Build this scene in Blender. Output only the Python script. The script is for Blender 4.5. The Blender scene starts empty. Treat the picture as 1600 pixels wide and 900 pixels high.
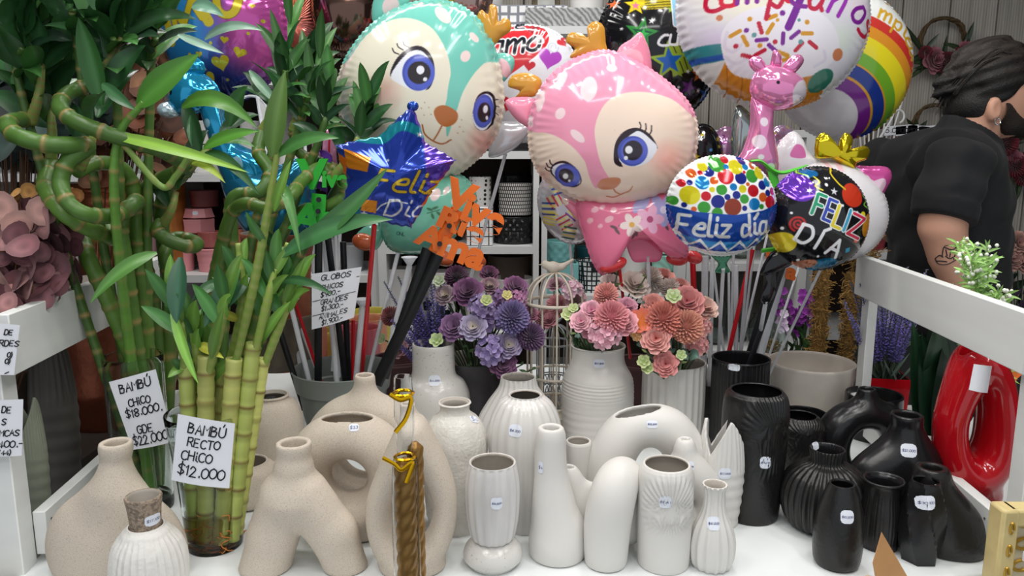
import bpy, bmesh, math, random
import numpy as np
from math import sin, cos, pi, radians, sqrt, atan2, hypot
from mathutils import Vector, Matrix
from mathutils.bvhtree import BVHTree

# ------------------------------------------------------------------ camera, world, lights, exposure
SC = bpy.context.scene
COL = SC.collection
F = 1200.0
PITCH = radians(10)
EYE = 1.45
cam = bpy.data.cameras.new('camera')
cam.sensor_width = 36.0
cam.lens = 36.0 * F / 1600.0
cam.clip_start = 0.02
camo = bpy.data.objects.new('camera', cam)
COL.objects.link(camo)
camo.location = (0, 0, EYE)
camo.rotation_euler = (pi / 2 - PITCH, 0, 0)
SC.camera = camo
vs = SC.view_settings
vs.view_transform = 'Standard'
vs.look = 'None'
vs.gamma = 1.0
vs.use_curve_mapping = False
vs.exposure = 0.24
world = bpy.data.worlds.new('shop_air')
SC.world = world
world.use_nodes = True
world.node_tree.nodes['Background'].inputs[0].default_value = (0.86, 0.93, 1.0, 1)
world.node_tree.nodes['Background'].inputs[1].default_value = 0.6


def lamp(name, loc, sx, sy, power, rot=(0, 0, 0), col=(1.0, 0.98, 0.95)):
    l = bpy.data.lights.new(name, 'AREA')
    l.shape = 'RECTANGLE'
    l.size, l.size_y = sx, sy
    l.energy = power
    l.color = col
    o = bpy.data.objects.new(name, l)
    o.location = loc
    o.rotation_euler = rot
    COL.objects.link(o)
    return o


lamp('ceiling_tube_light', (-0.75, 0.35, 2.72), 0.16, 1.25, 9)
lamp('ceiling_tube_light', (0.75, 0.35, 2.72), 0.16, 1.25, 9)
lamp('ceiling_tube_light', (-1.1, 1.75, 2.72), 0.16, 1.25, 8)
lamp('ceiling_tube_light', (0.35, 1.75, 2.72), 0.16, 1.25, 8)
lamp('ceiling_tube_light', (-0.3, 2.2, 2.72), 1.25, 0.16, 7)
lamp('ceiling_tube_light', (0.0, -0.6, 2.72), 1.25, 0.16, 8)
for _x, _y in ((-0.5, 0.75), (0.05, 0.95), (0.55, 0.75), (-0.2, 0.2), (0.3, 0.1), (1.2, 1.2)):
    lamp('ceiling_spot_light', (_x, _y, 2.74), 0.07, 0.07, 2.2)

# ------------------------------------------------------------------ helpers
R = random.Random(7)
NR = np.random.RandomState(3)
TZ = 0.89          # height of the display table top


def ray(u, v):
    a = (u - 800) / F
    b = -(v - 450) / F
    return a, cos(PITCH) + b * sin(PITCH), -sin(PITCH) + b * cos(PITCH)


def at(u, v, Y):
    """point of the vertical plane at distance Y seen at pixel u, v"""
    x, y, z = ray(u, v)
    t = Y / y
    return Vector((x * t, Y, EYE + z * t))


def on(u, v, z=TZ):
    """point of the horizontal plane at height z seen at pixel u, v"""
    x, y, zz = ray(u, v)
    t = (z - EYE) / zz
    return Vector((x * t, y * t, z))


def depth(Y, z):
    return Y * cos(PITCH) - (z - EYE) * sin(PITCH)


def px(n, Y, z=1.1):
    return n * depth(Y, z) / F


def srgb(r, g=None, b=None):
    if g is None:
        r, g, b = r
    f = lambda c: (c / 12.92 if c <= 0.04045 else ((c + 0.055) / 1.055) ** 2.4)
    return f(r / 255), f(g / 255), f(b / 255)


def thing(name, label, cat, loc=(0, 0, 0), group=None):
    o = bpy.data.objects.new(name, None)
    o.empty_display_size = 0.02
    COL.objects.link(o)
    o.location = loc
    o['label'] = label
    o['category'] = cat
    if group:
        o['group'] = group
    return o


def tag(o, label=None, cat=None, group=None, kind=None):
    if label:
        o['label'] = label
    if cat:
        o['category'] = cat
    if group:
        o['group'] = group
    if kind:
        o['kind'] = kind
    return o


def dup(root, loc=None, label=None, scale=None, rz=None):
    r = root.copy()
    COL.objects.link(r)
    if loc is not None:
        r.location = loc
    if label:
        r['label'] = label
    if scale:
        r.scale = (scale,) * 3
    if rz is not None:
        r.rotation_euler = (0, 0, rz)
    for ch in list(root.children):
        c = ch.copy()
        COL.objects.link(c)
        c.parent = r
        for g in ch.children:
            d = g.copy()
            COL.objects.link(d)
            d.parent = c
    return r


class MB:
    """collects raw geometry of ONE mesh object"""

    def __init__(self):
        self.v, self.f, self.m, self.c, self.n = [], [], [], [], 0

    def add(self, v, f, mi=0, col=None):
        v = np.asarray(v, float).reshape(-1, 3)
        self.v.append(v)
        b = self.n
        self.f += [tuple(int(i) + b for i in q) for q in f]
        self.m += [mi] * len(f)
        if col is None:
            col = (1, 1, 1, 0)
        c = np.asarray(col, float)
        if c.ndim == 1:
            if len(c) == 3:
                c = np.append(c, 0)
            c = np.tile(c, (len(v), 1))
        elif c.shape[1] == 3:
            c = np.hstack([c, np.zeros((len(c), 1))])
        self.c.append(c)
        self.n += len(v)
        return self

    def box(self, c, s, mi=0, col=None, rz=0, ry=0):
        x, y, z = (k / 2 for k in s)
        v = np.array([(-x, -y, -z), (x, -y, -z), (x, y, -z), (-x, y, -z), (-x, -y, z), (x, -y, z), (x, y, z), (-x, y, z)])
        if ry:
            v = v @ np.array(Matrix.Rotation(ry, 3, 'Y')).T
        if rz:
            v = v @ np.array(Matrix.Rotation(rz, 3, 'Z')).T
        return self.add(v + np.array(c), [(0, 3, 2, 1), (4, 5, 6, 7), (0, 1, 5, 4), (1, 2, 6, 5), (2, 3, 7, 6), (3, 0, 4, 7)], mi, col)

    def prism(self, quad8, mi=0, col=None):
        return self.add(quad8, [(0, 3, 2, 1), (4, 5, 6, 7), (0, 1, 5, 4), (1, 2, 6, 5), (2, 3, 7, 6), (3, 0, 4, 7)], mi, col)

    def build(self, name, mats, parent=None, smooth=40, loc=None, bevel=0):
        me = bpy.data.meshes.new(name)
        v = np.vstack(self.v)
        me.from_pydata(v.tolist(), [], self.f)
        if not isinstance(mats, (list, tuple)):
            mats = [mats]
        for m in mats:
            me.materials.append(m)
        if any(self.m):
            me.polygons.foreach_set('material_index', self.m)
        c = np.vstack(self.c)
        if c[:, :3].min() < 1 or c[:, 3].max() > 0:
            a = me.color_attributes.new('Col', 'FLOAT_COLOR', 'POINT')
            a.data.foreach_set('color', c.astype(np.float32).ravel())
        me.update()
        if smooth:
            me.shade_smooth()
            if smooth < 180:
                me.set_sharp_from_angle(angle=radians(smooth))
        o = bpy.data.objects.new(name, me)
        COL.objects.link(o)
        if parent is not None:
            o.parent = parent
        if loc is not None:
            o.location = loc
        if bevel:
            b = o.modifiers.new('edge', 'BEVEL')
            b.width = bevel
            b.segments = 2
            b.limit_method = 'ANGLE'
        return o


def catmull(p, n):
    p = np.asarray(p, float)
    if len(p) < 3:
        t = np.linspace(0, 1, n)[:, None]
        return p[0] * (1 - t) + p[-1] * t
    q = np.vstack([2 * p[0] - p[1], p, 2 * p[-1] - p[-2]])
    out = []
    segs = len(p) - 1
    for i in range(n):
        s = i / (n - 1) * segs
        k = min(int(s), segs - 1)
        t = s - k
        a, b, c, d = q[k:k + 4]
        out.append(0.5 * ((2 * b) + (c - a) * t + (2 * a - 5 * b + 4 * c - d) * t * t + (3 * b - a - 3 * c + d) * t ** 3))
    return np.array(out)


def closed_spline(p, n):
    p = np.asarray(p, float)
    k = len(p)
    q = np.vstack([p[-1:], p, p[:2]])
    out = []
    for i in range(n):
        s = i / n * k
        j = int(s)
        t = s - j
        a, b, c, d = q[j:j + 4]
        out.append(0.5 * ((2 * b) + (c - a) * t + (2 * a - 5 * b + 4 * c - d) * t * t + (3 * b - a - 3 * c + d) * t ** 3))
    return np.array(out)


def grid_faces(rows, n, closed=True):
    f = []
    for i in range(rows - 1):
        for j in range(n if closed else n - 1):
            k = (j + 1) % n
            f.append((i * n + j, i * n + k, (i + 1) * n + k, (i + 1) * n + j))
    return f


def lathe(mb, prof, n=56, rib=None, thick=0.004, deep=0.6, mi=0, col=None, smooth=26, solid=False, sy=1.0, c=(0, 0, 0), mi_in=None):
    """prof: [(z, r)] bottom to top, outer wall; adds floor, rolled rim and inner wall"""
    P = catmull(prof, smooth) if smooth else np.asarray(prof, float)
    P[:, 1] = np.maximum(P[:, 1], 1e-4)
    th = np.linspace(0, 2 * pi, n, endpoint=False)
    rings = [(P[0, 0], P[0, 1] * 0.02, 0)] + [(z, r, 1) for z, r in P]
    ztop, rt = P[-1]
    if not solid:
        rings.append((ztop + thick * 0.45, rt - thick * 0.25, 0.6))
        rings.append((ztop + thick * 0.45, rt - thick * 0.75, 0.4))
        zlo = P[0, 0] + (1 - deep) * (ztop - P[0, 0]) + thick
        m0 = len(rings)
        for z, r in P[::-1]:
            if z < zlo:
                break
            rings.append((z, max(r - thick, 0.0005), 0.3))
        rings.append((rings[-1][0], 0.0005, 0))
    else:
        rings.append((ztop, 0.0003, 0))
    V = []
    for z, r, w in rings:
        k = 1.0 if rib is None else 1 + w * (rib(th, (z - P[0, 0]) / max(ztop - P[0, 0], 1e-6)) - 1)
        rr = r * k * np.ones(n)
        V.append(np.stack([rr * np.cos(th) + c[0], rr * np.sin(th) * sy + c[1], np.full(n, z) + c[2]], 1))
    mb.add(np.vstack(V), grid_faces(len(rings), n), mi, col)
    if mi_in is not None and not solid:
        k = (m0 - 1) * n
        tot = (len(rings) - 1) * n
        mb.m[-tot:][:] = mb.m[-tot:]
        for i in range(len(mb.m) - tot + k, len(mb.m)):
            mb.m[i] = mi_in
    return mb


def tube(mb, path, rad, n=10, mi=0, col=None, caps=True, flat=1.0, smooth=0, up=None):
    """round tube along a path, radius per point (or one radius)"""
    P = np.asarray(path, float)
    rad = np.full(len(P), rad, float) if np.isscalar(rad) else np.asarray(rad, float)
    if smooth:
        rad = catmull(np.stack([rad, rad], 1), smooth)[:, 0]
        P = catmull(P, smooth)
    T = np.gradient(P, axis=0)
    T /= np.linalg.norm(T, axis=1)[:, None] + 1e-12
    nrm = np.array(up if up is not None else ((0, 0, 1) if abs(T[0, 2]) < 0.9 else (1, 0, 0)), float)
    V = []
    th = np.linspace(0, 2 * pi, n, endpoint=False)
    for i in range(len(P)):
        nrm = nrm - T[i] * nrm.dot(T[i])
        nrm /= np.linalg.norm(nrm) + 1e-12
        b = np.cross(T[i], nrm)
        V.append(P[i] + rad[i] * (np.cos(th)[:, None] * nrm + flat * np.sin(th)[:, None] * b))
    f = grid_faces(len(P), n)
    V = np.vstack(V)
    if caps:
        f.append(tuple(range(n))[::-1])
        f.append(tuple(range(len(V) - n, len(V))))
    if col is not None:
        col = np.asarray(col, float)
        if col.ndim == 2 and len(col) == len(P):
            col = np.repeat(col, n, axis=0)
    return mb.add(V, f, mi, col)


# ---- signed distance shapes meshed with surface nets
def chain(P, pts, k=0.0, ky=1.0):
    """union of round cones; pts (x, y, z, r); ky > 1 flattens along y"""
    d = None
    for a, b in zip(pts[:-1], pts[1:]):
        pa = P - np.array(a[:3])
        ba = np.array(b[:3]) - np.array(a[:3])
        pa = pa * np.array((1, ky, 1))
        ba = ba * np.array((1, ky, 1))
        t = np.clip((pa @ ba) / max(ba @ ba, 1e-12), 0, 1)
        e = np.linalg.norm(pa - t[..., None] * ba, axis=-1) - (a[3] + (b[3] - a[3]) * t)
        d = e if d is None else smin(d, e, k)
    return d


def smin(a, b, k):
    if k <= 0:
        return np.minimum(a, b)
    h = np.clip(0.5 + 0.5 * (b - a) / k, 0, 1)
    return b + (a - b) * h - k * h * (1 - h)


def smax(a, b, k):
    return -smin(-a, -b, k)


def ell(P, c, s):
    q = (P - np.array(c)) / np.array(s)
    l = np.linalg.norm(q, axis=-1)
    return (l - 1) * l / (np.linalg.norm(q / np.array(s), axis=-1) + 1e-9)


def nets(fn, lo, hi, h):
    lo = np.array(lo, float) - 1.5 * h
    hi = np.array(hi, float) + 1.5 * h
    n = np.ceil((hi - lo) / h).astype(int) + 1
    ax = [lo[i] + h * np.arange(n[i]) for i in range(3)]
    P = np.stack(np.meshgrid(*ax, indexing='ij'), -1)
    D = fn(P)
    s = D < 0
    cs = [(i, j, k) for i in (0, 1) for j in (0, 1) for k in (0, 1)]
    sh = tuple(n - 1)
    sub = lambda A, o: A[o[0]:o[0] + sh[0], o[1]:o[1] + sh[1], o[2]:o[2] + sh[2]]
    cnt = sum(sub(s, o).astype(int) for o in cs)
    act = (cnt > 0) & (cnt < 8)
    idx = np.full(sh, -1)
    idx[act] = np.arange(act.sum())
    acc = np.zeros(sh + (3,))
    num = np.zeros(sh)
    for a in cs:
        for ax_ in range(3):
            if a[ax_] == 0:
                b = list(a)
                b[ax_] = 1
                da, db = sub(D, a), sub(D, b)
                cross = (da < 0) != (db < 0)
                t = np.where(cross, da / np.where(cross, da - db, 1), 0)
                for q in range(3):
                    acc[..., q] += np.where(cross, a[q] + (t if q == ax_ else 0), 0)
                num += cross
    V = lo + h * (np.argwhere(act) + acc[act] / num[act][:, None])
    faces = []
    for ax_ in range(3):
        o1, o2 = [(1, 2), (2, 0), (0, 1)][ax_]
        e = [0, 0, 0]
        e[ax_] = 1
        A = s[:-1 if e[0] else None, :-1 if e[1] else None, :-1 if e[2] else None]
        B = s[e[0]:, e[1]:, e[2]:]
        ij = np.argwhere(A != B)
        ok = (ij[:, o1] > 0) & (ij[:, o2] > 0) & (ij[:, o1] < sh[o1]) & (ij[:, o2] < sh[o2])
        ij = ij[ok]
        sg = A[tuple(ij.T)]
        q = []
        for d1, d2 in ((0, 0), (1, 0), (1, 1), (0, 1)):
            c = ij.copy()
            c[:, o1] -= d1
            c[:, o2] -= d2
            q.append(idx[tuple(c.T)])
        q = np.stack(q, 1)
        q[~sg] = q[~sg][:, ::-1]
        q = q[(q >= 0).all(1)]
        faces.append(q)
    fa = np.vstack(faces)
    return V, fa[:, ::-1]


def nets_mesh(fn, lo, hi, h, mb=None, mi=0, col=None):
    mb = mb or MB()
    V, f = nets(fn, lo, hi, h)
    c = col(V) if callable(col) else col
    return mb.add(V, f.tolist(), mi, c)


# ---- handwriting: strokes on an 8-high box
G = {
    'A': '00 38 60|13 53', 'B': '00 08|~08 47 46 35 04|~04 54 52 40 00', 'C': '~67 48 17 04 11 40 61', 'D': '00 08|~08 48 64 40 00',
    'E': '58 08 00 50|04 44', 'F': '58 08 00|04 44', 'G': '~67 48 17 04 11 40 62 64 44', 'H': '00 08|60 68|04 64', 'I': '20 28',
    'L': '08 00 50', 'M': '00 08 34 68 60', 'N': '00 08 60 68', 'O': '~38 06 02 30 62 66 38', 'R': '00 08|~08 58 55 34 04|34 60',
    'S': '~67 38 06 34 62 30 01', 'T': '08 68|38 30', 'U': '~08 02 30 62 68', 'V': '08 30 68', 'Z': '08 68 00 60', 'Í': '20 28|29 4b',
    'Ú': '~08 02 30 62 68|39 4b', '0': '~38 06 02 30 62 66 38', '1': '06 28 20', '2': '~06 28 56 33 00|00 60', '3': '~07 38 56 34|~34 62 30 01',
    '4': '40 48 02 62', '5': '58 08 04|~04 45 62 30 01', '6': '~58 15 02 30 52 34 03', '7': '08 68 20', '8': '~34 06 38 66 34 02 30 62 34',
    '9': '~64 34 07 48 65 40', '$': '~67 38 06 34 62 30 01|3a 3A', '.': '20 21', '-': '04 44', ',': '1A 20', '(': '~49 24 4A', ')': '~09 24 0A', '/': '00 58',
    'a': '~45 15 02 10 30 42|45 41 50', 'b': '09 00|~03 35 43 30 00', 'c': '~45 25 03 01 20 50', 'd': '~44 15 02 10 41|49 41 50', 'e': '~03 43 45 25 03 01 20 50', 'f': '~58 39 28 20|05 45',
    'g': '~45 15 02 10 41|~45 4A 2C 0B', 'i': '15 11 30|17 18', 'l': '~19 11 30', 'm': '05 00|~03 25 34 30|~33 55 64 60', 'n': '05 00|~03 25 45 40', 'ñ': '05 00|~03 25 45 40|~07 18 37 48',
    'o': '~25 03 01 20 41 44 25', 'p': '05 0C|~04 35 43 30 01', 'r': '05 00|~03 25 44', 's': '~45 15 14 43 41 20 00', 't': '29 21 40|05 45', 'u': '~05 01 20 40|45 40', 'v': '05 20 45', 'z': '05 45 00 40', 'í': '15 11 30|17 39', 'y': '~05 02 31|45 2C',
}
ADV = {'I': 4.5, 'i': 3.6, 'l': 3.4, 'í': 3.8, '.': 4, '1': 4.5, ' ': 4, 'c': 5.4, 'e': 5.4, 's': 5.2, 'r': 5.2, 'v': 5.4, 'z': 5.4, 'm': 7.6, 'a': 5.8, 'n': 5.5, 'ñ': 5.5, 'o': 5.4, 'u': 5.6, 'p': 5.6, 'd': 5.8, ',': 4, 'f': 5, 't': 5}


def _cv(ch):
    return int(ch) if ch.isdigit() else (ord(ch) - 87 if ch.islower() else 64 - ord(ch))


def strokes(text, slant=0.0, jit=0.0, gap=0.0):
    """polylines (x right, y up), cap height 1, centred"""
    x, out = 0.0, []
    for ch in text:
        if ch in G:
            dy = jit * R.uniform(-1, 1)
            for s in G[ch].split('|'):
                curve = s.startswith('~')
                p = np.array([(_cv(t[0]), _cv(t[1])) for t in s.strip('~').split()], float)
                if curve:
                    p = catmull(p, 4 * len(p))
                p[:, 0] += x + slant * p[:, 1]
                p[:, 1] += dy
                out.append(p / 8.0)
        x += ADV.get(ch, 7.6) + gap
    w = (x - 1.6 - gap) / 8.0
    return [p - np.array((w / 2, 0.5)) for p in out], w


def ribbon(mb, poly, w, fn, mi=0, col=None):
    """flat pen stroke of width w; fn maps 2-D to 3-D"""
    p = np.asarray(poly, float)
    if len(p) < 2:
        return
    t = np.gradient(p, axis=0)
    t /= np.linalg.norm(t, axis=1)[:, None] + 1e-9
    nn = np.stack([-t[:, 1], t[:, 0]], 1) * w / 2
    p[0] -= t[0] * w * 0.4
    p[-1] += t[-1] * w * 0.4
    a, b = p - nn, p + nn
    V = np.array([fn(*q) for q in np.vstack([a, b])])
    n = len(p)
    mb.add(V, [(i, i + 1, n + i + 1, n + i) for i in range(n - 1)], mi, col)


# ------------------------------------------------------------------ materials
def nt(m):
    m.use_nodes = True
    t = m.node_tree
    return t, t.nodes['Principled BSDF']


_cache = {}


def mat(name, rgb=(200, 200, 200), rough=0.5, metal=0.0, coat=0.0, speck=None, noise=0.0, nscale=20, bump=0.0, bscale=60, trans=0.0, ior=1.45, alpha=1.0, sheen=0, wave=None, emit=None, spec=0.5, stretch=None, vcol=False, streak=0.0, sss=0.0):
    """one procedural surface: noise mottling, glaze speckles, fine bump"""
    if name in _cache:
        return _cache[name]
    m = bpy.data.materials.new(name)
    t, b = nt(m)
    L = t.links.new
    b.inputs['Roughness'].default_value = rough
    b.inputs['Metallic'].default_value = metal
    b.inputs['Coat Weight'].default_value = coat
    b.inputs['Coat Roughness'].default_value = 0.06
    b.inputs['Specular IOR Level'].default_value = spec
    b.inputs['IOR'].default_value = ior
    b.inputs['Transmission Weight'].default_value = trans
    b.inputs['Alpha'].default_value = alpha
    b.inputs['Sheen Weight'].default_value = sheen
    if sss:
        b.inputs['Subsurface Weight'].default_value = sss
        b.inputs['Subsurface Radius'].default_value = (0.01, 0.006, 0.004)
    col = srgb(rgb)
    tc = t.nodes.new('ShaderNodeTexCoord')
    mp = t.nodes.new('ShaderNodeMapping')
    L(tc.outputs['Object'], mp.inputs[0])
    if stretch:
        mp.inputs['Scale'].default_value = stretch
    base = None
    if vcol:
        at_ = t.nodes.new('ShaderNodeAttribute')
        at_.attribute_name = 'Col'
        base = at_.outputs['Color']
        L(at_.outputs['Alpha'], b.inputs['Metallic'])
    else:
        c = t.nodes.new('ShaderNodeRGB')
        c.outputs[0].default_value = (*col, 1)
        base = c.outputs[0]

    def mul(base, fac_out, lo, hi, f0, f1):
        r = t.nodes.new('ShaderNodeMapRange')
        L(fac_out, r.inputs[0])
        r.inputs[1].default_value, r.inputs[2].default_value = f0, f1
        r.inputs[3].default_value, r.inputs[4].default_value = lo, hi
        x = t.nodes.new('ShaderNodeVectorMath')
        x.operation = 'SCALE'
        L(base, x.inputs[0])
        L(r.outputs[0], x.inputs['Scale'])
        return x.outputs[0]
    if noise:
        n = t.nodes.new('ShaderNodeTexNoise')
        n.inputs['Scale'].default_value = nscale
        n.inputs['Detail'].default_value = 5
        L(mp.outputs[0], n.inputs[0])
        base = mul(base, n.outputs[0], 1 - noise, 1 + noise, 0.3, 0.7)
    if wave:
        w = t.nodes.new('ShaderNodeTexWave')
        w.inputs['Scale'].default_value = wave[0]
        w.inputs['Distortion'].default_value = wave[2] if len(wave) > 2 else 2
        w.inputs['Detail'].default_value = 3
        w.bands_direction = wave[3] if len(wave) > 3 else 'X'
        L(mp.outputs[0], w.inputs[0])
        base = mul(base, w.outputs[1], 1 - wave[1], 1 + wave[1] * 0.3, 0, 1)
    if speck:
        n = t.nodes.new('ShaderNodeTexNoise')
        n.inputs['Scale'].default_value = speck[0]
        n.inputs['Detail'].default_value = 2
        L(mp.outputs[0], n.inputs[0])
        base = mul(base, n.outputs[0], 1, speck[1], speck[2], speck[2] + 0.06)
    L(base, b.inputs['Base Color'])
    if bump:
        n = t.nodes.new('ShaderNodeTexNoise')
        n.inputs['Scale'].default_value = bscale
        n.inputs['Detail'].default_value = 4
        L(mp.outputs[0], n.inputs[0])
        bp = t.nodes.new('ShaderNodeBump')
        bp.inputs['Strength'].default_value = bump
        bp.inputs['Distance'].default_value = 0.004
        L(n.outputs[0], bp.inputs['Height'])
        L(bp.outputs[0], b.inputs['Normal'])
    if emit:
        b.inputs['Emission Color'].default_value = (*col, 1)
        b.inputs['Emission Strength'].default_value = emit
    _cache[name] = m
    return m


BEIGE = mat('beige speckled stoneware', (206, 194, 179), 0.85, speck=(900, 0.72, 0.57), noise=0.04, nscale=9, bump=0.15, bscale=500, spec=0.25)
BEIGE_IN = mat('raw clay', (150, 136, 120), 0.9)
WHITE = mat('white satin glaze', (217, 214, 209), 0.42, spec=0.4)
WHITEG = mat('white gloss glaze', (216, 213, 209), 0.16, spec=0.55)
WHITESP = mat('speckled white glaze', (212, 209, 204), 0.2, speck=(260, 0.6, 0.66))
WHITER = mat('rough white stoneware', (222, 219, 214), 0.7, bump=0.5, bscale=90)
GREYGL = mat('grey streaked glaze', (205, 202, 200), 0.22, noise=0.12, nscale=30, stretch=(1, 1, 0.15))
INNER = mat('unglazed inside', (176, 168, 158), 0.8)
BLACK = mat('black satin ceramic', (24, 24, 26), 0.24, spec=0.5, bump=0.06, bscale=120)
BLACKM = mat('black rough ceramic', (28, 27, 27), 0.32, noise=0.15, nscale=40, bump=0.18, bscale=160)
RED = mat('red gloss ceramic', (186, 18, 30), 0.12, coat=0.5)
PAPER = mat('white paper', (236, 237, 244), 0.75)
STICK = mat('price sticker', (228, 232, 242), 0.6)
INK = mat('black ink', (22, 22, 30), 0.6)
BLUEINK = mat('blue ink', (52, 62, 120), 0.6)
GLASS = mat('clear glass', (242, 250, 247), 0.02, trans=1.0, ior=1.3)
WOODW = mat('white painted wood', (226, 228, 226), 0.5, noise=0.04, nscale=7, stretch=(1, 0.2, 4))
TABLEW = mat('white laminate', (232, 236, 236), 0.35, noise=0.015, nscale=5)
BPLAST = mat('black plastic', (20, 20, 24), 0.35)
CPLAST = mat('clear plastic', (240, 242, 246), 0.3, trans=0.45, ior=1.15)
RPLAST = mat('red plastic', (200, 22, 34), 0.3)
LEAFD = mat('dark glossy leaf', (38, 72, 40), 0.3, vcol=True, spec=0.5)
STEM = mat('bamboo stem', (92, 130, 48), 0.38, vcol=True)
PETAL = mat('fabric petal', (200, 150, 150), 0.75, vcol=True, sheen=0.2)
FOIL = mat('printed foil', (200, 200, 200), 0.17, vcol=True, coat=0.35, spec=0.5)
FOIL2 = mat('shiny foil', (200, 200, 200), 0.12, vcol=True, coat=0.2)


# ------------------------------------------------------------------ stickers that follow a surface
def bvh_of(o):
    me = o.data
    return BVHTree.FromPolygons([v.co for v in me.vertices], [p.vertices[:] for p in me.polygons])


def wloc(o):
    l = Vector(o.location)
    p = o.parent
    while p is not None:
        l = l + Vector(p.location)
        p = p.parent
    return l


def sticker(o, u, v, w, h, text, rot=0.0, name='price_tag', ink=None):
    """paper price label stuck on the wall of o where the sight line u, v meets it"""
    loc = wloc(o)
    t = bvh_of(o)
    d = Vector(ray(u, v)).normalized()
    hit = t.ray_cast(Vector((0, 0, EYE)) - loc, d)
    if hit[0] is None:
        return None
    p, n = hit[0], hit[1].normalized()
    if n.dot(d) > 0:
        n = -n
    zup = Vector((0, 0, 1)) - n * n.z
    if zup.length < 1e-3:
        zup = Vector((0, 1, 0))
    zup.normalize()
    xr = zup.cross(n)
    M = Matrix.Rotation(rot, 3, n)
    zup, xr = M @ zup, M @ xr
    s = depth((p + loc).y, (p + loc).z) / F

    def fn(off):
        def g(a, b):
            q = p + xr * (a * s) + zup * (b * s)
            k = t.ray_cast(q + n * 0.02, -n, 0.05)
            if k[0] is None:
                k = (q,)
            return tuple(k[0] + n * off)
        return g
    mb = MB()
    nx = 9
    gx = np.linspace(-w / 2, w / 2, nx)
    gy = np.linspace(-h / 2, h / 2, nx)
    V, f8 = [], fn(0.0006)
    c = min(w, h) * 0.22
    for b in gy:
        for a in gx:
            ax, by = a, b
            if abs(a) > w / 2 - c and abs(b) > h / 2 - c:
                ax = math.copysign(w / 2 - c * 0.35, a) if abs(a) >= w / 2 - 1e-6 else a
                by = math.copysign(h / 2 - c * 0.35, b) if abs(b) >= h / 2 - 1e-6 else b
            V.append(f8(ax, by))
    mb.add(V, grid_faces(nx, nx, False))
    st = mb.build(name, STICK, o, smooth=180)
    if text:
        sk, tw = strokes(text, 0.12, 0.4)
        k = min(w * 0.82 / tw, h * 0.6)
        m2 = MB()
        for q in sk:
            ribbon(m2, q * k, max(0.05 * k, 0.55), fn(0.0011))
        m2.build('handwriting', ink or BLUEINK, st, smooth=0)
    return st
# ------------------------------------------------------------------ the room
PLANK = mat('whitewashed planks', (178, 172, 163), 0.75, wave=(9, 0.22, 3, 'X'), noise=0.16, nscale=14, stretch=(3, 1, 0.25), bump=0.5, bscale=30)
FLOORM = mat('grey floor tile', (120, 116, 110), 0.5, noise=0.08, nscale=4)
CEILM = mat('ceiling paint', (222, 222, 220), 0.8)
DARKW = mat('dark wall paint', (70, 64, 60), 0.8, noise=0.06, nscale=3)


def slab(name, c, s, m, kind='structure'):
    return tag(MB().box(c, s).build(name, m, smooth=0), kind=kind)


slab('floor', (0.2, 1.2, -0.05), (6.4, 5.4, 0.1), FLOORM)
slab('ceiling', (0.2, 1.2, 2.85), (6.4, 5.4, 0.1), CEILM)
slab('wall_left', (-3.05, 1.2, 1.4), (0.1, 5.4, 2.8), DARKW)
slab('wall_right', (3.45, 1.2, 1.4), (0.1, 5.4, 2.8), DARKW)
wb = MB()
for i in range(32):                       # vertical boards with slim gaps
    x = -2.95 + i * 0.2
    wb.box((x + 0.1, 3.42, 1.4), (0.192, 0.05, 2.8))
wb.box((0.2, 3.47, 1.4), (6.4, 0.06, 2.8))
tag(wb.build('wall_back', PLANK, smooth=0), kind='structure')

# ------------------------------------------------------------------ display table and its ladder sides
FLx, FRx = -0.655, 0.672
tb = thing('display_table', 'long white display table crowded with beige, white and black vases', 'table', (0, 1.2, 0))
off = np.array((0, -1.2, 0))
zt, zb = TZ, TZ - 0.035
top = [(-0.656, 0.838), (0.673, 0.957), (0.738, 2.0), (-0.742, 2.0)]
MB().prism([np.array((x, y, zb)) + off for x, y in top] + [np.array((x, y, zt)) + off for x, y in top]).build('table_top', TABLEW, tb, 30, bevel=0.003)
lg = [(-0.65, 0.753), (0.667, 0.872), (0.673, 0.957), (-0.656, 0.838)]
MB().prism([np.array((x, y, TZ - 0.05)) + off for x, y in lg] + [np.array((x, y, TZ - 0.018)) + off for x, y in lg]).build('front_ledge', TABLEW, tb, 30, bevel=0.003)
MB().prism([np.array((x, y + 0.06, 0.12)) + off for x, y in lg] + [np.array((x, y + 0.06, TZ - 0.05)) + off for x, y in lg]).build('front_panel', WOODW, tb, 30)
for x, y in ((-0.61, 1.05), (0.63, 1.08), (0.69, 1.94), (-0.69, 1.94)):
    MB().box((x, y - 1.2, zb / 2), (0.06, 0.06, zb)).build('leg', WOODW, tb, 30)


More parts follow.
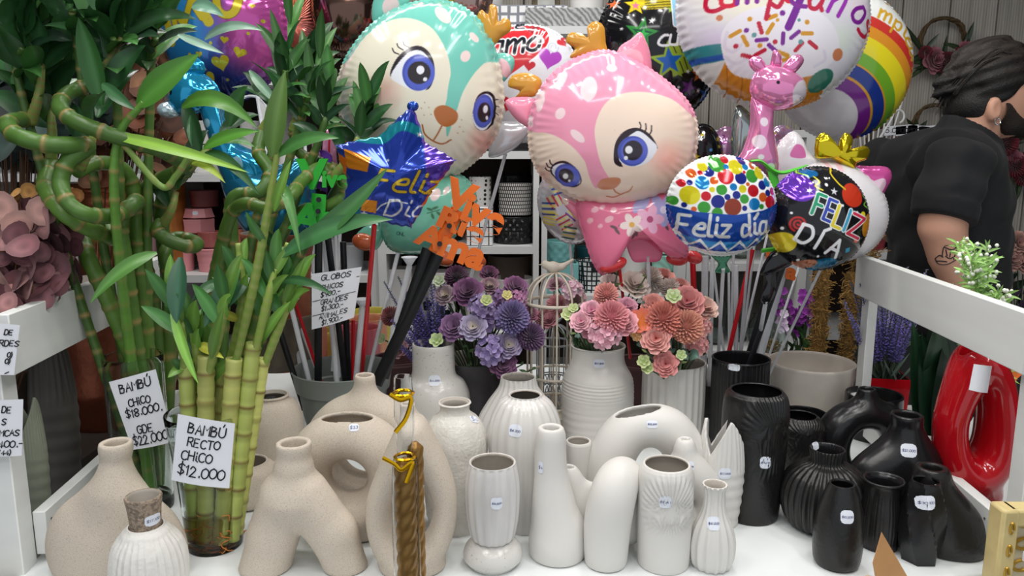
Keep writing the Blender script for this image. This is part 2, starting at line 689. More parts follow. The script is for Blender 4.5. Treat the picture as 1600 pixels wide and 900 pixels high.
def ladder(label, xa, ya, xb, yb, pw):
    """wooden side: two posts, a top board and a low rail, running away from the viewer"""
    o = thing('wooden_side_frame', label, 'frame', (xa, ya, TZ))
    dx, dy = xb - xa, yb - ya
    L = hypot(dx, dy)
    ux, uy = dx / L, dy / L
    nx, ny = (uy, -ux) if xa > 0 else (-uy, ux)     # outwards

    def bar(name, s0, s1, t0, t1, z0, z1):
        q = [(s0, t0), (s1, t0), (s1, t1), (s0, t1)]
        if xa < 0:
            q = q[::-1]
        P = [np.array((ux * s + nx * t, uy * s + ny * t, 0)) for s, t in q]
        MB().prism([p + (0, 0, z0) for p in P] + [p + (0, 0, z1) for p in P]).build(name, WOODW, o, 30, bevel=0.0015)
    bar('post', -0.035, 0.0, 0.004, pw, -TZ, 0.352)
    bar('post', L, L + 0.035, 0.004, 0.022, -TZ, 0.34)
    bar('top_board', -0.034, L + 0.034, -0.014, 0.003, 0.278, 0.358)
    bar('low_rail', -0.002, L + 0.034, -0.014, 0.003, 0.012, 0.075)
    for s, z in ((0.012, 0.03), (0.012, 0.058)):
        m = MB()
        q = np.array((ux * s, uy * s, z))
        tube(m, [q + np.array((nx, ny, 0)) * -0.0135, q + np.array((nx, ny, 0)) * -0.0152], 0.0016, 8)
        m.build('nail_head', mat('nail steel', (110, 108, 104), 0.4, 0.9), o)
    return o


fr = ladder('white painted wooden side frame beside the red ring vase and potted lavender', FRx, 0.985, 0.706, 1.5, 0.075)
fl = ladder('white painted wooden side frame beside the pink leaf plant and copper pots', FLx, 0.985, -0.70, 1.5, 0.085)

# side tables that carry the plants beyond the frames
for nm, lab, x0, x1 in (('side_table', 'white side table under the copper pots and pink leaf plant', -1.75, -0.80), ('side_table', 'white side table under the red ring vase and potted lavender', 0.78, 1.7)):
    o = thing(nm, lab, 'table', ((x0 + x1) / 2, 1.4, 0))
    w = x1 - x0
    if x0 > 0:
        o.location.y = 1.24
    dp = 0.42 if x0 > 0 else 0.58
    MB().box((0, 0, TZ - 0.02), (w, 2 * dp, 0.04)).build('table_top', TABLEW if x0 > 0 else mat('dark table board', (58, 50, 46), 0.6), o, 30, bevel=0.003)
    for sx in (-1, 1):
        for sy in (-1, 1):
            MB().box((sx * (w / 2 - 0.05), sy * (dp - .06), TZ / 2 - 0.02), (0.05, 0.05, TZ - 0.04)).build('leg', WOODW, o, 30)

# ------------------------------------------------------------------ shelf units at the back
SHW = mat('white shelf board', (214, 216, 216), 0.5)
SHB = mat('dark shelf back', (64, 52, 46), 0.8, noise=0.08, nscale=6)
SHO = mat('orange pine side', (176, 112, 48), 0.55, wave=(6, 0.15, 4, 'Z'))


def shelf_unit(label, us, vs_, Y, ztop, dep=0.36, back=None, extra=None):
    """uprights at pixels us, boards whose front lip is at pixels vs_ (per bay)"""
    x0, x1 = at(us[0], 300, Y).x, at(us[-1], 300, Y).x
    o = thing('shelf_unit', label, 'shelf', ((x0 + x1) / 2, Y, 0))
    cx = (x0 + x1) / 2
    for u in us:
        MB().box((at(u, 300, Y).x - cx, dep / 2, ztop / 2), (0.028, dep, ztop)).build('upright', SHW, o, 30)
    for i, bay in enumerate(vs_):
        a, b = at(us[i], 300, Y).x - cx + 0.014, at(us[i + 1], 300, Y).x - cx - 0.014
        for v in bay:
            z = at(800, v, Y).z if v > -900 else ztop
            MB().box(((a + b) / 2, dep / 2, z - 0.013), (b - a, dep, 0.026)).build('shelf_board', SHW, o, 30)
    MB().box((0, dep + 0.005, ztop / 2), (x1 - x0, 0.01, ztop)).build('back_panel', back or SHB, o, 30)
    MB().box((0, dep / 2, ztop + 0.012), (x1 - x0 + 0.03, dep, 0.024)).build('top_board', SHW, o, 30)
    return o


YA, YB = 2.62, 2.6
ua = shelf_unit('white shelf unit holding white, pink and grey flower pots', [-90, 70, 246, 419, 581], [[120, 272, 430, 560, 700], [120, 272, 430, 560, 700], [120, 272, 430, 560, 700], [120, 272, 430, 560, 700]], YA, 1.83)
q = at(259, 300, YA)
MB().box((q.x + 0.004 - ua.location.x, 0.07, at(259, 355, YA).z), (0.012, 0.13, 0.3)).build('pine_side', SHO, ua, 30)
ub = shelf_unit('white shelf unit holding black and white patterned pots', [594, 840], [[90, 236, 385, 520, 700]], YB, 1.83)
uc = shelf_unit('white shelf unit holding turquoise and tiled flower pots', [849, 1070], [[90, 236, 462, 600, 750]], YB, 1.83)
ud = shelf_unit('white shelf unit holding clear glass jars and domes', [1084, 1262], [[90, 268, 412, 548, 700]], YB, 1.5, back=mat('weathered grey board', (128, 122, 114), 0.8, noise=0.2, nscale=8))
ue = shelf_unit('white shelf unit behind the man stacked with burgundy and cream pots', [1272, 1425], [[394, 520, 660]], 2.68, at(1300, 306, 2.68).z)
slabm = mat('brown box board', (150, 96, 70), 0.7)


# ------------------------------------------------------------------ pots
def pot(name, label, cat, u, vbase, prof, m, Y=None, n=48, rib=None, thick=0.004, deep=0.7, group=None, inner=INNER, z=None, sy=1.0, smooth=26, part='body', sharp=40):
    """turned vessel; prof [(pixel row of a ring's centre, half width)] from base to rim"""
    if Y is None:
        b = on(u, vbase, TZ if z is None else z)
    else:
        b = at(u, vbase, Y)
        if z is not None:
            b.z = z
            b.x = at(u, prof[-1][0], Y).x
    Y = b.y
    P = []
    for v, hw in prof:
        zz = at(u, v, Y).z
        P.append((zz - b.z, px(hw, Y, zz)))
    P[0] = (0.0, P[0][1])
    z1 = P[-1][0]
    for i in range(1, len(P)):
        P[i] = (max(P[i][0], z1 * 0.04 * i), P[i][1])
    o = thing(name, label, cat, b, group)
    mb = MB()
    lathe(mb, P, n, rib, thick, deep, smooth=smooth, mi_in=1, sy=sy)
    body = mb.build(part, [m, inner], o, smooth=sharp)
    o['_b'] = 0
    del o['_b']
    return o, body
# ------------------------------------------------------------------ vases on the display table
def flute(n, a, p=1.0, z0=0.0, z1=1.0):
    return lambda th, t: 1 - (a * (0.5 + 0.5 * np.cos(n * th)) ** p if z0 <= t <= z1 else 0)


def sculpt(name, label, u, vb, fn, lo, hi, m, h=0.0028, Y=None, inner=None):
    """free-form vase. fn(P, L) gives the distance; L(u, v) -> local (x, z) at the vase's own distance"""
    b = on(u, vb) if Y is None else Vector((at(u, vb, Y).x, Y, TZ))
    Y = b.y

    def L(uu, vv):
        q = at(uu, vv, Y) - b
        return q.x, q.z
    S = depth(Y, TZ + 0.1) / F

    def C(*pts):
        """(u, v, r [, dy]) in pixels -> local round-cone points"""
        o = []
        for p in pts:
            x, z = L(p[0], p[1])
            o.append((x, (p[3] if len(p) > 3 else 0) * S, z, p[2] * S))
        return catmull(o, 6 * len(o)) if len(o) > 3 else o
    o = thing(name, label, 'vase', b)
    f2 = lambda P: smax(fn(P, C, L, S), -P[..., 2], 0.004)
    body = nets_mesh(f2, [c * S for c in lo] if isinstance(lo, tuple) else lo, [c * S for c in hi], h).build('body', m, o, smooth=180)
    return o, body


def bore(d, P, C, top, bot, r, S, fl=1.0):
    """drill the mouth: pixel rows top..bot"""
    return smax(d, -chain(P, C((top[0], top[1], r), (bot[0], bot[1], r * 0.85)), 0, fl), 0.003)


# --- beige group
def f(P, C, L, S):
    x, z = L(183, 858)
    d = ell(P, (x, 0, z), (111 * S, 42 * S, 106 * S))
    d = smin(d, chain(P, C((181, 702, 20), (181, 760, 27)), 0), 0.045)
    d = smin(d, chain(P, C((181, 697, 24.5), (181, 700, 24.5)), 0), 0.006)
    d = smax(d, P[..., 2] - L(181, 690)[1], 0.002)
    return bore(d, P, C, (181, 670), (181, 745), 17, S)


v1, b_ = sculpt('moon_vase', 'large flat beige vase with narrow neck behind the small ribbed one at far left', 183, 893, f, (-125, -75, -5), (125, 75, 245), BEIGE)

o, b_ = pot('ribbed_bud_vase', 'small ribbed off-white vase with rough brown textured neck in the front left corner', 'vase', 238, 935,
            [(935, 48), (915, 55), (880, 58), (850, 52), (830, 38), (822, 29)], WHITER, n=96, rib=flute(30, 0.05, 1, 0.0, 0.95), deep=0.3)
mbn = MB()
Yn = o.location.y
zz = lambda v: at(238, v, Yn).z - o.location.z
lathe(mbn, [(zz(826), px(24, Yn)), (zz(815), px(23.5, Yn)), (zz(795), px(25, Yn)), (zz(776), px(28, Yn))], 48, thick=0.004, deep=0.9, mi_in=1)
nk = mbn.build('neck', [mat('rough brown clay', (168, 150, 132), 0.95, speck=(220, 0.6, 0.5), bump=1.0, bscale=300), INNER], o)
sticker(nk, 240, 812, 26, 18, '$17.100')


def f(P, C, L, S):
    d = chain(P, C((459, 700, 24), (459, 735, 28), (459, 775, 47)), 0.012)
    d = smin(d, chain(P, C((447, 775, 42), (427, 835, 38), (413, 895, 41)), 0.01), 0.008)
    d = smin(d, chain(P, C((473, 775, 42), (521, 832, 36), (546, 900, 33)), 0.01), 0.008)
    d = smin(d, chain(P, C((459, 695, 26.5), (459, 697, 26.5)), 0), 0.006)
    d = smax(d, P[..., 2] - L(459, 690)[1], 0.002)
    return bore(d, P, C, (459, 670), (459, 745), 20, S)


sculpt('arch_vase', 'beige speckled two-legged arch vase with short neck at the front', 470, 886, f, (-110, -60, -5), (120, 60, 215), BEIGE)


def f(P, C, L, S):
    x, z = L(546, 742)
    rr = np.hypot(P[..., 0] - x, (P[..., 2] - z) * 0.98)
    d = np.hypot((rr - 65 * S), P[..., 1] * 0.85) - 36 * S
    d = smin(d, chain(P, C((520, 835, 20), (570, 835, 20)), 0, 0.9), 0.02)
    d = smax(d, -smax(np.hypot((rr - 65 * S), P[..., 1] * 0.85) - 30 * S, (z + 20 * S) - P[..., 2], .004), .002)
    return smax(d, -ell(P, (x + 0 * S, 0, L(546, 645)[1]), (40 * S, 23 * S, 38 * S)), 0.004)


o, b_ = sculpt('ring_vase', 'beige speckled round ring vase with wide oval opening behind the arch vase', 548, 836, f, (-110, -50, -5), (110, 50, 215), BEIGE)
sticker(b_, 553, 668, 15, 13, '$33')


def f(P, C, L, S):
    x, z = L(571, 706)
    rr = np.hypot(P[..., 0] - x, P[..., 2] - z)
    d = np.hypot((rr - 66 * S), P[..., 1] * 0.9) - 31 * S
    d = smin(d, chain(P, C((570, 592, 16), (570, 630, 17)), 0), 0.02)
    d = smin(d, chain(P, C((545, 790, 18), (600, 790, 18)), 0, 0.9), 0.02)
    d = smax(d, P[..., 2] - L(570, 583)[1], 0.002)
    return bore(d, P, C, (570, 560), (570, 630), 12, S)


sculpt('ring_vase', 'beige ring vase with short round neck in front of the grey bucket of sticks', 571, 790, f, (-110, -45, -5), (110, 45, 235), BEIGE)


def f(P, C, L, S):
    d = chain(P, C((644, 672, 23), (612, 735, 20), (592, 790, 18), (602, 845, 20), (641, 882, 24), (682, 845, 20), (696, 790, 17), (682, 735, 19), (646, 672, 23)), 0.004, 0.55)
    d = smin(d, chain(P, C((622, 885, 30), (668, 885, 30)), 0, 0.9), 0.012)
    d = smin(d, chain(P, C((637, 634, 12), (641, 690, 16)), 0), 0.012)
    d = smax(d, P[..., 2] - L(637, 627)[1], 0.002)
    return bore(d, P, C, (637, 600), (639, 665), 8.5, S)


sculpt('leaf_ring_vase', 'beige leaf-shaped ring vase with tall pointed opening behind the gold candle', 643, 884, f, (-95, -50, -5), (90, 50, 275), BEIGE)

o, b_ = pot('round_vase', 'round beige pot-bellied vase with wide mouth left of the grey bucket', 'vase', 424, 735,
            [(735, 26), (720, 39), (690, 45), (655, 46), (632, 38), (622, 26), (618, 27)], BEIGE, Y=1.33, z=TZ, thick=0.005)
o.location.z = TZ + 0.0
zlow = b_
sticker(b_, 423, 622, 13, 14, '$33')
o, b_ = pot('round_vase', 'low beige vase half hidden behind the arch vase and straight bamboo', 'vase', 388, 812,
            [(812, 40), (795, 55), (765, 58), (735, 44), (722, 30)], BEIGE, Y=1.19, z=TZ)

# --- white group
o, b_ = pot('bottle_vase', 'white speckled vase with tall wide neck in front of the purple bouquet', 'vase', 677, 690,
            [(690, 38), (660, 52), (620, 56), (597, 48), (585, 35), (560, 33), (537, 33)], WHITESP, Y=1.42, z=TZ)
sticker(b_, 679, 595, 18, 17, '$44.200')
emb = lambda th, t: 1 + (0.022 * np.abs(np.cos(9 * th)) * np.abs(sin(t * 16)) if 0.1 < t < 0.84 else 0)
o, b_ = pot('embossed_vase', 'cream crackle-glazed vase with embossed flowers and short neck behind the footed vase', 'vase', 713, 820,
            [(820, 40), (790, 47), (720, 50), (680, 49), (655, 38), (643, 24), (632, 23), (629, 26)], mat('cream crackle glaze', (214, 210, 202), 0.18, noise=0.06, nscale=60, bump=0.35, bscale=220), n=144, rib=emb, sharp=70)
sticker(b_, 741, 655, 17, 13, '$4', rot=-0.5)
o, b_ = pot('ribbed_vase', 'white ribbed vase with narrow mouth, the rear one of the matching pair', 'vase', 810, 765,
            [(765, 48), (720, 66), (660, 65), (630, 50), (605, 32), (590, 28)], WHITEG, Y=1.36, z=TZ, n=96, rib=flute(20, 0.07), sharp=60)
o, b_ = pot('ribbed_vase', 'white ribbed oval vase with price label in front of its matching twin', 'vase', 820, 818,
            [(818, 40), (780, 50), (710, 57), (660, 56), (630, 43), (618, 27)], WHITEG, n=96, rib=flute(20, 0.06), sharp=60)
sticker(b_, 806, 673, 20, 20, '$6.200')
footed, b_ = pot('footed_vase', 'grey-white glazed ribbed vase on a speckled bulbous foot at the front centre', 'vase', 771, 838,
                 [(838, 28), (830, 34), (800, 40), (760, 42), (735, 39), (724, 36)], GREYGL, n=96, rib=flute(16, 0.05), sharp=60, Y=1.02)
gz = on(770, 879)
footed.location = (footed.location.x, gz.y, TZ)
hb = px(42, gz.y)
for ch in footed.children:
    ch.location = (0, 0, hb)
mbn = MB()
lathe(mbn, [(0, px(38, gz.y)), (hb * 0.35, px(48, gz.y)), (hb * 0.75, px(43, gz.y)), (hb * 1.05, px(26, gz.y))], 48, solid=True)
mbn.build('foot', WHITESP, footed)
sticker(b_, 776, 787, 18, 20, '$15.500')
hl = lambda th, t: 1 + (0.012 * np.sin(t * 190 + 0.7 * np.sin(3 * th)) if t < 0.68 else 0)
o, b_ = pot('bottle_vase', 'big white bottle vase with fine horizontal grooves holding the pink bouquet', 'vase', 935, 745,
            [(745, 46), (700, 53), (620, 56), (590, 54), (572, 45), (560, 41), (543, 41), (540, 43)], WHITE, Y=1.44, z=TZ, n=72, rib=hl, smooth=150, sharp=180)
sticker(b_, 936, 568, 17, 14, '$37.200')
o, b_ = pot('fluted_vase', 'tall white fluted cylinder vase holding the salmon bouquet', 'vase', 1054, 735,
            [(735, 45), (700, 47), (620, 49), (566, 49)], WHITE, Y=1.47, z=TZ, n=144, rib=flute(24, 0.06, 0.6), sharp=70)
o['fluted'] = 1
del o['fluted']


def f(P, C, L, S):
    d = chain(P, C((953, 812, 31), (950, 740, 33), (963, 697, 33), (985, 672, 31), (1012, 664, 30), (1042, 670, 31), (1062, 690, 30), (1072, 720, 29), (1072, 812, 29)), 0.006, 0.95)
    q = chain(P, C((963, 697, 27), (985, 672, 25), (1012, 664, 24), (1042, 670, 25), (1062, 690, 24)), 0.006, 0.95)
    d = smax(d, -q, .002)
    return smax(d, -ell(P, (L(1013, 0)[0], 0, L(1013, 634)[1]), (37 * S, 20 * S, 36 * S)), 0.004)


o, b_ = sculpt('arch_vase', 'white arch vase with wide oval mouth in front of the grooved bottle vase', 1012, 812, f, (-105, -50, -5), (105, 50, 200), WHITE)
sticker(b_, 1019, 663, 17, 12, '$33.200')


def f(P, C, L, S):
    return chain(P, C((946, 880, 31), (949, 820, 34), (957, 778, 33, 2), (969, 757, 30, 16), (982, 762, 27, 36), (987, 800, 26, 48), (988, 850, 26, 50)), 0.006)


sculpt('arch_vase', 'smooth white closed arch vase leaning left of the fan-patterned cylinder', 985, 880, f, (-80, -50, -5), (100, 85, 180), WHITE)
# fan-grooved cylinders (white, and black ones further on)


def fan(th0, n=34, a=0.035, zc=0.62, w=0.9):
    """grooves radiating from a point on the front"""
    def r(th, t):
        dx = (th - th0 + pi) % (2 * pi) - pi
        x = dx / w
        y = (t - zc) / 0.28
        ang = np.arctan2(y, x)
        ra = np.hypot(x, y)
        m = np.clip((ra - 0.1) * 4, 0, 1) * np.clip((1.45 - ra) * 3, 0, 1)
        m = m * np.clip((t - 0.38) * 12, 0, 1)
        return 1 + a * m * np.cos(n * ang)
    return r


o, b_ = pot('fan_vase', 'white cylinder vase with fan-shaped grooves and price label at the front', 'vase', 1036, 879,
            [(879, 37), (872, 40), (820, 42), (770, 43), (742, 43), (731, 40), (726, 37)], WHITE, n=200, rib=fan(-pi / 2), smooth=90, sharp=180)
sticker(b_, 1040, 785, 19, 20, '$16.000')


def f(P, C, L, S):
    d = chain(P, C((871, 864, 37), (871, 838, 37), (865, 785, 28), (861, 738, 20), (860, 705, 18), (861, 674, 17)), 0.01)
    d = smin(d, chain(P, C((872, 850, 35), (892, 822, 17)), 0.0), 0.02)
    d = smax(d, P[..., 2] - L(861, 666)[1], 0.002)
    return bore(d, P, C, (861, 650), (861, 720), 13, S)


o, b_ = sculpt('angular_vase', 'white sculptural vase with tapering tilted neck and bulging shoulder right of the footed vase', 871, 866, f, (-60, -45, -5), (60, 45, 225), WHITE)
sticker(b_, 845, 730, 9, 19, '$4')


def f(P, C, L, S):
    d = chain(P, C((888, 735, 11), (903, 775, 16), (916, 812, 20), (914, 850, 20)), 0.01)
    d = smin(d, chain(P, C((926, 762, 6), (915, 812, 18)), 0), 0.02)
    d = smax(d, P[..., 2] - L(888, 727)[1], 0.002)
    return bore(d, P, C, (887, 715), (893, 755), 7.5, S)


sculpt('spout_vase', 'small white vase with a slanting spout nested against the sculptural vase', 912, 848, f, (-45, -40, -5), (35, 40, 160), WHITE)
o, b_ = pot('cylinder_vase', 'plain white cylinder vase peeking out behind the slanting spout', 'vase', 902, 810,
            [(810, 19), (770, 20), (700, 20.5), (690, 20)], WHITE)
o, b_ = pot('bud_vase', 'small white ribbed bud vase with scalloped lip at the front right of the white group', 'vase', 1111, 884,
            [(884, 27), (872, 34), (845, 36), (820, 30), (800, 20), (780, 16), (765, 17), (758, 20)], WHITE, n=108, rib=flute(14, 0.1, 0.8), sharp=70)
sticker(b_, 1115, 818, 19, 21, '$10.200')


def f(P, C, L, S):
    d = chain(P, C((1071, 692, 10), (1071, 712, 13), (1084, 740, 22), (1108, 770, 19), (1104, 800, 18), (1080, 830, 22), (1058, 800, 20), (1056, 750, 20), (1068, 722, 16)), 0.01, 0.95)
    d = smin(d, chain(P, C((1068, 838, 22), (1090, 838, 22)), 0), 0.01)
    d = smax(d, P[..., 2] - L(1071, 684)[1], 0.002)
    return bore(d, P, C, (1071, 665), (1071, 712), 7, S)


o, b_ = sculpt('loop_vase', 'white loop vase with thin neck behind the fan-patterned cylinder', 1080, 835, f, (-60, -45, -5), (70, 45, 175), WHITE)
sticker(b_, 1078, 729, 13, 16, '$9.400')


def petal_vase(name, label, u, vb, hw, vtop, vnotch, m, npk=3, rot=0.0, Y=None, sy=0.75, grooves=9):
    b = on(u, vb) if Y is None else Vector((at(u, vb, Y).x, Y, TZ))
    Y = b.y
    zt, zn = at(u, vtop, Y).z - b.z, at(u, vnotch, Y).z - b.z
    r0 = px(hw, Y)
    n, rows = 144, 60
    th = np.linspace(0, 2 * pi, n, endpoint=False)
    ph = np.abs(((th - rot) * npk / (2 * pi) + 0.5) % 1 - 0.5) * 2          # 0 at a petal's axis, 1 at a notch
    top = zn + (zt - zn) * (1 - ph ** 1.3)
    V = []
    for side in (0, 1):
        for i in range(rows):
            t = i / (rows - 1)
            if side:
                t = 1 - t * 0.92
            z = top * t
            prof = 0.74 + 0.5 * np.sin(np.clip(z / zt, 0, 1) * 2.2 + 0.25) * 0.55 - 0.42 * np.clip(z / zt - 0.45, 0, 1) ** 1.5
            up = np.clip((z - zn * 0.72) / (zn * 0.12), 0, 1)
            g = np.sin(grooves * 2 * pi * np.maximum(ph * 0.55, (z - zn * 0.72) / (zt) * 0.0 + ph * 0.55) + z / zt * 5)
            g2 = np.sin(z / zt * 62)
            rr = r0 * prof * (1 + 0.022 * (g * up + g2 * (1 - up)) * (0 if side else 1)) - (0.004 if side else 0)
            V.append(np.stack([rr * np.cos(th), rr * np.sin(th) * sy, z + (0.004 if side and i == rows - 1 else 0)], 1))
    mb = MB()
    mb.add(np.vstack(V), grid_faces(2 * rows, n) + [tuple(range(n))[::-1]])
    o = thing(name, label, 'vase', b)
    return o, mb.build('body', m, o, smooth=180)


o, b_ = petal_vase('petal_vase', 'white vase of pointed leaves with arching grooves beside the tall black cylinder', 1122, 818, 37, 654, 705, WHITE, 3, -1.25)
sticker(b_, 1133, 740, 19, 18, '$17.000')

# --- black group
BR = dict(cat='vase')
o, b_ = pot('fluted_vase', 'black finely fluted cylinder vase standing behind the tall fan-patterned one', 'vase', 1158, 720,
            [(720, 42), (680, 43), (600, 44), (562, 44), (560, 45)], BLACK, Y=1.42, z=TZ, n=160, rib=flute(40, 0.035), inner=BLACK, sharp=70)
sticker(b_, 1147, 574, 17, 11, '')
o, b_ = pot('fan_vase', 'tall black cylinder vase with shell-like grooves, biggest of the black group', 'vase', 1171, 803,
            [(803, 40), (796, 43), (740, 47), (660, 50), (630, 49), (616, 46), (611, 41)], BLACKM, n=220, rib=fan(-pi / 2 + 0.4, 40, 0.03, 0.72, 0.9), smooth=90, sharp=180, inner=BLACK)
sticker(b_, 1196, 723, 17, 19, '$24.000')
o, b_ = pot('fan_vase', 'short black shell-grooved vase between the tall cylinder and the ribbed globe vase', 'vase', 1250, 752,
            [(752, 32), (744, 35), (700, 38), (668, 38), (655, 33), (650, 27)], BLACKM, n=160, rib=fan(-pi / 2, 36, 0.03, 0.75, 0.9), smooth=60, inner=BLACK, sharp=180, Y=1.27, z=TZ)
o, b_ = pot('cylinder_vase', 'black round pot behind the short shell-grooved vase', 'vase', 1256, 705,
            [(705, 32), (670, 36), (646, 36)], BLACK, Y=1.42, z=TZ, inner=BLACK)


def f(P, C, L, S):
    d = chain(P, C((1316, 755, 26), (1300, 715, 24), (1302, 680, 24), (1322, 655, 22), (1354, 645, 20), (1386, 655, 22), (1404, 680, 24), (1406, 715, 25), (1390, 755, 26)), 0.006, 0.85)
    d = smin(d, chain(P, C((1355, 612, 14), (1355, 645, 15)), 0), 0.02)
    d = smin(d, chain(P, C((1330, 768, 22), (1378, 768, 22)), 0), 0.01)
    d = smax(d, P[..., 2] - L(1355, 606)[1], 0.002)
    return bore(d, P, C, (1355, 585), (1355, 640), 10, S)


sculpt('ring_vase', 'black ring vase with short neck behind the flat-shouldered black bottle', 1354, 752, f, (-85, -45, -5), (85, 45, 195), BLACK, Y=1.27)
o, b_ = pot('cylinder_vase', 'wide black round pot behind the neck of the black ring vase', 'vase', 1366, 690,
            [(690, 38), (650, 42), (616, 42)], BLACK, Y=1.47, z=TZ, inner=BLACK)


def f(P, C, L, S):
    x, z = L(1403, 765)
    d = ell(P, (x, 0, z), (88 * S, 46 * S, 80 * S))
    d = smin(d, chain(P, C((1417, 655, 21), (1417, 705, 26)), 0), 0.045)
    d = smin(d, chain(P, C((1417, 650, 23.5), (1417, 651, 23.5)), 0), 0.005)
    d = smax(d, P[..., 2] - L(1417, 646)[1], 0.002)
    return bore(d, P, C, (1417, 625), (1417, 690), 18, S)


o, b_ = sculpt('moon_vase', 'broad black flat-bodied vase with sloping shoulders and price label', 1405, 812, f, (-105, -60, -5), (105, 60, 205), BLACK, Y=1.14)
sticker(b_, 1420, 704, 23, 21, '$21.000')
o, b_ = pot('globe_vase', 'round black pumpkin-ribbed vase with fluted collar', 'vase', 1284, 822,
            [(822, 40), (808, 58), (775, 67), (745, 60), (728, 42), (722, 26), (712, 25), (702, 27)], BLACKM, n=200, rib=flute(30, 0.07, 1.5), sharp=70, inner=BLACK)
sticker(b_, 1273, 697, 15, 13, '')
o, b_ = pot('egg_vase', 'slim black egg-shaped vase with price label at the front, left of the flared one', 'vase', 1306, 880,
            [(880, 30), (870, 35), (840, 37), (800, 34), (775, 27), (760, 21), (757, 20)], BLACKM, inner=BLACK)
sticker(b_, 1324, 808, 20, 21, '$10.200')
o, b_ = pot('flared_vase', 'black fluted vase with flared rim between the egg-shaped and faceted ones', 'vase', 1372, 852,
            [(852, 27), (835, 31), (800, 31), (775, 27), (757, 27), (750, 31)], BLACKM, n=120, rib=flute(36, 0.03, 1, 0, 0.8), inner=BLACK, sharp=70)
facet = lambda th, t: np.cos(pi / 6) / np.cos((th + t * 1.1) % (pi / 3) - pi / 6)
o, b_ = pot('faceted_vase', 'black faceted twisted vase with hexagonal mouth and price label', 'vase', 1435, 873,
            [(873, 27), (840, 33), (800, 34), (770, 29), (752, 23)], BLACK, n=72, rib=facet, inner=BLACK, sharp=12)
sticker(b_, 1450, 786, 23, 22, '$10.100')


def f(P, C, L, S):
    d = chain(P, C((1456, 735, 19), (1458, 764, 23), (1476, 812, 40), (1488, 838, 43)), 0.012)
    d = smin(d, chain(P, C((1468, 855, 34), (1492, 852, 38)), 0), 0.02)
    d = smax(d, P[..., 2] - L(1456, 729)[1], 0.002)
    return bore(d, P, C, (1456, 705), (1456, 765), 15, S)


o, b_ = sculpt('teardrop_vase', 'black leaning teardrop vase at the right end beside the white side frame', 1478, 856, f, (-75, -55, -5), (75, 55, 175), BLACKM)
sticker(b_, 1465, 767, 12, 21, '$600')
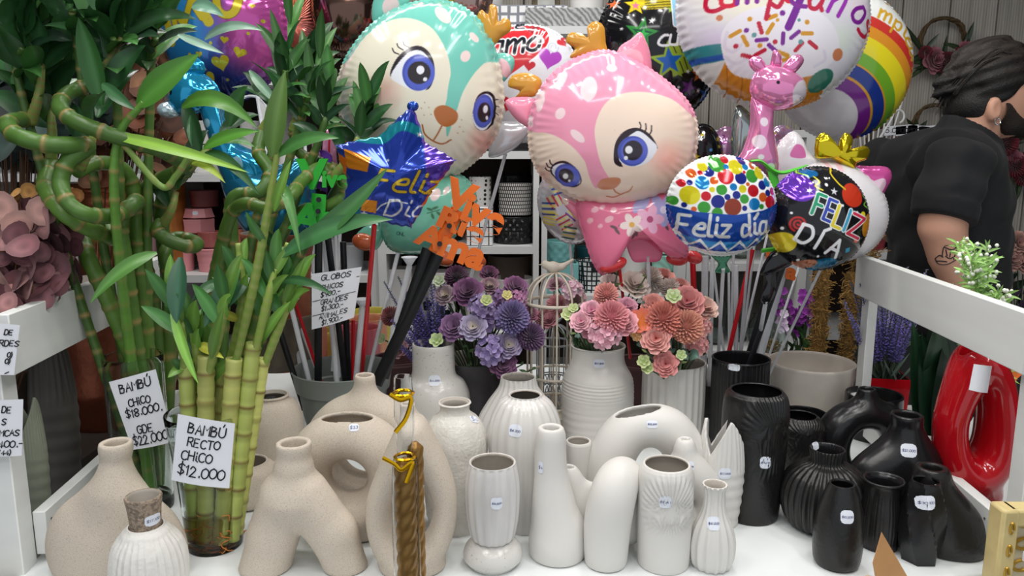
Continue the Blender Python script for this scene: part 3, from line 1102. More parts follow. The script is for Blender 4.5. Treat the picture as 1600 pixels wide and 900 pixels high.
# ------------------------------------------------------------------ foil balloons
class Ink:
    """prints colours on the points u, v (photo-pixel units of the balloon's own face)"""

    def __init__(self, u, v, base, metal=0.0):
        self.u, self.v = u, v
        self.c = np.zeros((len(u), 4))
        self.c[:, :3] = np.array(base) / 255
        self.c[:, 3] = metal

    def put(self, a, col, metal=None):
        a = np.clip(a, 0, 1)[:, None]
        self.c[:, :3] = self.c[:, :3] * (1 - a) + np.array(col) / 255 * a
        if metal is not None:
            self.c[:, 3:] = self.c[:, 3:] * (1 - a) + metal * a
        return self

    def ell(self, cu, cv, rx, ry, col, rot=0, soft=1.0, metal=None, amt=1.0):
        r = radians(rot)
        x, y = self.u - cu, self.v - cv
        X, Y = x * cos(r) + y * sin(r), -x * sin(r) + y * cos(r)
        d = (np.hypot(X / rx, Y / ry) - 1) * min(rx, ry)
        return self.put((0.5 - d / soft) * amt if soft < 4 else np.clip(-d / soft, 0, 1) * amt, col, metal)

    def sd(self, p):
        p = np.asarray(p, float)
        d = np.full(len(self.u), 1e9)
        ins = np.zeros(len(self.u), bool)
        for a, b in zip(p, np.roll(p, -1, 0)):
            e = b - a
            wx, wy = self.u - a[0], self.v - a[1]
            t = np.clip((wx * e[0] + wy * e[1]) / max(e @ e, 1e-9), 0, 1)
            d = np.minimum(d, np.hypot(wx - t * e[0], wy - t * e[1]))
            c1 = (a[1] > self.v) != (b[1] > self.v)
            if e[1]:
                ins ^= c1 & (self.u < a[0] + e[0] * (self.v - a[1]) / e[1])
        return np.where(ins, -d, d)

    def poly(self, p, col, metal=None, smooth=0, grow=0.0):
        if smooth:
            p = closed_spline(p, smooth)
        return self.put(0.5 - (self.sd(p) - grow), col, metal)

    def line(self, p, w, col, metal=None, smooth=0):
        p = np.asarray(p, float)
        if smooth:
            p = catmull(p, smooth)
        lo, hi = p.min(0) - w - 2, p.max(0) + w + 2
        k = np.where((self.u > lo[0]) & (self.u < hi[0]) & (self.v > lo[1]) & (self.v < hi[1]))[0]
        if not len(k):
            return self
        d = np.full(len(k), 1e9)
        for a, b in zip(p[:-1], p[1:]):
            e = b - a
            wx, wy = self.u[k] - a[0], self.v[k] - a[1]
            t = np.clip((wx * e[0] + wy * e[1]) / max(e @ e, 1e-9), 0, 1)
            d = np.minimum(d, np.hypot(wx - t * e[0], wy - t * e[1]))
        a = np.zeros(len(self.u))
        a[k] = 0.5 - (d - w / 2)
        return self.put(a, col, metal)

    def star(self, cu, cv, r, col, rot=0, inner=0.42, metal=None, n=5):
        p = [(cu + (r if i % 2 == 0 else r * inner) * sin(pi * i / n + radians(rot)), cv - (r if i % 2 == 0 else r * inner) * cos(pi * i / n + radians(rot))) for i in range(2 * n)]
        return self.poly(p, col, metal)

    def heart(self, cu, cv, r, col, rot=0, metal=None):
        t = np.linspace(0, 2 * pi, 40, endpoint=False)
        x, y = r * np.sin(t) ** 3, -r / 16 * (13 * np.cos(t) - 5 * np.cos(2 * t) - 2 * np.cos(3 * t) - np.cos(4 * t))
        a = radians(rot)
        return self.poly(np.stack([cu + x * cos(a) - y * sin(a), cv + x * sin(a) + y * cos(a)], 1), col, metal)

    def text(self, s, cu, cv, h, w, col, rot=0, slant=0.0, out=None, arc=0.0, cols=None, metal=None, gap=0.0, sx=1.0):
        a = radians(rot)
        sk, tw = strokes(s, slant, gap=gap)
        for ps in ((out,) if out else ()) + (None,):
            for q in sk:
                x, y = q[:, 0] * h * sx, -q[:, 1] * h
                y = y + arc * (x / (tw * h / 2 + 1e-6)) ** 2
                p = np.stack([cu + x * cos(a) - y * sin(a), cv + x * sin(a) + y * cos(a)], 1)
                if ps:
                    self.line(p, w + ps[1], ps[0])
                else:
                    self.line(p, w, cols(q[:, 0].mean() / tw + 0.5) if cols else col, metal)
        return self


def foil(name, outline, Y, T, paint, parent, org, m=None, nphi=360, nr=70, wr=0.1, wn=46, ctr=None, smooth=True, p=2.3, q=0.6, back=0.8, seam=1.02, tilt=0.0, wk=13, side=None):
    """inflated two-sided foil shape from a star-shaped pixel outline; T half thickness in pixels"""
    oc = np.asarray(outline, float)
    cu, cv = ctr if ctr else oc.mean(0)
    B = closed_spline(oc, nphi) if smooth else None
    if B is None:
        # keep the corners: walk the polygon evenly
        seg = np.linalg.norm(np.roll(oc, -1, 0) - oc, axis=1)
        cum = np.concatenate([[0], np.cumsum(seg)])
        ss = np.linspace(0, cum[-1], nphi, endpoint=False)
        k = np.searchsorted(cum, ss, 'right') - 1
        B = oc[k] + (np.roll(oc, -1, 0) - oc)[k] * ((ss - cum[k]) / seg[k])[:, None]
    S = depth(Y, at(cu, cv, Y).z) / F
    Bw = np.array([tuple(at(u, v, Y)) for u, v in B])
    Cw = np.array(tuple(at(cu, cv, Y)))
    ang = np.arange(nphi) / nphi * 2 * pi
    ph = 0.8 * np.sin(3 * ang + 1.3) + 0.6 * np.sin(7 * ang)
    w1 = np.cos(wn * ang + ph) * (0.6 + 0.4 * np.sin(5 * ang + 0.5) * np.sin(2 * ang))
    rs = np.concatenate([np.linspace(0.004, 0.82, int(nr * 0.72), endpoint=False), np.linspace(0.82, 1.0, nr - int(nr * 0.72))])
    V, U = [], []

    def ring(r, sgn):
        k = r ** wk
        edge = 1 - 0.02 * k * (0.5 + 0.5 * np.cos(wn * ang + ph))
        pos = Cw + (Bw - Cw) * (r * edge)[:, None]
        y = T * S * (1 - r ** p) ** q * (1 + wr * 1.2 * k * w1) + wr * T * S * 0.25 * k * (1 - r ** 6) * w1
        pos[:, 1] += -y if sgn > 0 else y * back
        if tilt:
            pos[:, 1] += (pos[:, 2] - Cw[2]) * tilt
        if side:
            pos[:, 1] += (pos[:, 0] - Cw[0]) * side
        return pos
    for r in rs[::-1]:
        V.append(ring(r, 1))
        U.append(np.array((cu, cv)) + (B - np.array((cu, cv))) * r)
    V = V[::-1]
    U = U[::-1]
    nf = len(V)
    if seam > 1:
        q_ = Cw + (Bw - Cw) * (seam + 0.006 * np.cos(ang * wn * 2))[:, None]
        if tilt:
            q_[:, 1] += (q_[:, 2] - Cw[2]) * tilt
        if side:
            q_[:, 1] += (q_[:, 0] - Cw[0]) * side
        V.append(q_)
        U.append(B)
    for r in (0.985, 0.95, 0.9, 0.8, 0.66, 0.5, 0.3, 0.05):
        V.append(ring(np.float64(r), -1))
        U.append(np.array((cu, cv)) + (B - np.array((cu, cv))) * r)
    U = np.vstack(U)
    V = np.vstack(V) - np.array(org)
    ink = paint(U[:, 0], U[:, 1])
    c = ink.c.copy()
    c[:, :3] = np.where(c[:, :3] <= 0.04045, c[:, :3] / 12.92, ((c[:, :3] + 0.055) / 1.055) ** 2.4)
    mb = MB()
    f = grid_faces(len(V) // nphi, nphi)
    f = [t[::-1] for t in f]
    mb.add(V, f, 0, c)
    return mb.build(name, m or FOIL, parent, smooth=180)


def plain(col, metal=0.0):
    return lambda u, v: Ink(u, v, col, metal)


def circ(cu, cv, rx, ry, n=16, rot=0):
    a = radians(rot)
    t = np.arange(n) / n * 2 * pi
    return np.stack([cu + rx * np.cos(t) * cos(a) - ry * np.sin(t) * sin(a), cv + rx * np.cos(t) * sin(a) + ry * np.sin(t) * cos(a)], 1)


def stick(parent, org, p0, p1, r, m, name='stick', flat=1.0):
    mb = MB()
    tube(mb, [np.array(p0) - np.array(org), np.array(p1) - np.array(org)], r, 10, flat=flat)
    return mb.build(name, m, parent)


BK = Vector((at(535, 575, 1.45).x, 1.45, TZ))       # foot of the grey bucket
BB = Vector((at(1135, 700, 1.62).x, 1.62, TZ))      # foot of the dark bucket on the right


def small(n):
    return dict(nphi=n, nr=24)


# ---- turquoise fawn
def teal_face(u, v):
    k = Ink(u, v, (118, 200, 184))
    cream = (232, 226, 206)
    k.poly([(500, 105), (545, 100), (575, 62), (610, 40), (645, 36), (680, 52), (702, 85), (710, 118), (706, 150), (700, 180), (705, 200), (716, 182), (728, 148), (748, 115), (768, 100), (800, 115), (800, 310), (520, 310)], cream, smooth=160)
    k.poly([(703, 214), (704, 160), (712, 120), (724, 120), (722, 160), (714, 186)], (118, 200, 184), smooth=40)
    k.ell(610, 148, 38, 34, (236, 172, 160), soft=26, amt=0.55).ell(757, 224, 30, 34, (240, 150, 140), soft=24, amt=0.6)
    for s in ((696, 30, 9, 17, -38), (743, 64, 5, 9, -40), (731, 95, 7, 9, 20), (655, 8, 9, 4, 0), (560, 30, 4, 7, 30)):
        k.ell(s[0], s[1], s[2], s[3], (236, 214, 210), s[4])
    dk = (38, 30, 40)
    k.poly([(621, 125), (630, 100), (650, 83), (668, 82), (682, 96), (687, 118), (682, 140), (672, 147), (655, 138), (638, 132)], dk, smooth=80)
    k.poly([(622, 127), (634, 105), (650, 90), (666, 88), (678, 100), (683, 118), (678, 140), (670, 148), (652, 146), (635, 138)], (236, 238, 246), smooth=80)
    k.ell(663, 121, 24, 27, (70, 84, 176)).ell(665, 122, 22, 25, (82, 98, 200)).ell(664, 121, 17, 17, (44, 36, 42)).ell(666, 117, 6, 6.5, (240, 240, 248)).ell(673, 131, 3, 3, (240, 240, 248))
    for p in (((633, 93), (626, 90), (623, 84)), ((640, 87), (632, 82), (630, 77)), ((648, 83), (641, 79), (639, 74))):
        k.line(p, 1.8, dk, smooth=8)
    k.poly([(741, 182), (748, 155), (762, 146), (773, 152), (776, 172), (771, 195), (757, 205), (745, 200)], dk, smooth=80)
    k.poly([(741, 183), (749, 158), (761, 150), (770, 156), (772, 174), (767, 195), (756, 205), (745, 199)], (236, 238, 246), smooth=80)
    k.ell(757, 176, 15, 25, (70, 84, 176), 8).ell(758, 177, 13, 22, (82, 98, 200), 8).ell(758, 178, 9.5, 15, (44, 36, 42), 8).ell(760, 173, 3.5, 6, (240, 240, 248), 8).ell(762, 186, 2, 3.2, (240, 240, 248))
    for p in (((773, 158), (779, 157)), ((775, 167), (780, 168)), ((775, 177), (780, 181))):
        k.line(p, 1.6, dk)
    k.poly([(685, 180), (690, 171), (702, 169), (716, 176), (720, 184), (716, 194), (704, 200), (692, 195)], (184, 108, 52), smooth=60)
    k.line([(696, 199), (690, 210), (684, 219)], 2.2, (168, 96, 48), smooth=12).line([(668, 197), (671, 210), (682, 220), (696, 225), (709, 219)], 2.2, (168, 96, 48), smooth=20)
    for a, b in ((672, 165), (678, 172), (667, 173), (681, 182), (671, 183), (725, 190), (722, 200), (727, 207), (660, 166), (719, 209)):
        k.ell(a, b, 1.1, 1.1, (196, 170, 140))
    return k


GOLDP = (206, 148, 52)
Y = 1.52
fawn = thing('fawn_balloon', 'large turquoise fawn face balloon with cream muzzle and blue eyes', 'balloon', at(657, 140, Y))
O = fawn.location
head_o = [(528, 150), (533, 112), (550, 76), (585, 36), (636, 8), (690, 2), (735, 20), (766, 62), (782, 118), (785, 170), (771, 216), (737, 255), (697, 278), (650, 278), (598, 262), (556, 226), (535, 190)]
foil('head', head_o, Y, 78, teal_face, fawn, O, nphi=600, nr=120, wn=56, wr=0.10, ctr=(660, 145))
foil('antler', [(752, 62), (745, 32), (752, 16), (762, 22), (766, 8), (776, 12), (779, 34), (788, 28), (797, 34), (797, 48), (784, 58), (768, 72)], Y + 0.01, 10, plain(GOLDP), fawn, O, wr=0.25, wn=11, ctr=(770, 46), **small(120))
foil('antler', [(680, -6), (690, -30), (705, -36), (715, -20), (712, -2), (700, 6)], Y + 0.01, 9, plain(GOLDP), fawn, O, wr=0.2, wn=11, **small(90))


def ear_teal(u, v):
    return Ink(u, v, (118, 200, 184)).ell(788, 107, 9, 16, (232, 188, 196), -25).ell(612, 12, 13, 16, (232, 205, 205), 10)


foil('ear', [(772, 88), (788, 83), (802, 90), (803, 104), (796, 118), (782, 130), (776, 110)], Y + 0.02, 9, ear_teal, fawn, O, wr=0.2, wn=14, **small(120))
foil('ear', [(584, 34), (583, 5), (596, -22), (625, -28), (640, -5), (630, 14), (606, 30)], Y + 0.02, 10, ear_teal, fawn, O, wr=0.2, wn=14, **small(120))


def teal_body(u, v):
    k = Ink(u, v, (112, 184, 160))
    for a in ((684, 302, 7, 10), (700, 296, 4, 7), (714, 310, 5, 8), (668, 296, 5, 7)):
        k.ell(*a, (236, 210, 205), 30)
    k.line([(672, 330), (690, 325)], 1.5, (60, 110, 80))
    for a in ((676, 324, 20), (684, 322, -20), (680, 334, 70), (690, 331, 40)):
        k.ell(a[0], a[1], 5, 2, (60, 112, 80), a[2])
    k.text('ONLY', 634, 362, 5, 1.0, (50, 90, 84), rot=8)
    return k


foil('body', [(592, 330), (610, 296), (655, 268), (715, 272), (742, 300), (738, 335), (715, 365), (690, 388), (650, 396), (612, 390), (596, 362)], Y + 0.01, 42, teal_body, fawn, O, nphi=260, nr=60, wn=34)
for i, (a, b, rx, ry, rot) in enumerate(((568, 378, 18, 13, 15), (690, 402, 20, 12, 30), (740, 405, 20, 12, 20))):
    foil('hoof', circ(a, b, rx, ry, 12, rot), Y + (0.0, -0.01, 0.02)[i], 11, plain((190, 92, 52)), fawn, O, wr=0.2, wn=12, **small(80))
foil('leg', [(555, 372), (578, 350), (604, 352), (598, 376), (584, 390)], Y + 0.02, 14, plain((112, 184, 160)), fawn, O, wr=0.1, wn=12, **small(80))
stick(fawn, O, at(622, 395, Y), at(572, 600, 1.46), 0.0042, CPLAST)

# ---- pink fawn
PK = (244, 158, 186)


def pink_face(u, v):
    k = Ink(u, v, PK)
    cream = (246, 222, 204)
    k.poly([(944, 283), (930, 255), (922, 222), (924, 192), (938, 165), (962, 151), (1000, 148), (1042, 158), (1078, 182), (1110, 190), (1110, 330), (820, 340), (815, 215), (838, 208), (862, 212), (890, 230), (912, 256), (930, 284)], cream, smooth=200)
    k.poly([(924, 290), (905, 240), (895, 215), (918, 175), (922, 215), (932, 255), (952, 290)], PK, smooth=40)
    k.poly([(928, 292), (938, 278), (955, 292), (950, 330), (925, 325)], cream, smooth=40)
    k.ell(1033, 246, 40, 32, (240, 158, 150), soft=26, amt=0.62).ell(846, 275, 18, 26, (242, 160, 150), soft=20, amt=0.5)
    for s in ((914, 143, 12, 19, 12), (875, 128, 6, 15, 28), (843, 158, 6, 18, 10), (872, 180, 7, 9, 25), (897, 214, 13, 6, 42), (950, 111, 8, 6, 0), (829, 190, 3, 9, 0), (985, 100, 6, 4, 0)):
        k.ell(s[0], s[1], s[2], s[3], (250, 220, 224), s[4])
    dk = (44, 28, 40)
    k.poly([(951, 250), (952, 225), (964, 208), (984, 202), (1004, 212), (1016, 232), (1003, 224), (985, 210), (970, 215), (958, 232), (962, 258)], dk, smooth=90)
    k.poly([(955, 246), (957, 224), (970, 210), (988, 207), (1006, 220), (1015, 231), (1006, 248), (992, 257), (972, 258)], (238, 238, 248), smooth=80)
    k.poly([(951, 252), (953, 224), (966, 209), (985, 205), (972, 214), (960, 228), (958, 248), (964, 259)], dk, smooth=80)
    k.ell(978, 236, 22.5, 22, (72, 84, 176)).ell(980, 236, 19.5, 19.5, (92, 104, 206)).ell(978, 235, 14.5, 14.5, (48, 38, 52)).ell(972, 234, 5.5, 5.8, (246, 246, 250)).ell(968, 246, 3, 3, (246, 246, 250))
    for p in (((988, 205), (990, 200), (988, 194)), ((996, 208), (998, 202), (997, 196)), ((1003, 212), (1006, 206), (1006, 199))):
        k.line(p, 2, dk, smooth=8)
    k.poly([(858, 266), (865, 254), (880, 251), (896, 262), (905, 280), (898, 290), (884, 290), (868, 280)], dk, smooth=80)
    k.poly([(860, 264), (868, 256), (880, 255), (894, 265), (903, 281), (896, 288), (884, 288), (868, 278)], (238, 238, 248), smooth=80)
    k.ell(884, 273, 20, 16.5, (72, 84, 176), 35).ell(885, 274, 17.5, 14.5, (92, 104, 206), 35).ell(882, 273, 12, 10, (48, 38, 52), 40).ell(881, 274, 4, 4.5, (246, 246, 250)).ell(887, 281, 2, 2, (246, 246, 250))
    for p in (((861, 262), (855, 260), (852, 255)), ((860, 267), (854, 266), (851, 262)), ((862, 258), (858, 254), (857, 250))):
        k.line(p, 1.8, dk, smooth=8)
    k.poly([(928, 287), (934, 278), (948, 275), (960, 276), (962, 283), (954, 292), (940, 294), (931, 292)], (212, 138, 104), smooth=60)
    k.line([(953, 293), (957, 298), (963, 301)], 2, (206, 128, 92), smooth=10).line([(944, 305), (955, 306), (968, 300), (977, 296), (981, 289)], 2, (206, 128, 92), smooth=20)
    return k


Y = 1.42
pf = thing('fawn_balloon', 'large pink fawn face balloon with golden antlers and flowered body', 'balloon', at(957, 195, Y))
O = pf.location
hp = [(827, 218), (829, 182), (842, 145), (868, 112), (905, 90), (950, 80), (1000, 100), (1042, 128), (1074, 160), (1088, 196), (1086, 236), (1070, 276), (1035, 303), (985, 319), (938, 319), (893, 306), (853, 281), (833, 250)]
foil('head', hp, Y, 72, pink_face, pf, O, nphi=600, nr=120, wn=52, wr=0.12)


def ear_pink(u, v):
    return Ink(u, v, (242, 146, 172)).poly([(965, 88), (978, 78), (998, 82), (1003, 100), (990, 104)], (248, 182, 198), smooth=40)


foil('ear', [(962, 92), (969, 73), (985, 62), (1000, 51), (1009, 64), (1016, 86), (1016, 112), (996, 106), (976, 98)], Y + 0.015, 11, ear_pink, pf, O, wr=0.3, wn=15, **small(140))
foil('ear', [(836, 158), (808, 152), (790, 159), (799, 178), (816, 194), (836, 200)], Y + 0.02, 11, ear_pink, pf, O, wr=0.3, wn=13, **small(120))
foil('antler', [(892, 90), (898, 76), (885, 65), (891, 52), (908, 52), (918, 58), (918, 42), (930, 34), (943, 42), (946, 66), (948, 86), (926, 90)], Y + 0.02, 9, plain(GOLDP), pf, O, wr=0.25, wn=11, ctr=(922, 70), **small(120))
foil('antler', [(838, 148), (822, 152), (806, 152), (812, 142), (795, 135), (799, 120), (818, 114), (836, 118), (846, 128)], Y + 0.03, 9, plain(GOLDP), pf, O, wr=0.25, wn=11, ctr=(824, 134), **small(120))


def pink_body(u, v):
    k = Ink(u, v, (238, 122, 156))
    for a in ((927, 326, 6, 4), (948, 340, 7, 4.5), (920, 343, 5, 4), (935, 351, 4, 3), (938, 322, 5, 3), (955, 326, 5, 4)):
        k.ell(*a, (250, 190, 200), -30)

    def flower(cu, cv, r, c1, c2, rot=0):
        for i in range(5):
            a = 2 * pi * i / 5 + rot
            k.ell(cu + r * 0.58 * cos(a), cv + r * 0.58 * sin(a), r * 0.5, r * 0.34, c1, degrees_(a))
        k.ell(cu, cv, r * 0.24, r * 0.24, c2)
    for a in ((955, 352, 20), (960, 358, 50), (990, 361, 80), (986, 366, 110), (1030, 345, 40), (1036, 352, 60), (968, 348, -20)):
        k.ell(a[0], a[1], 6, 2.2, (112, 82, 88), a[2])
    k.poly([(985, 330), (988, 315), (1008, 305), (1012, 310), (1002, 325)], (176, 168, 214), smooth=30)
    flower(1032, 326, 24, (178, 172, 222), (226, 216, 240), 0.3)
    flower(1010, 340, 21, (246, 184, 214), (190, 90, 130), 0.0)
    flower(982, 348, 17, (250, 228, 224), (236, 176, 80), 0.5)
    k.text('ONLY', 1000, 381, 4.5, 1.0, (150, 50, 80))
    return k


def degrees_(a):
    return a * 180 / pi


foil('body', [(902, 318), (935, 308), (990, 300), (1040, 300), (1060, 325), (1068, 352), (1074, 388), (1070, 402), (1046, 402), (1038, 380), (1010, 374), (985, 378), (972, 396), (960, 416), (942, 428), (928, 412), (914, 372)], Y + 0.01, 34, pink_body, pf, O, nphi=360, nr=80, wn=40, ctr=(985, 345), wr=0.06)
foil('tail', [(908, 345), (890, 330), (878, 314), (884, 310), (898, 316), (914, 325)], Y + 0.03, 9, lambda u, v: Ink(u, v, (240, 140, 168)).ell(880, 313, 9, 7, (248, 220, 208), 40), pf, O, wr=0.2, wn=11, **small(90))
for i, (a, b, rx, ry, rot) in enumerate(((958, 414, 22, 11, -20), (1058, 405, 17, 10, 5), (1084, 402, 14, 10, 20))):
    foil('hoof', circ(a, b, rx, ry, 12, rot), Y + 0.0 + 0.02 * i, 10, plain((206, 58, 62)), pf, O, wr=0.2, wn=12, **small(80))
foil('valve_tab', [(982, 372), (1030, 372), (1032, 405), (1008, 409), (988, 406)], Y + 0.03, 2, plain((224, 104, 140)), pf, O, wr=0.0, **small(60))
stick(pf, O, at(1012, 400, Y + 0.03), at(1020, 560, 1.5), 0.004, CPLAST)
stick(pf, O, at(968, 420, Y + 0.02), at(985, 560, 1.5), 0.003, RPLAST)


# ---- star
def star_paint(u, v):
    k = Ink(u, v, (40, 66, 170), 0.55)
    k.poly([(640, 150), (660, 170), (670, 215), (720, 245), (700, 300), (672, 300), (666, 240)], (92, 62, 178), 0.6, smooth=60)
    k.poly([(540, 215), (600, 225), (630, 205), (660, 215), (700, 240), (690, 225), (640, 190), (590, 200)], (30, 150, 170), 0.6, smooth=60)
    k.poly([(540, 232), (585, 246), (580, 268), (545, 262)], (214, 128, 34), 0.4)
    k.poly([(522, 235), (545, 248), (540, 290), (530, 285)], (214, 110, 30), 0.4)
    k.poly([(566, 308), (595, 312), (590, 332), (562, 326)], (222, 140, 40), 0.4)
    k.poly([(685, 282), (700, 272), (690, 300), (668, 330), (660, 320)], (224, 96, 36), 0.3)
    k.poly([(530, 330), (570, 320), (560, 350), (530, 360)], (20, 110, 150), 0.5)
    k.text('Feliz', 637, 283, 30, 4.2, (226, 190, 50), rot=6, slant=0.35, sx=1.05, out=((40, 40, 90), 1.5))
    k.text('Dia', 632, 324, 25, 3.0, (232, 234, 240), rot=4, slant=0.35, sx=1.2)
    k.line([(592, 327), (602, 318), (622, 312), (640, 316)], 1.8, (232, 234, 240), smooth=12)
    k.ell(595, 287, 2.5, 2.5, (240, 200, 60))
    for a, b, r in ((572, 333, 6), (657, 210, 5), (665, 190, 2.5), (612, 250, 3)):
        k.star(a, b, r, (232, 236, 242), 10)
    return k


Y = 1.24
st = thing('star_balloon', 'blue star balloon with gold and white greeting lettering', 'balloon', at(622, 272, Y))
O = st.location
tips = [(645, 162), (714, 250), (643, 358), (528, 350), (522, 226)]
so = []
for i in range(5):
    a, b = np.array(tips[i], float), np.array(tips[(i + 1) % 5], float)
    c = np.array((622, 272.0))
    m_ = (a + b) / 2
    inn = c + (m_ - c) * (0.76, 0.93, 0.9, 0.83, 0.78)[i]
    so += [tuple(a + (c - a) * 0.03 + (tips[i - 1] - a) * 0.03), tuple(a), tuple(a + (c - a) * 0.03 + (b - a) * 0.03), tuple(a * .66 + inn * .34), tuple(a * .3 + inn * .7), tuple(inn), tuple(b * .3 + inn * .7), tuple(b * .66 + inn * .34)]
foil('foil_body', so, Y, 44, star_paint, st, O, FOIL2, nphi=480, nr=100, wn=50, wr=0.08, ctr=(622, 272), p=1.5, q=0.75, seam=1.0, wk=6)
foil('neck_tab', circ(645, 166, 9, 8, 10), Y, 7, plain((40, 80, 180), 0.6), st, O, FOIL2, wr=0.3, wn=9, **small(60))
stick(st, O, at(585, 352, Y), at(565, 590, 1.44), 0.004, RPLAST)


# ---- dotted birthday balloon
def dots_paint(u, v):
    k = Ink(u, v, (238, 238, 240), 0.0)
    pal = [(206, 34, 46), (30, 130, 200), (226, 214, 40), (66, 160, 60), (36, 46, 140), (226, 100, 40), (150, 60, 40)]
    big = [(1070, 303, 14, 2), (1088, 284, 10, 1), (1123, 274, 12, 0), (1146, 277, 9, 4), (1165, 274, 10, 3), (1115, 294, 8, 3), (1109, 312, 10, 4), (1131, 320, 13, 6), (1164, 296, 9, 0), (1165, 316, 9, 1), (1180, 306, 7, 5), (1181, 288, 7, 4), (1194, 314, 10, 0), (1149, 308, 7, 3), (1092, 304, 7, 0), (1089, 321, 9, 3), (1099, 267, 8, 4), (1141, 260, 11, 2), (1113, 256, 12, 3), (1180, 270, 9, 2), (1060, 285, 6, 0), (1192, 284, 7, 1), (1075, 270, 7, 5), (1048, 312, 7, 3), (1071, 284, 4, 4), (1137, 302, 6, 4), (1123, 305, 4.5, 4), (1133, 290, 5.5, 1), (1147, 293, 6, 2), (1105, 281, 6, 5), (1157, 260, 5, 1), (1170, 259, 5, 5), (1201, 298, 6, 0), (1190, 300, 5, 4), (1092, 260, 7, 2), (1177, 320, 4, 3), (1149, 322, 4, 4), (1108, 329, 8, 3), (1101, 294, 4, 2), (1087, 269, 3.5, 0), (1156, 286, 3, 5), (1126, 260, 4, 1), (1153, 268, 2.5, 0), (1127, 249, 6, 0), (1155, 250, 7, 4), (1200, 325, 5, 2), (1062, 318, 4, 4), (1075, 324, 4, 5)]
    for a, b, r, c in big:
        k.ell(a, b, r, r, pal[c], metal=0.35)
    k.poly([(1030, 316), (1080, 328), (1135, 332), (1180, 326), (1222, 312), (1222, 348), (1190, 368), (1130, 378), (1080, 374), (1030, 345)], (26, 74, 170), 0.35)
    zz = [(1030, 350), (1045, 367), (1058, 362), (1073, 382), (1087, 371), (1102, 388), (1116, 373), (1131, 390), (1146, 373), (1161, 387), (1174, 370), (1188, 380), (1198, 362), (1222, 350)]
    k.poly(zz + [(1222, 420), (1030, 420)], (238, 238, 240))
    for i in range(1, len(zz) - 2):
        a, b, c = zz[i], zz[i + 1], zz[i + 2]
        k.poly([(a[0], a[1] + 1), (b[0], b[1] + (4 if i % 2 else 3)), (c[0], c[1] + 1)], pal[(i * 3 + 1) % 6] if i % 2 == 0 else (26, 74, 170), 0.3)
    k.line(zz, 3.0, (238, 238, 240))
    k.poly([(1050, 382), (1090, 397), (1130, 401), (1170, 396), (1205, 378), (1205, 420), (1050, 420)], (66, 140, 90), 0.2)
    k.line([(1055, 380), (1090, 395), (1130, 399), (1170, 394), (1205, 376)], 2.5, (238, 238, 240), smooth=20)
    k.text('Feliz', 1091, 350, 29, 5.0, (240, 240, 242), rot=3, arc=-1, sx=0.85)
    k.text('día', 1167, 349, 29, 5.0, (240, 240, 242), rot=-6, sx=0.85)
    return k


Y = 1.32
db = thing('dotted_balloon', 'round white balloon with multicoloured dots and blue greeting band', 'balloon', at(1127, 322, Y))
O = db.location
foil('foil_body', circ(1127, 321, 85, 78, 20), Y, 50, dots_paint, db, O, FOIL2, nphi=480, nr=100, wn=44, wr=0.10)
foil('neck_tab', [(1112, 398), (1142, 398), (1136, 412), (1140, 425), (1118, 425), (1122, 412)], Y + 0.005, 4, plain((60, 120, 90), 0.4), db, O, FOIL2, wr=0.3, wn=9, **small(60))
stick(db, O, at(1130, 420, Y), at(1120, 600, 1.62), 0.0035, CPLAST)


# ---- black party balloon
def black_paint(u, v):
    k = Ink(u, v, (20, 20, 24), 0.0)
    k.ell(1237, 291, 23, 21, (110, 60, 190), 30, metal=0.5).ell(1215, 377, 18, 17, (226, 206, 40), metal=0.3).ell(1318, 303, 19, 18, (222, 66, 40), 0, metal=0.3).ell(1345, 350, 12, 18, (226, 150, 40), 15, metal=0.3).ell(1277, 410, 22, 11, (20, 110, 150), -10, metal=0.5).ell(1258, 270, 12, 6, (30, 120, 190), metal=0.5)
    k.ell(1250, 412, 18, 9, (190, 120, 90), -20, metal=0.3)
    t = np.linspace(0, 4.2 * pi, 40)
    k.line(np.stack([1233 + 12 * (1 - t / 15) * np.cos(t + 2), 346 + 12 * (1 - t / 15) * np.sin(t + 2)], 1), 3.2, (190, 40, 40))
    for s in ((1262, 283, 0), (1246, 262, 1), (1340, 312, 2)):
        k.line([(s[0], s[1] - 8), (s[0] + 6, s[1]), (s[0] - 2, s[1] + 6), (s[0] + 8, s[1] + 12)], 2.2, ((230, 214, 50), (150, 200, 60), (120, 190, 60))[s[2]], smooth=20)
    k.line([(1300, 262), (1290, 270), (1296, 284), (1306, 294)], 2.5, (222, 196, 40), smooth=16)
    for a, b, r, c in ((1323, 370, 5.5, (226, 70, 40)), (1334, 333, 5, (226, 206, 40)), (1213, 354, 2.5, (240, 240, 240)), (1277, 287, 2.5, (240, 240, 240)), (1322, 329, 2.2, (240, 240, 240)), (1265, 396, 2, (240, 240, 240)), (1298, 318, 2, (240, 240, 240)), (1240, 404, 2.5, (240, 240, 240)), (1224, 330, 2, (240, 240, 240))):
        k.ell(a, b, r, r, c)
    k.star(1287, 297, 6, (210, 210, 216), 12).poly([(1306, 384), (1313, 382), (1314, 389), (1307, 391)], (40, 160, 200))
    k.star(1251, 296, 7, (240, 240, 244), 10, 0.2, n=6)
    cl = [(40, 150, 110), (50, 70, 170), (226, 206, 50), (60, 160, 200), (206, 50, 80)]
    for i, (ch, a, b) in enumerate((('F', 1264, 318), ('E', 1280, 326), ('L', 1294, 336), ('I', 1304, 340), ('Z', 1322, 350))):
        k.text(ch, a, b, 32, 4.6, cl[i], rot=24, slant=-0.05, out=((240, 240, 240), 3.2), sx=0.62 if ch != 'Z' else 0.95)
    k.text('DÍA', 1266, 372, 26, 5.0, (238, 238, 242), rot=24, slant=0.0, sx=1.0)
    return k


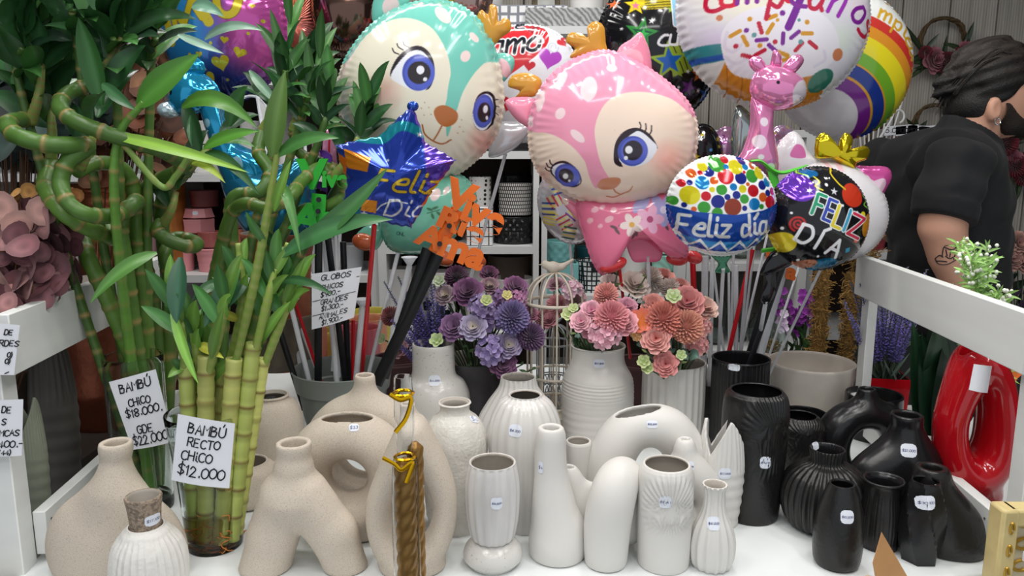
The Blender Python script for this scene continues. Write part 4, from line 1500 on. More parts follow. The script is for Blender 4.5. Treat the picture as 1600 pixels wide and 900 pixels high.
Y = 1.36
bb = thing('black_balloon', 'round black party balloon with rainbow greeting letters and printed balloons', 'balloon', at(1277, 341, Y))
O = bb.location
foil('foil_body', circ(1277, 341, 80, 80, 20), Y, 48, black_paint, bb, O, FOIL2, nphi=480, nr=100, wn=44, wr=0.10)
foil('neck_tab', [(1192, 418), (1208, 410), (1212, 430), (1212, 455), (1204, 472), (1192, 474), (1188, 462), (1196, 440)], Y + 0.01, 5, plain((24, 24, 28), 0.0), bb, O, FOIL2, wr=0.2, wn=9, ctr=(1200, 445), **small(80))
foil('throat', [(1188, 425), (1205, 395), (1228, 390), (1240, 410), (1215, 424), (1196, 430)], Y + 0.005, 8, plain((20, 20, 24), 0.0), bb, O, FOIL2, wr=0.3, wn=13, **small(90))
stick(bb, O, at(1197, 470, Y + 0.01), at(1165, 640, 1.6), 0.004, CPLAST)


# ---- cupcake birthday balloon
def cup_paint(u, v):
    k = Ink(u, v, (228, 226, 234))
    k.ell(1150, 20, 110, 50, (246, 240, 214), 20, soft=40, amt=0.8).ell(1110, 80, 50, 40, (214, 204, 232), soft=30, amt=0.8).ell(1290, 70, 40, 30, (224, 236, 222), soft=25, amt=0.8).ell(1320, 20, 40, 25, (244, 226, 236), soft=20, amt=.8)
    k.poly([(1063, 92), (1120, 95), (1125, 125), (1180, 130), (1230, 160), (1300, 125), (1300, 220), (1063, 220)], (226, 226, 222), smooth=60)
    k.poly([(1065, 82), (1122, 76), (1130, 96), (1070, 104)], (52, 138, 146), smooth=30).poly([(1072, 96), (1122, 90), (1124, 98), (1074, 104)], (32, 84, 170))
    k.poly([(1122, 98), (1112, 132), (1140, 152), (1200, 172), (1290, 165), (1262, 120)], (212, 134, 34), smooth=0)
    for i in range(7):
        k.line([(1122 + i * 22, 100 + i * 5), (1136 + i * 18, 170)], 1.6, (176, 104, 30))
    k.poly([(1125, 110), (1112, 70), (1122, 45), (1150, 28), (1200, 22), (1255, 35), (1285, 70), (1280, 100), (1250, 122), (1200, 128), (1150, 126)], (240, 236, 244), smooth=90)
    for p in ([(1120, 60), (1118, 80), (1130, 88), (1140, 78)], [(1120, 95), (1135, 105), (1150, 98)], [(1250, 110), (1265, 100), (1262, 88)]):
        k.line(p, 5, (228, 222, 236), smooth=14)
    cs = [(196, 40, 64), (214, 152, 40), (124, 40, 150), (104, 156, 160), (208, 130, 90)]
    for a, b, r, c in ((1165, 55, 70, 0), (1179, 56, -60, 1), (1145, 73, 60, 1), (1168, 72, -5, 2), (1131, 62, -30, 1), (1198, 70, 90, 2), (1167, 90, -30, 0), (1215, 65, -40, 2), (1233, 63, 0, 1), (1243, 79, 35, 0), (1180, 40, -20, 1), (1222, 82, -50, 0), (1200, 92, 20, 1), (1150, 95, 15, 0), (1184, 84, 40, 2), (1206, 100, -10, 1)):
        d = np.array((cos(radians(r)), sin(radians(r)))) * 7
        k.line([(a - d[0], b - d[1]), (a + d[0], b + d[1])], 6, cs[c])
    for a, b, r, c in ((1133, 80, 3.5, 0), (1150, 42, 3.5, 1), (1157, 65, 3.5, 3), (1176, 38, 3, 0), (1189, 44, 2.5, 1), (1187, 75, 3.5, 0), (1166, 80, 3.5, 1), (1109, 38, 4.5, 4), (1286, 92, 9, 4), (1232, 47, 3.5, 1), (1224, 75, 3.5, 3), (1220, 44, 2.5, 3), (1146, 58, 3.5, 2), (1196, 34, 4, 2)):
        k.ell(a, b, r, r, cs[c])
    k.line([(1223, 12), (1205, 54)], 11, (120, 34, 150))
    k.ell(1228, 0, 6, 9, (236, 206, 60), 20)
    k.ell(1266, 130, 16, 22, (44, 120, 100), 60)
    for i, (ch, a, b, r) in enumerate((('c', 1094, 6, -22), ('u', 1116, -1, -12), ('m', 1144, -5, -4), ('p', 1186, 2, 2), ('l', 1202, -6, 6), ('e', 1219, 0, 8), ('a', 1247, 4, 14), ('ñ', 1280, 12, 20), ('o', 1322, 22, 30), ('s', 1341, 42, 42))):
        k.text(ch, a, b, 46, 6.5, ((196, 32, 66), (214, 30, 60), (130, 40, 150))[i % 3] if i != 7 else (160, 60, 180), rot=r, slant=0.2, sx=0.8)
    return k


Y = 1.66
cb = thing('cupcake_balloon', 'big round pale balloon with printed cupcake, sprinkles and red lettering', 'balloon', at(1208, 22, Y))
O = cb.location
foil('foil_body', circ(1208, 22, 150, 148, 24), Y, 78, cup_paint, cb, O, nphi=560, nr=110, wn=70, wr=0.09)
stick(cb, O, at(1205, 168, Y), at(1150, 620, 1.64), 0.0028, CPLAST)


# ---- rainbow balloon
def rain_paint(u, v):
    k = Ink(u, v, (236, 238, 236))
    for r, c in ((176, (206, 56, 48)), (160, (222, 146, 44)), (143, (232, 216, 40)), (117, (112, 170, 44)), (99, (206, 150, 40)), (96, (26, 52, 136)), (77, (206, 150, 40)), (73, (110, 32, 130)), (54, (206, 202, 206))):
        k.ell(1268, 196, r, r, c)
    for ch, a, b, r in (('m', 1362, 28, 25), ('p', 1383, 42, 30), ('l', 1397, 52, 38), ('e', 1405, 66, 48), ('a', 1414, 82, 60), ('ñ', 1420, 100, 72), ('o', 1424, 120, 84)):
        k.text(ch, a, b, 26, 4.2, (214, 164, 40), rot=r, slant=0.15)
    for ch, a, b, r in (('l', 1376, 0, 25), ('i', 1388, 6, 30), ('z', 1398, 16, 38)):
        k.text(ch, a, b, 20, 3.6, (206, 156, 40), rot=r, slant=0.15)
    return k


Y = 1.9
rb = thing('rainbow_balloon', 'round rainbow-striped balloon with gold lettering behind the cupcake balloon', 'balloon', at(1318, 105, Y))
O = rb.location
foil('foil_body', circ(1316, 100, 108, 118, 20, 15), Y, 66, rain_paint, rb, O, nphi=480, nr=100, wn=50, wr=0.08)
stick(rb, O, at(1318, 212, Y), at(1180, 620, 1.66), 0.0028, CPLAST)


# ---- black star-print balloon
def stars_paint(u, v):
    k = Ink(u, v, (20, 20, 24), 0.0)
    k.poly([(985, 8), (1062, 2), (1062, 22), (996, 24)], (196, 178, 40)).star(986, 16, 17, (232, 206, 40), 5).star(986, 17, 7, (236, 120, 150), 5)
    for i in range(4):
        k.line([(1000, 10 + i * 4), (1062, 4 + i * 5)], 1.4, (40, 40, 30))
    k.star(993, 60, 26, (52, 140, 62), 12).star(994, 61, 16, (28, 84, 60), 12).star(995, 62, 10, (60, 180, 80), 12)
    k.poly([(1030, 78), (1065, 70), (1085, 110), (1040, 125)], (150, 170, 40))
    for i in range(5):
        k.line([(1028 + i * 10, 76), (1050 + i * 8, 122)], 1.4, (24, 24, 24))
    k.star(1034, 102, 31, (150, 180, 50), -6).star(1034, 102, 21, (36, 100, 190), -6)
    for a, b, r in ((1008, 42, 5), (1063, 117, 4), (1083, 144, 4), (975, 35, 3), (957, 30, 3), (1024, 26, 2), (965, 52, 3), (1050, 140, 3)):
        k.star(a, b, r, (240, 240, 240), 10)
    k.star(1038, 24, 7, (150, 190, 50), 5).star(956, 10, 9, (226, 110, 60), 15).star(1082, 120, 14, (206, 110, 50), 0).star(1066, 140, 14, (110, 40, 130), 20).star(1100, 150, 15, (30, 90, 170), 10).star(1015, 140, 12, (206, 60, 60), 0)
    k.text('cum', 1042, 66, 24, 4, (240, 240, 244), rot=-4, slant=0.25)
    k.text('F', 1056, 22, 46, 7, (150, 206, 236), rot=-6, slant=0.1, out=((236, 244, 250), 4), sx=0.8)
    return k


Y = 1.82
bs = thing('star_print_balloon', 'black round balloon with printed coloured stars behind the pink fawn', 'balloon', at(1022, 78, Y))
O = bs.location
foil('foil_body', circ(1026, 78, 92, 112, 20, -12), Y, 60, stars_paint, bs, O, FOIL2, nphi=420, nr=90, wn=54, wr=0.1)
stick(bs, O, at(1050, 185, Y), at(1110, 620, 1.66), 0.0028, CPLAST)


# ---- white heart-print balloon
def heart_paint(u, v):
    k = Ink(u, v, (232, 234, 240))
    k.poly([(742, 60), (790, 44), (840, 42), (856, 58), (850, 80), (822, 104), (770, 140), (745, 150)], (206, 40, 50), smooth=60)
    k.heart(833, 50, 9, (150, 30, 44), -20).heart(857, 96, 18, (176, 76, 190), 12).heart(826, 108, 9, (196, 36, 50), 10).heart(878, 68, 9, (212, 60, 70), -40).heart(795, 165, 12, (206, 40, 50), 20).heart(868, 140, 10, (206, 40, 50), 20)
    k.text('Te', 800, 40, 20, 3.5, (24, 24, 34), rot=-8, slant=0.3, out=((240, 240, 244), 3))
    k.text('amo', 800, 72, 34, 5.0, (24, 24, 34), rot=-8, slant=0.3, out=((240, 240, 244), 4))
    k.line([(836, 66), (846, 64), (848, 72), (840, 74)], 1.8, (240, 240, 244), smooth=14)
    t = np.linspace(0, 3.6 * pi, 40)
    for a, b in ((862, 78), (890, 60)):
        k.line(np.stack([a + 9 * (1 - t / 14) * np.cos(t), b + 9 * (1 - t / 14) * np.sin(t)], 1), 2.4, (206, 212, 222))
    return k


Y = 1.72
hb_ = thing('heart_print_balloon', 'white balloon printed with a red heart and lettering between the two fawns', 'balloon', at(825, 130, Y))
O = hb_.location
foil('foil_body', [(725, 120), (735, 75), (765, 48), (805, 40), (845, 42), (880, 60), (902, 100), (900, 150), (870, 195), (825, 220), (770, 205), (735, 170)], Y, 52, heart_paint, hb_, O, nphi=420, nr=90, wn=50, wr=0.1)
foil('throat', [(775, 195), (800, 190), (830, 196), (812, 225), (790, 240), (768, 246), (764, 236)], Y - 0.05, 10, plain((206, 206, 212), 0.3), hb_, O, wr=0.3, wn=11, **small(90))
stick(hb_, O, at(790, 240, Y), at(700, 560, 1.7), 0.004, CPLAST)


# ---- purple and blue balloon, top left
def mo_paint(u, v):
    k = Ink(u, v, (84, 62, 150), 0.45)
    k.ell(425, 50, 90, 120, (196, 84, 160), soft=50, amt=0.95).ell(278, 75, 100, 140, (44, 128, 190), soft=45, amt=1.0, metal=0.4).ell(340, 175, 130, 85, (26, 44, 104), soft=40, amt=1.0)
    gold = (196, 178, 40)
    k.line([(298, 58), (291, 22), (312, 48), (322, 12), (340, 38)], 11, (110, 96, 20)).line([(298, 58), (291, 22), (312, 48), (322, 12), (340, 38)], 9, gold, 0.4)
    k.line([(360, 4), (364, 26), (376, 34), (388, 26), (392, 0), (384, -18), (366, -14), (360, 4)], 13, (110, 96, 20), smooth=40).line([(360, 4), (364, 26), (376, 34), (388, 26), (392, 0), (384, -18), (366, -14), (360, 4)], 11, gold, 0.4, smooth=40)
    k.line([(330, 0), (342, 30), (350, 44)], 15, gold, 0.4).line([(280, 40), (288, 72)], 14, gold, 0.4)
    for a, b, r, ro in ((364, 103, 13, -10), (342, 128, 12, -35), (372, 70, 6, 10), (333, 91, 5, 0), (392, 88, 9, 20), (410, 18, 4, 0)):
        k.heart(a, b, r, (206, 190, 50), ro, 0.4)
    for a, b, r in ((318, 92, 3), (352, 75, 2.5), (340, 113, 1.5), (370, 128, 2), (405, 60, 2.5), (424, 40, 3)):
        k.ell(a, b, r, r, (200, 186, 60))
    return k


Y = 1.74
mo = thing('love_balloon', 'purple and blue balloon with gold hearts and big gold letters', 'balloon', at(360, 45, Y))
O = mo.location
foil('foil_body', circ(350, 40, 99, 120, 20, -8), Y, 62, mo_paint, mo, O, FOIL2, nphi=460, nr=100, wn=60, wr=0.1)
mb = MB()
ang = np.linspace(pi * 1.05, pi * 1.95, 14)
pts = np.array([tuple(at(392 + 24 * cos(a), 172 + 22 * sin(a), Y - 0.06)) for a in ang]) - np.array(O)
tube(mb, pts, 0.003, 8)
mb.build('cup_ring', CPLAST, mo)
stick(mo, O, at(402, 150, Y - 0.06), at(470, 580, 1.5), 0.004, CPLAST)

# ---- copper and dark balloons, top
Y = 1.95
cu_ = thing('copper_balloon', 'ridged rose-gold foil balloon between the purple balloon and the dark one', 'balloon', at(462, 50, Y))


def cop(u, v):
    return Ink(u, v, (206, 122, 96), 0.85).ell(445, 20, 40, 60, (196, 116, 60), soft=30, amt=.8).ell(414, 25, 3, 3, (240, 206, 60)).ell(408, 4, 4, 4, (240, 206, 60)).ell(500, 70, 40, 90, (196, 120, 118), soft=30, amt=.8)


foil('foil_body', [(405, -40), (440, -60), (490, -50), (520, -10), (525, 60), (515, 110), (490, 135), (455, 130), (420, 100), (404, 40)], Y, 36, cop, cu_, cu_.location, FOIL2, nphi=300, nr=70, wn=70, wr=0.25, wk=2)
stick(cu_, cu_.location, at(470, 130, Y), at(500, 580, 1.5), 0.004, CPLAST)
Y = 1.86
dk_ = thing('bronze_balloon', 'dark bronze oval foil balloon left of the turquoise fawn', 'balloon', at(540, 20, Y))
foil('foil_body', [(486, 10), (500, -40), (545, -60), (590, -30), (598, 30), (580, 70), (548, 88), (520, 82), (500, 60)], Y, 40, plain((112, 84, 74), 0.95), dk_, dk_.location, FOIL2, nphi=260, nr=60, wn=50, wr=0.2)
stick(dk_, dk_.location, at(545, 88, Y), at(520, 580, 1.5), 0.004, CPLAST)
Y = 1.9
gy = thing('taupe_balloon', 'taupe foil balloon peeking over the turquoise fawn', 'balloon', at(725, 15, Y))
foil('foil_body', circ(722, 2, 46, 44, 16), Y, 34, plain((166, 140, 134), 0.8), gy, gy.location, FOIL2, nphi=240, nr=50, wn=40, wr=0.12)
foil('throat', [(738, 18), (750, -20), (764, -25), (770, 0), (760, 22), (748, 30)], Y + 0.04, 14, plain((110, 78, 66), 0.6), gy, gy.location, FOIL2, wr=0.4, wn=12, **small(90))
stick(gy, gy.location, at(722, 44, Y), at(640, 560, 1.7), 0.004, CPLAST)


# ---- blue giraffe
def spots(base, sp, c2, metal=0.5):
    def f(u, v):
        k = Ink(u, v, base, metal)
        for a in sp:
            k.ell(*a, c2, metal=metal * 0.5)
        return k
    return f


Y = 1.6
BL = (36, 150, 196)
bg = thing('giraffe_balloon', 'shiny blue giraffe balloon behind the bamboo leaves', 'balloon', at(300, 140, Y))
O = bg.location
foil('head', [(264, 160), (268, 132), (285, 112), (310, 112), (334, 128), (344, 150), (330, 168), (302, 178), (278, 180)], Y, 28, spots(BL, [(275, 146, 3, 4)], (10, 20, 30), .6), bg, O, FOIL2, wr=0.3, wn=24, nphi=200, nr=50)
foil('horn', [(285, 112), (286, 96), (300, 88), (316, 96), (320, 112), (304, 120)], Y, 13, plain(BL, .6), bg, O, FOIL2, wr=0.3, wn=12, **small(100))
foil('muzzle', [(246, 168), (256, 160), (274, 164), (280, 178), (266, 184), (250, 180)], Y - 0.01, 13, plain((190, 214, 222), .5), bg, O, FOIL2, wr=0.3, wn=12, **small(100))
foil('neck', [(310, 150), (338, 140), (350, 180), (368, 220), (402, 240), (428, 268), (430, 310), (400, 335), (368, 310), (345, 270), (328, 220)], Y + 0.01, 30, spots(BL, [(332, 193, 6, 7), (380, 258, 9, 14), (345, 215, 5, 6), (400, 285, 8, 12)], (150, 200, 220), .6), bg, O, FOIL2, wr=0.15, wn=36, nphi=260, nr=60, ctr=(368, 245))
foil('body', [(345, 268), (380, 255), (430, 260), (470, 250), (492, 300), (478, 360), (440, 384), (400, 378), (362, 330)], Y + 0.02, 44, spots((40, 130, 170), [(420, 340, 12, 16), (455, 300, 10, 14)], (140, 190, 210), .6), bg, O, FOIL2, wr=0.15, wn=36, nphi=260, nr=60)
foil('valve_tab', [(415, 372), (445, 380), (430, 402), (412, 396)], Y, 4, plain((90, 140, 160), .4), bg, O, FOIL2, wr=0.2, **small(60))
stick(bg, O, at(425, 395, Y), at(500, 590, 1.46), 0.004, CPLAST)

# ---- pink giraffe
Y = 1.42
PG = (232, 140, 190)
pg = thing('giraffe_balloon', 'shiny pink giraffe balloon with white spots above the dotted balloon', 'balloon', at(1205, 140, Y))
O = pg.location
foil('head', [(1172, 140), (1182, 112), (1205, 102), (1235, 110), (1256, 126), (1258, 150), (1240, 165), (1210, 172), (1184, 160)], Y, 27, lambda u, v: Ink(u, v, PG, .5).ell(1252, 148, 22, 22, (226, 214, 224), soft=2, metal=.3).ell(1207, 131, 2.6, 2.6, (30, 20, 30)), pg, O, FOIL2, wr=0.15, wn=24, nphi=240, nr=60)
for p in ([(1186, 116), (1172, 104), (1172, 92), (1186, 88), (1196, 100), (1200, 112)], [(1204, 106), (1206, 88), (1210, 78), (1220, 86), (1220, 106)], [(1222, 110), (1232, 92), (1248, 85), (1256, 94), (1248, 108), (1234, 118)]):
    foil('horn', p, Y + 0.005, 10, plain(PG, .6), pg, O, FOIL2, wr=0.35, wn=11, **small(90))
foil('neck', [(1176, 150), (1206, 152), (1208, 200), (1216, 250), (1214, 275), (1180, 282), (1138, 272), (1160, 236), (1172, 196)], Y + 0.01, 24, spots(PG, [(1187, 191, 6, 7), (1180, 222, 10, 11), (1182, 245, 5, 4), (1198, 262, 7, 8)], (240, 222, 234), .45), pg, O, FOIL2, wr=0.12, wn=30, nphi=240, nr=60, ctr=(1186, 225))
stick(pg, O, at(1180, 278, Y), at(1150, 620, 1.62), 0.0028, CPLAST)

# ---- white cat with crown
Y = 1.5
ct = thing('cat_balloon', 'white cat balloon with pink ears and gold crown behind the black party balloon', 'balloon', at(1295, 310, Y))
O = ct.location
foil('head', circ(1296, 330, 92, 78, 16, 12), Y, 46, lambda u, v: Ink(u, v, (228, 224, 228)).poly([(1282, 248), (1290, 250), (1292, 262), (1284, 262)], (232, 190, 200)).poly([(1300, 252), (1310, 254), (1308, 268), (1300, 266)], (232, 190, 200)), ct, O, nphi=300, nr=60, wn=44, wr=0.1)
foil('ear', [(1202, 272), (1212, 236), (1224, 216), (1240, 206), (1254, 218), (1264, 238), (1284, 256), (1270, 290), (1225, 300)], Y + 0.01, 18, lambda u, v: Ink(u, v, (230, 226, 230)).poly([(1229, 244), (1238, 226), (1250, 230), (1252, 246)], (214, 110, 170), smooth=40), ct, O, wr=0.2, wn=20, nphi=180, nr=40)
foil('ear', [(1332, 264), (1360, 260), (1386, 262), (1393, 276), (1384, 296), (1366, 322), (1348, 306)], Y + 0.01, 14, lambda u, v: Ink(u, v, (208, 84, 156), .3).poly([(1352, 288), (1374, 278), (1378, 290), (1366, 304)], (240, 206, 222), smooth=30), ct, O, wr=0.2, wn=20, nphi=180, nr=40)
foil('crown', [(1276, 246), (1275, 220), (1286, 208), (1297, 214), (1300, 230), (1308, 232), (1314, 216), (1322, 208), (1332, 216), (1330, 232), (1340, 238), (1348, 228), (1358, 234), (1354, 248), (1340, 254), (1334, 264), (1318, 258), (1298, 248)], Y - 0.01, 12, plain((218, 196, 30), .85), ct, O, FOIL2, wr=0.4, wn=17, nphi=180, nr=40, ctr=(1312, 242))
stick(ct, O, at(1290, 405, Y), at(1175, 640, 1.62), 0.0028, CPLAST)


# ---- small ones in the gaps
def gift(u, v):
    k = Ink(u, v, (206, 200, 206), .4)
    for a in ((866, 312, 60, (214, 50, 50)), (880, 345, -30, (190, 40, 60)), (858, 340, 10, (230, 206, 60)), (895, 330, 40, (120, 60, 150)), (870, 292, -20, (40, 80, 170)), (888, 362, 10, (30, 90, 60)), (905, 300, 70, (220, 120, 40)), (856, 325, 0, (40, 60, 140))):
        d = np.array((cos(radians(a[2])), sin(radians(a[2]))))
        for i in range(-2, 3):
            n_ = np.array((-d[1], d[0])) * i * 4.4
            p = np.array(a[:2]) + n_
            k.line([p - d * 9, p + d * 9], 2.4, a[3] if i % 2 == 0 else (236, 226, 120), .3)
    return k


Y = 1.56
g_ = thing('gift_print_balloon', 'small round silver balloon with striped gift print behind the pink fawn', 'balloon', at(890, 320, Y))
foil('foil_body', circ(888, 322, 46, 60, 16, -20), Y, 28, gift, g_, g_.location, FOIL2, nphi=260, nr=60, wn=34, wr=0.12)
stick(g_, g_.location, at(890, 378, Y), at(905, 560, 1.6), 0.003, CPLAST)


def conf(base, cols, seed, cu, cv, r):
    def f(u, v):
        k = Ink(u, v, base, .4)
        q = random.Random(seed)
        for i in range(34):
            a, b = cu + q.uniform(-r, r), cv + q.uniform(-r, r)
            (k.star(a, b, q.uniform(3, 6), cols[i % len(cols)], q.uniform(0, 70), metal=.5) if i % 2 else k.ell(a, b, 2.5, 2.5, cols[i % len(cols)]))
        return k
    return f


Y = 1.7
for lab, a, b, rx, ry, fn in (('small black balloon with printed stars right of the pink fawn', 1098, 240, 30, 46, conf((24, 24, 28), [(214, 190, 60), (236, 236, 236), (60, 130, 190)], 4, 1098, 240, 40)),
                              ('small pink balloon with gold confetti print left of the pink giraffe', 1138, 240, 30, 42, conf((206, 150, 196), [(226, 196, 70), (240, 220, 236), (170, 80, 170)], 5, 1138, 240, 40)),
                              ('small pearly balloon right of the pink giraffe neck', 1222, 232, 26, 36, conf((206, 170, 206), [(226, 206, 120), (230, 140, 190)], 6, 1222, 232, 40))):
    g_ = thing('confetti_balloon', lab, 'balloon', at(a, b, Y))
    foil('foil_body', circ(a, b, rx, ry, 14), Y, 20, fn, g_, g_.location, FOIL2, nphi=200, nr=44, wn=36, wr=0.15)
    stick(g_, g_.location, at(a, b + ry, Y), at(1140, 620, 1.66), 0.003, CPLAST)
    Y += 0.05
Y = 1.68
g_ = thing('mylar_balloon', 'silver foil balloon corner beside the pink giraffe neck', 'balloon', at(1162, 200, Y))
foil('foil_body', [(1150, 168), (1168, 174), (1180, 200), (1170, 240), (1148, 262), (1142, 220)], Y, 12, plain((170, 180, 180), .8), g_, g_.location, FOIL2, wr=0.3, wn=20, nphi=140, nr=30)
stick(g_, g_.location, at(1150, 255, Y), at(1140, 620, 1.66), 0.003, CPLAST)
Y = 1.66
g_ = thing('striped_balloon', 'pink and black striped balloon edge between the bamboo leaves and the blue star', 'balloon', at(520, 225, Y))


def strp(u, v):
    k = Ink(u, v, (226, 150, 190), .3)
    for i in range(9):
        k.line([(500 + i * 10, 180), (490 + i * 14, 270)], 3, (40, 24, 30) if i % 2 else (214, 40, 60))
    return k


foil('foil_body', circ(522, 228, 34, 36, 14), Y, 20, strp, g_, g_.location, FOIL2, nphi=180, nr=40, wn=26, wr=0.1)
stick(g_, g_.location, at(522, 262, Y), at(530, 590, 1.48), 0.003, CPLAST)
# ------------------------------------------------------------------ leaves, canes and foliage
DK, MD, LT, YL = (42, 82, 44), (64, 112, 54), (112, 154, 66), (180, 180, 70)


def lin(c, k=1.0):
    return np.array(srgb(tuple(min(255, max(0, x * k)) for x in c)))


def leaf(mb, a, b, w, bend=(0, 0, 0.0), col=MD, face=(0, -1, 0.35), fold=0.25, n=9, shape=0.75, tw=0.0):
    """blade from a to b, half width w, arched by bend"""
    a, b, bend = np.array(a, float), np.array(b, float), np.array(bend, float)
    t = np.linspace(0, 1, n)
    m = (a + b) / 2 + bend
    P = ((1 - t) ** 2)[:, None] * a + (2 * t * (1 - t))[:, None] * m + (t ** 2)[:, None] * b
    T = np.gradient(P, axis=0)
    T /= np.linalg.norm(T, axis=1)[:, None] + 1e-9
    F_ = np.array(face, float)
    V, C = [], []
    k = R.uniform(0.82, 1.18)
    c0 = lin(col, k)
    for i in range(n):
        s = np.cross(T[i], F_)
        s /= np.linalg.norm(s) + 1e-9
        up = np.cross(s, T[i])
        if tw:
            q = tw * t[i]
            s, up = s * cos(q) + up * sin(q), up * cos(q) - s * sin(q)
        ww = w * max(sin(pi * t[i] ** shape) ** 0.8, 0.06 if i < n - 1 else 0.01)
        if i == 0:
            ww = w * 0.22
        V += [P[i] - s * ww + up * ww * fold, P[i] - s * ww * 0.5 + up * ww * fold * 0.35, P[i], P[i] + s * ww * 0.5 + up * ww * fold * 0.35, P[i] + s * ww + up * ww * fold]
        C += [c0 * 0.9, c0, c0 * 1.35 + 0.01, c0 * 1.05, c0 * 0.92]
    mb.add(np.array(V), grid_faces(n, 5, False), 0, np.clip(np.array(C), 0, 1))


def cane(mb, pts, node=42, col=MD, n=12, nodecol=(150, 128, 78), bulge=0.1):
    """jointed stem through (u, v, Y, half width px)"""
    q = np.array([(*at(p[0], p[1], p[2]), px(p[3], p[2])) for p in pts])
    L = np.sum(np.linalg.norm(np.diff(q[:, :3], axis=0), axis=1))
    m = max(16, int(L / 0.004))
    Q = catmull(q, m)
    d = np.concatenate([[0], np.cumsum(np.linalg.norm(np.diff(Q[:, :3], axis=0), axis=1))])
    s = px(node, pts[0][2])
    ph = (d / s + R.random()) % 1
    e = np.minimum(ph, 1 - ph) * s
    rad = Q[:, 3] * (1 + bulge * np.exp(-(e / 0.0035) ** 2) - 0.05 * np.exp(-((e - 0.008) / 0.004) ** 2))
    c0 = lin(col, R.uniform(0.9, 1.1))
    w = np.exp(-(e / 0.0022) ** 2)[:, None]
    C = c0 * (1 - w) + lin(nodecol) * w
    C = C * (0.92 + 0.16 * ((d / s + 0.3) % 1))[:, None]
    tube(mb, Q[:, :3], rad, n, 0, np.clip(C, 0, 1))
    return Q


def leafpx(mb, u0, v0, u1, v1, Y0, Y1, w, bend=(0, 0, 0), col=MD, **k):
    leaf(mb, at(u0, v0, Y0), at(u1, v1, Y1), px(w, Y0), bend, col, **k)


def rosette(mb, p, d, n, ln, w, col, spread=0.9, rnd=R, cols=None):
    """leafy shoot tip at p growing along d"""
    p, d = np.array(p, float), np.array(d, float)
    d /= np.linalg.norm(d)
    a = np.cross(d, (0.3, 1, 0.2))
    a /= np.linalg.norm(a)
    b = np.cross(d, a)
    for i in range(n):
        f = i / max(n - 1, 1)
        th = i * 2.4 + rnd.uniform(-0.3, 0.3)
        s = spread * (1 - 0.72 * f)
        o = d * cos(s) + (a * cos(th) + b * sin(th)) * sin(s)
        l = ln * rnd.uniform(0.75, 1.1)
        q = p + d * ln * 0.7 * f
        tip = q + o * l
        leaf(mb, q, tip, w * rnd.uniform(0.8, 1.15), np.array((0, 0, 1)) * l * rnd.uniform(.1, .3) * (1 if o[2] > -0.2 else -1), (cols or (col,))[i % len(cols or (col,))], face=(o[0] * 0.6, -0.8, 0.7), shape=0.7)


def glass_jar(name, label, u, vb, prof, thick=0.003, Y=None, m=None):
    return pot(name, label, 'vase', u, vb, prof, m or GLASS, Y=Y, thick=thick, deep=0.97, inner=m or GLASS, part='glass_wall', z=TZ if Y else None)[0]


g1 = glass_jar('glass_vase', 'tall clear glass cylinder holding the curly bamboo behind the large beige vase', 228, 792, [(792, 38), (780, 42), (660, 43), (556, 44)])
g2 = glass_jar('glass_vase', 'clear glass cylinder holding the straight bamboo and orange roots', 337, 850, [(850, 38), (840, 42), (740, 50), (644, 62)])
mbw = MB()
Yg = g2.location.y
lathe(mbw, [(0.004, px(38, Yg)), (0.02, px(41, Yg)), (0.055, px(44, Yg))], 40, solid=True)
mbw.build('water', mat('tinted water', (214, 190, 150), 0.02, trans=1.0, ior=1.25), g2)

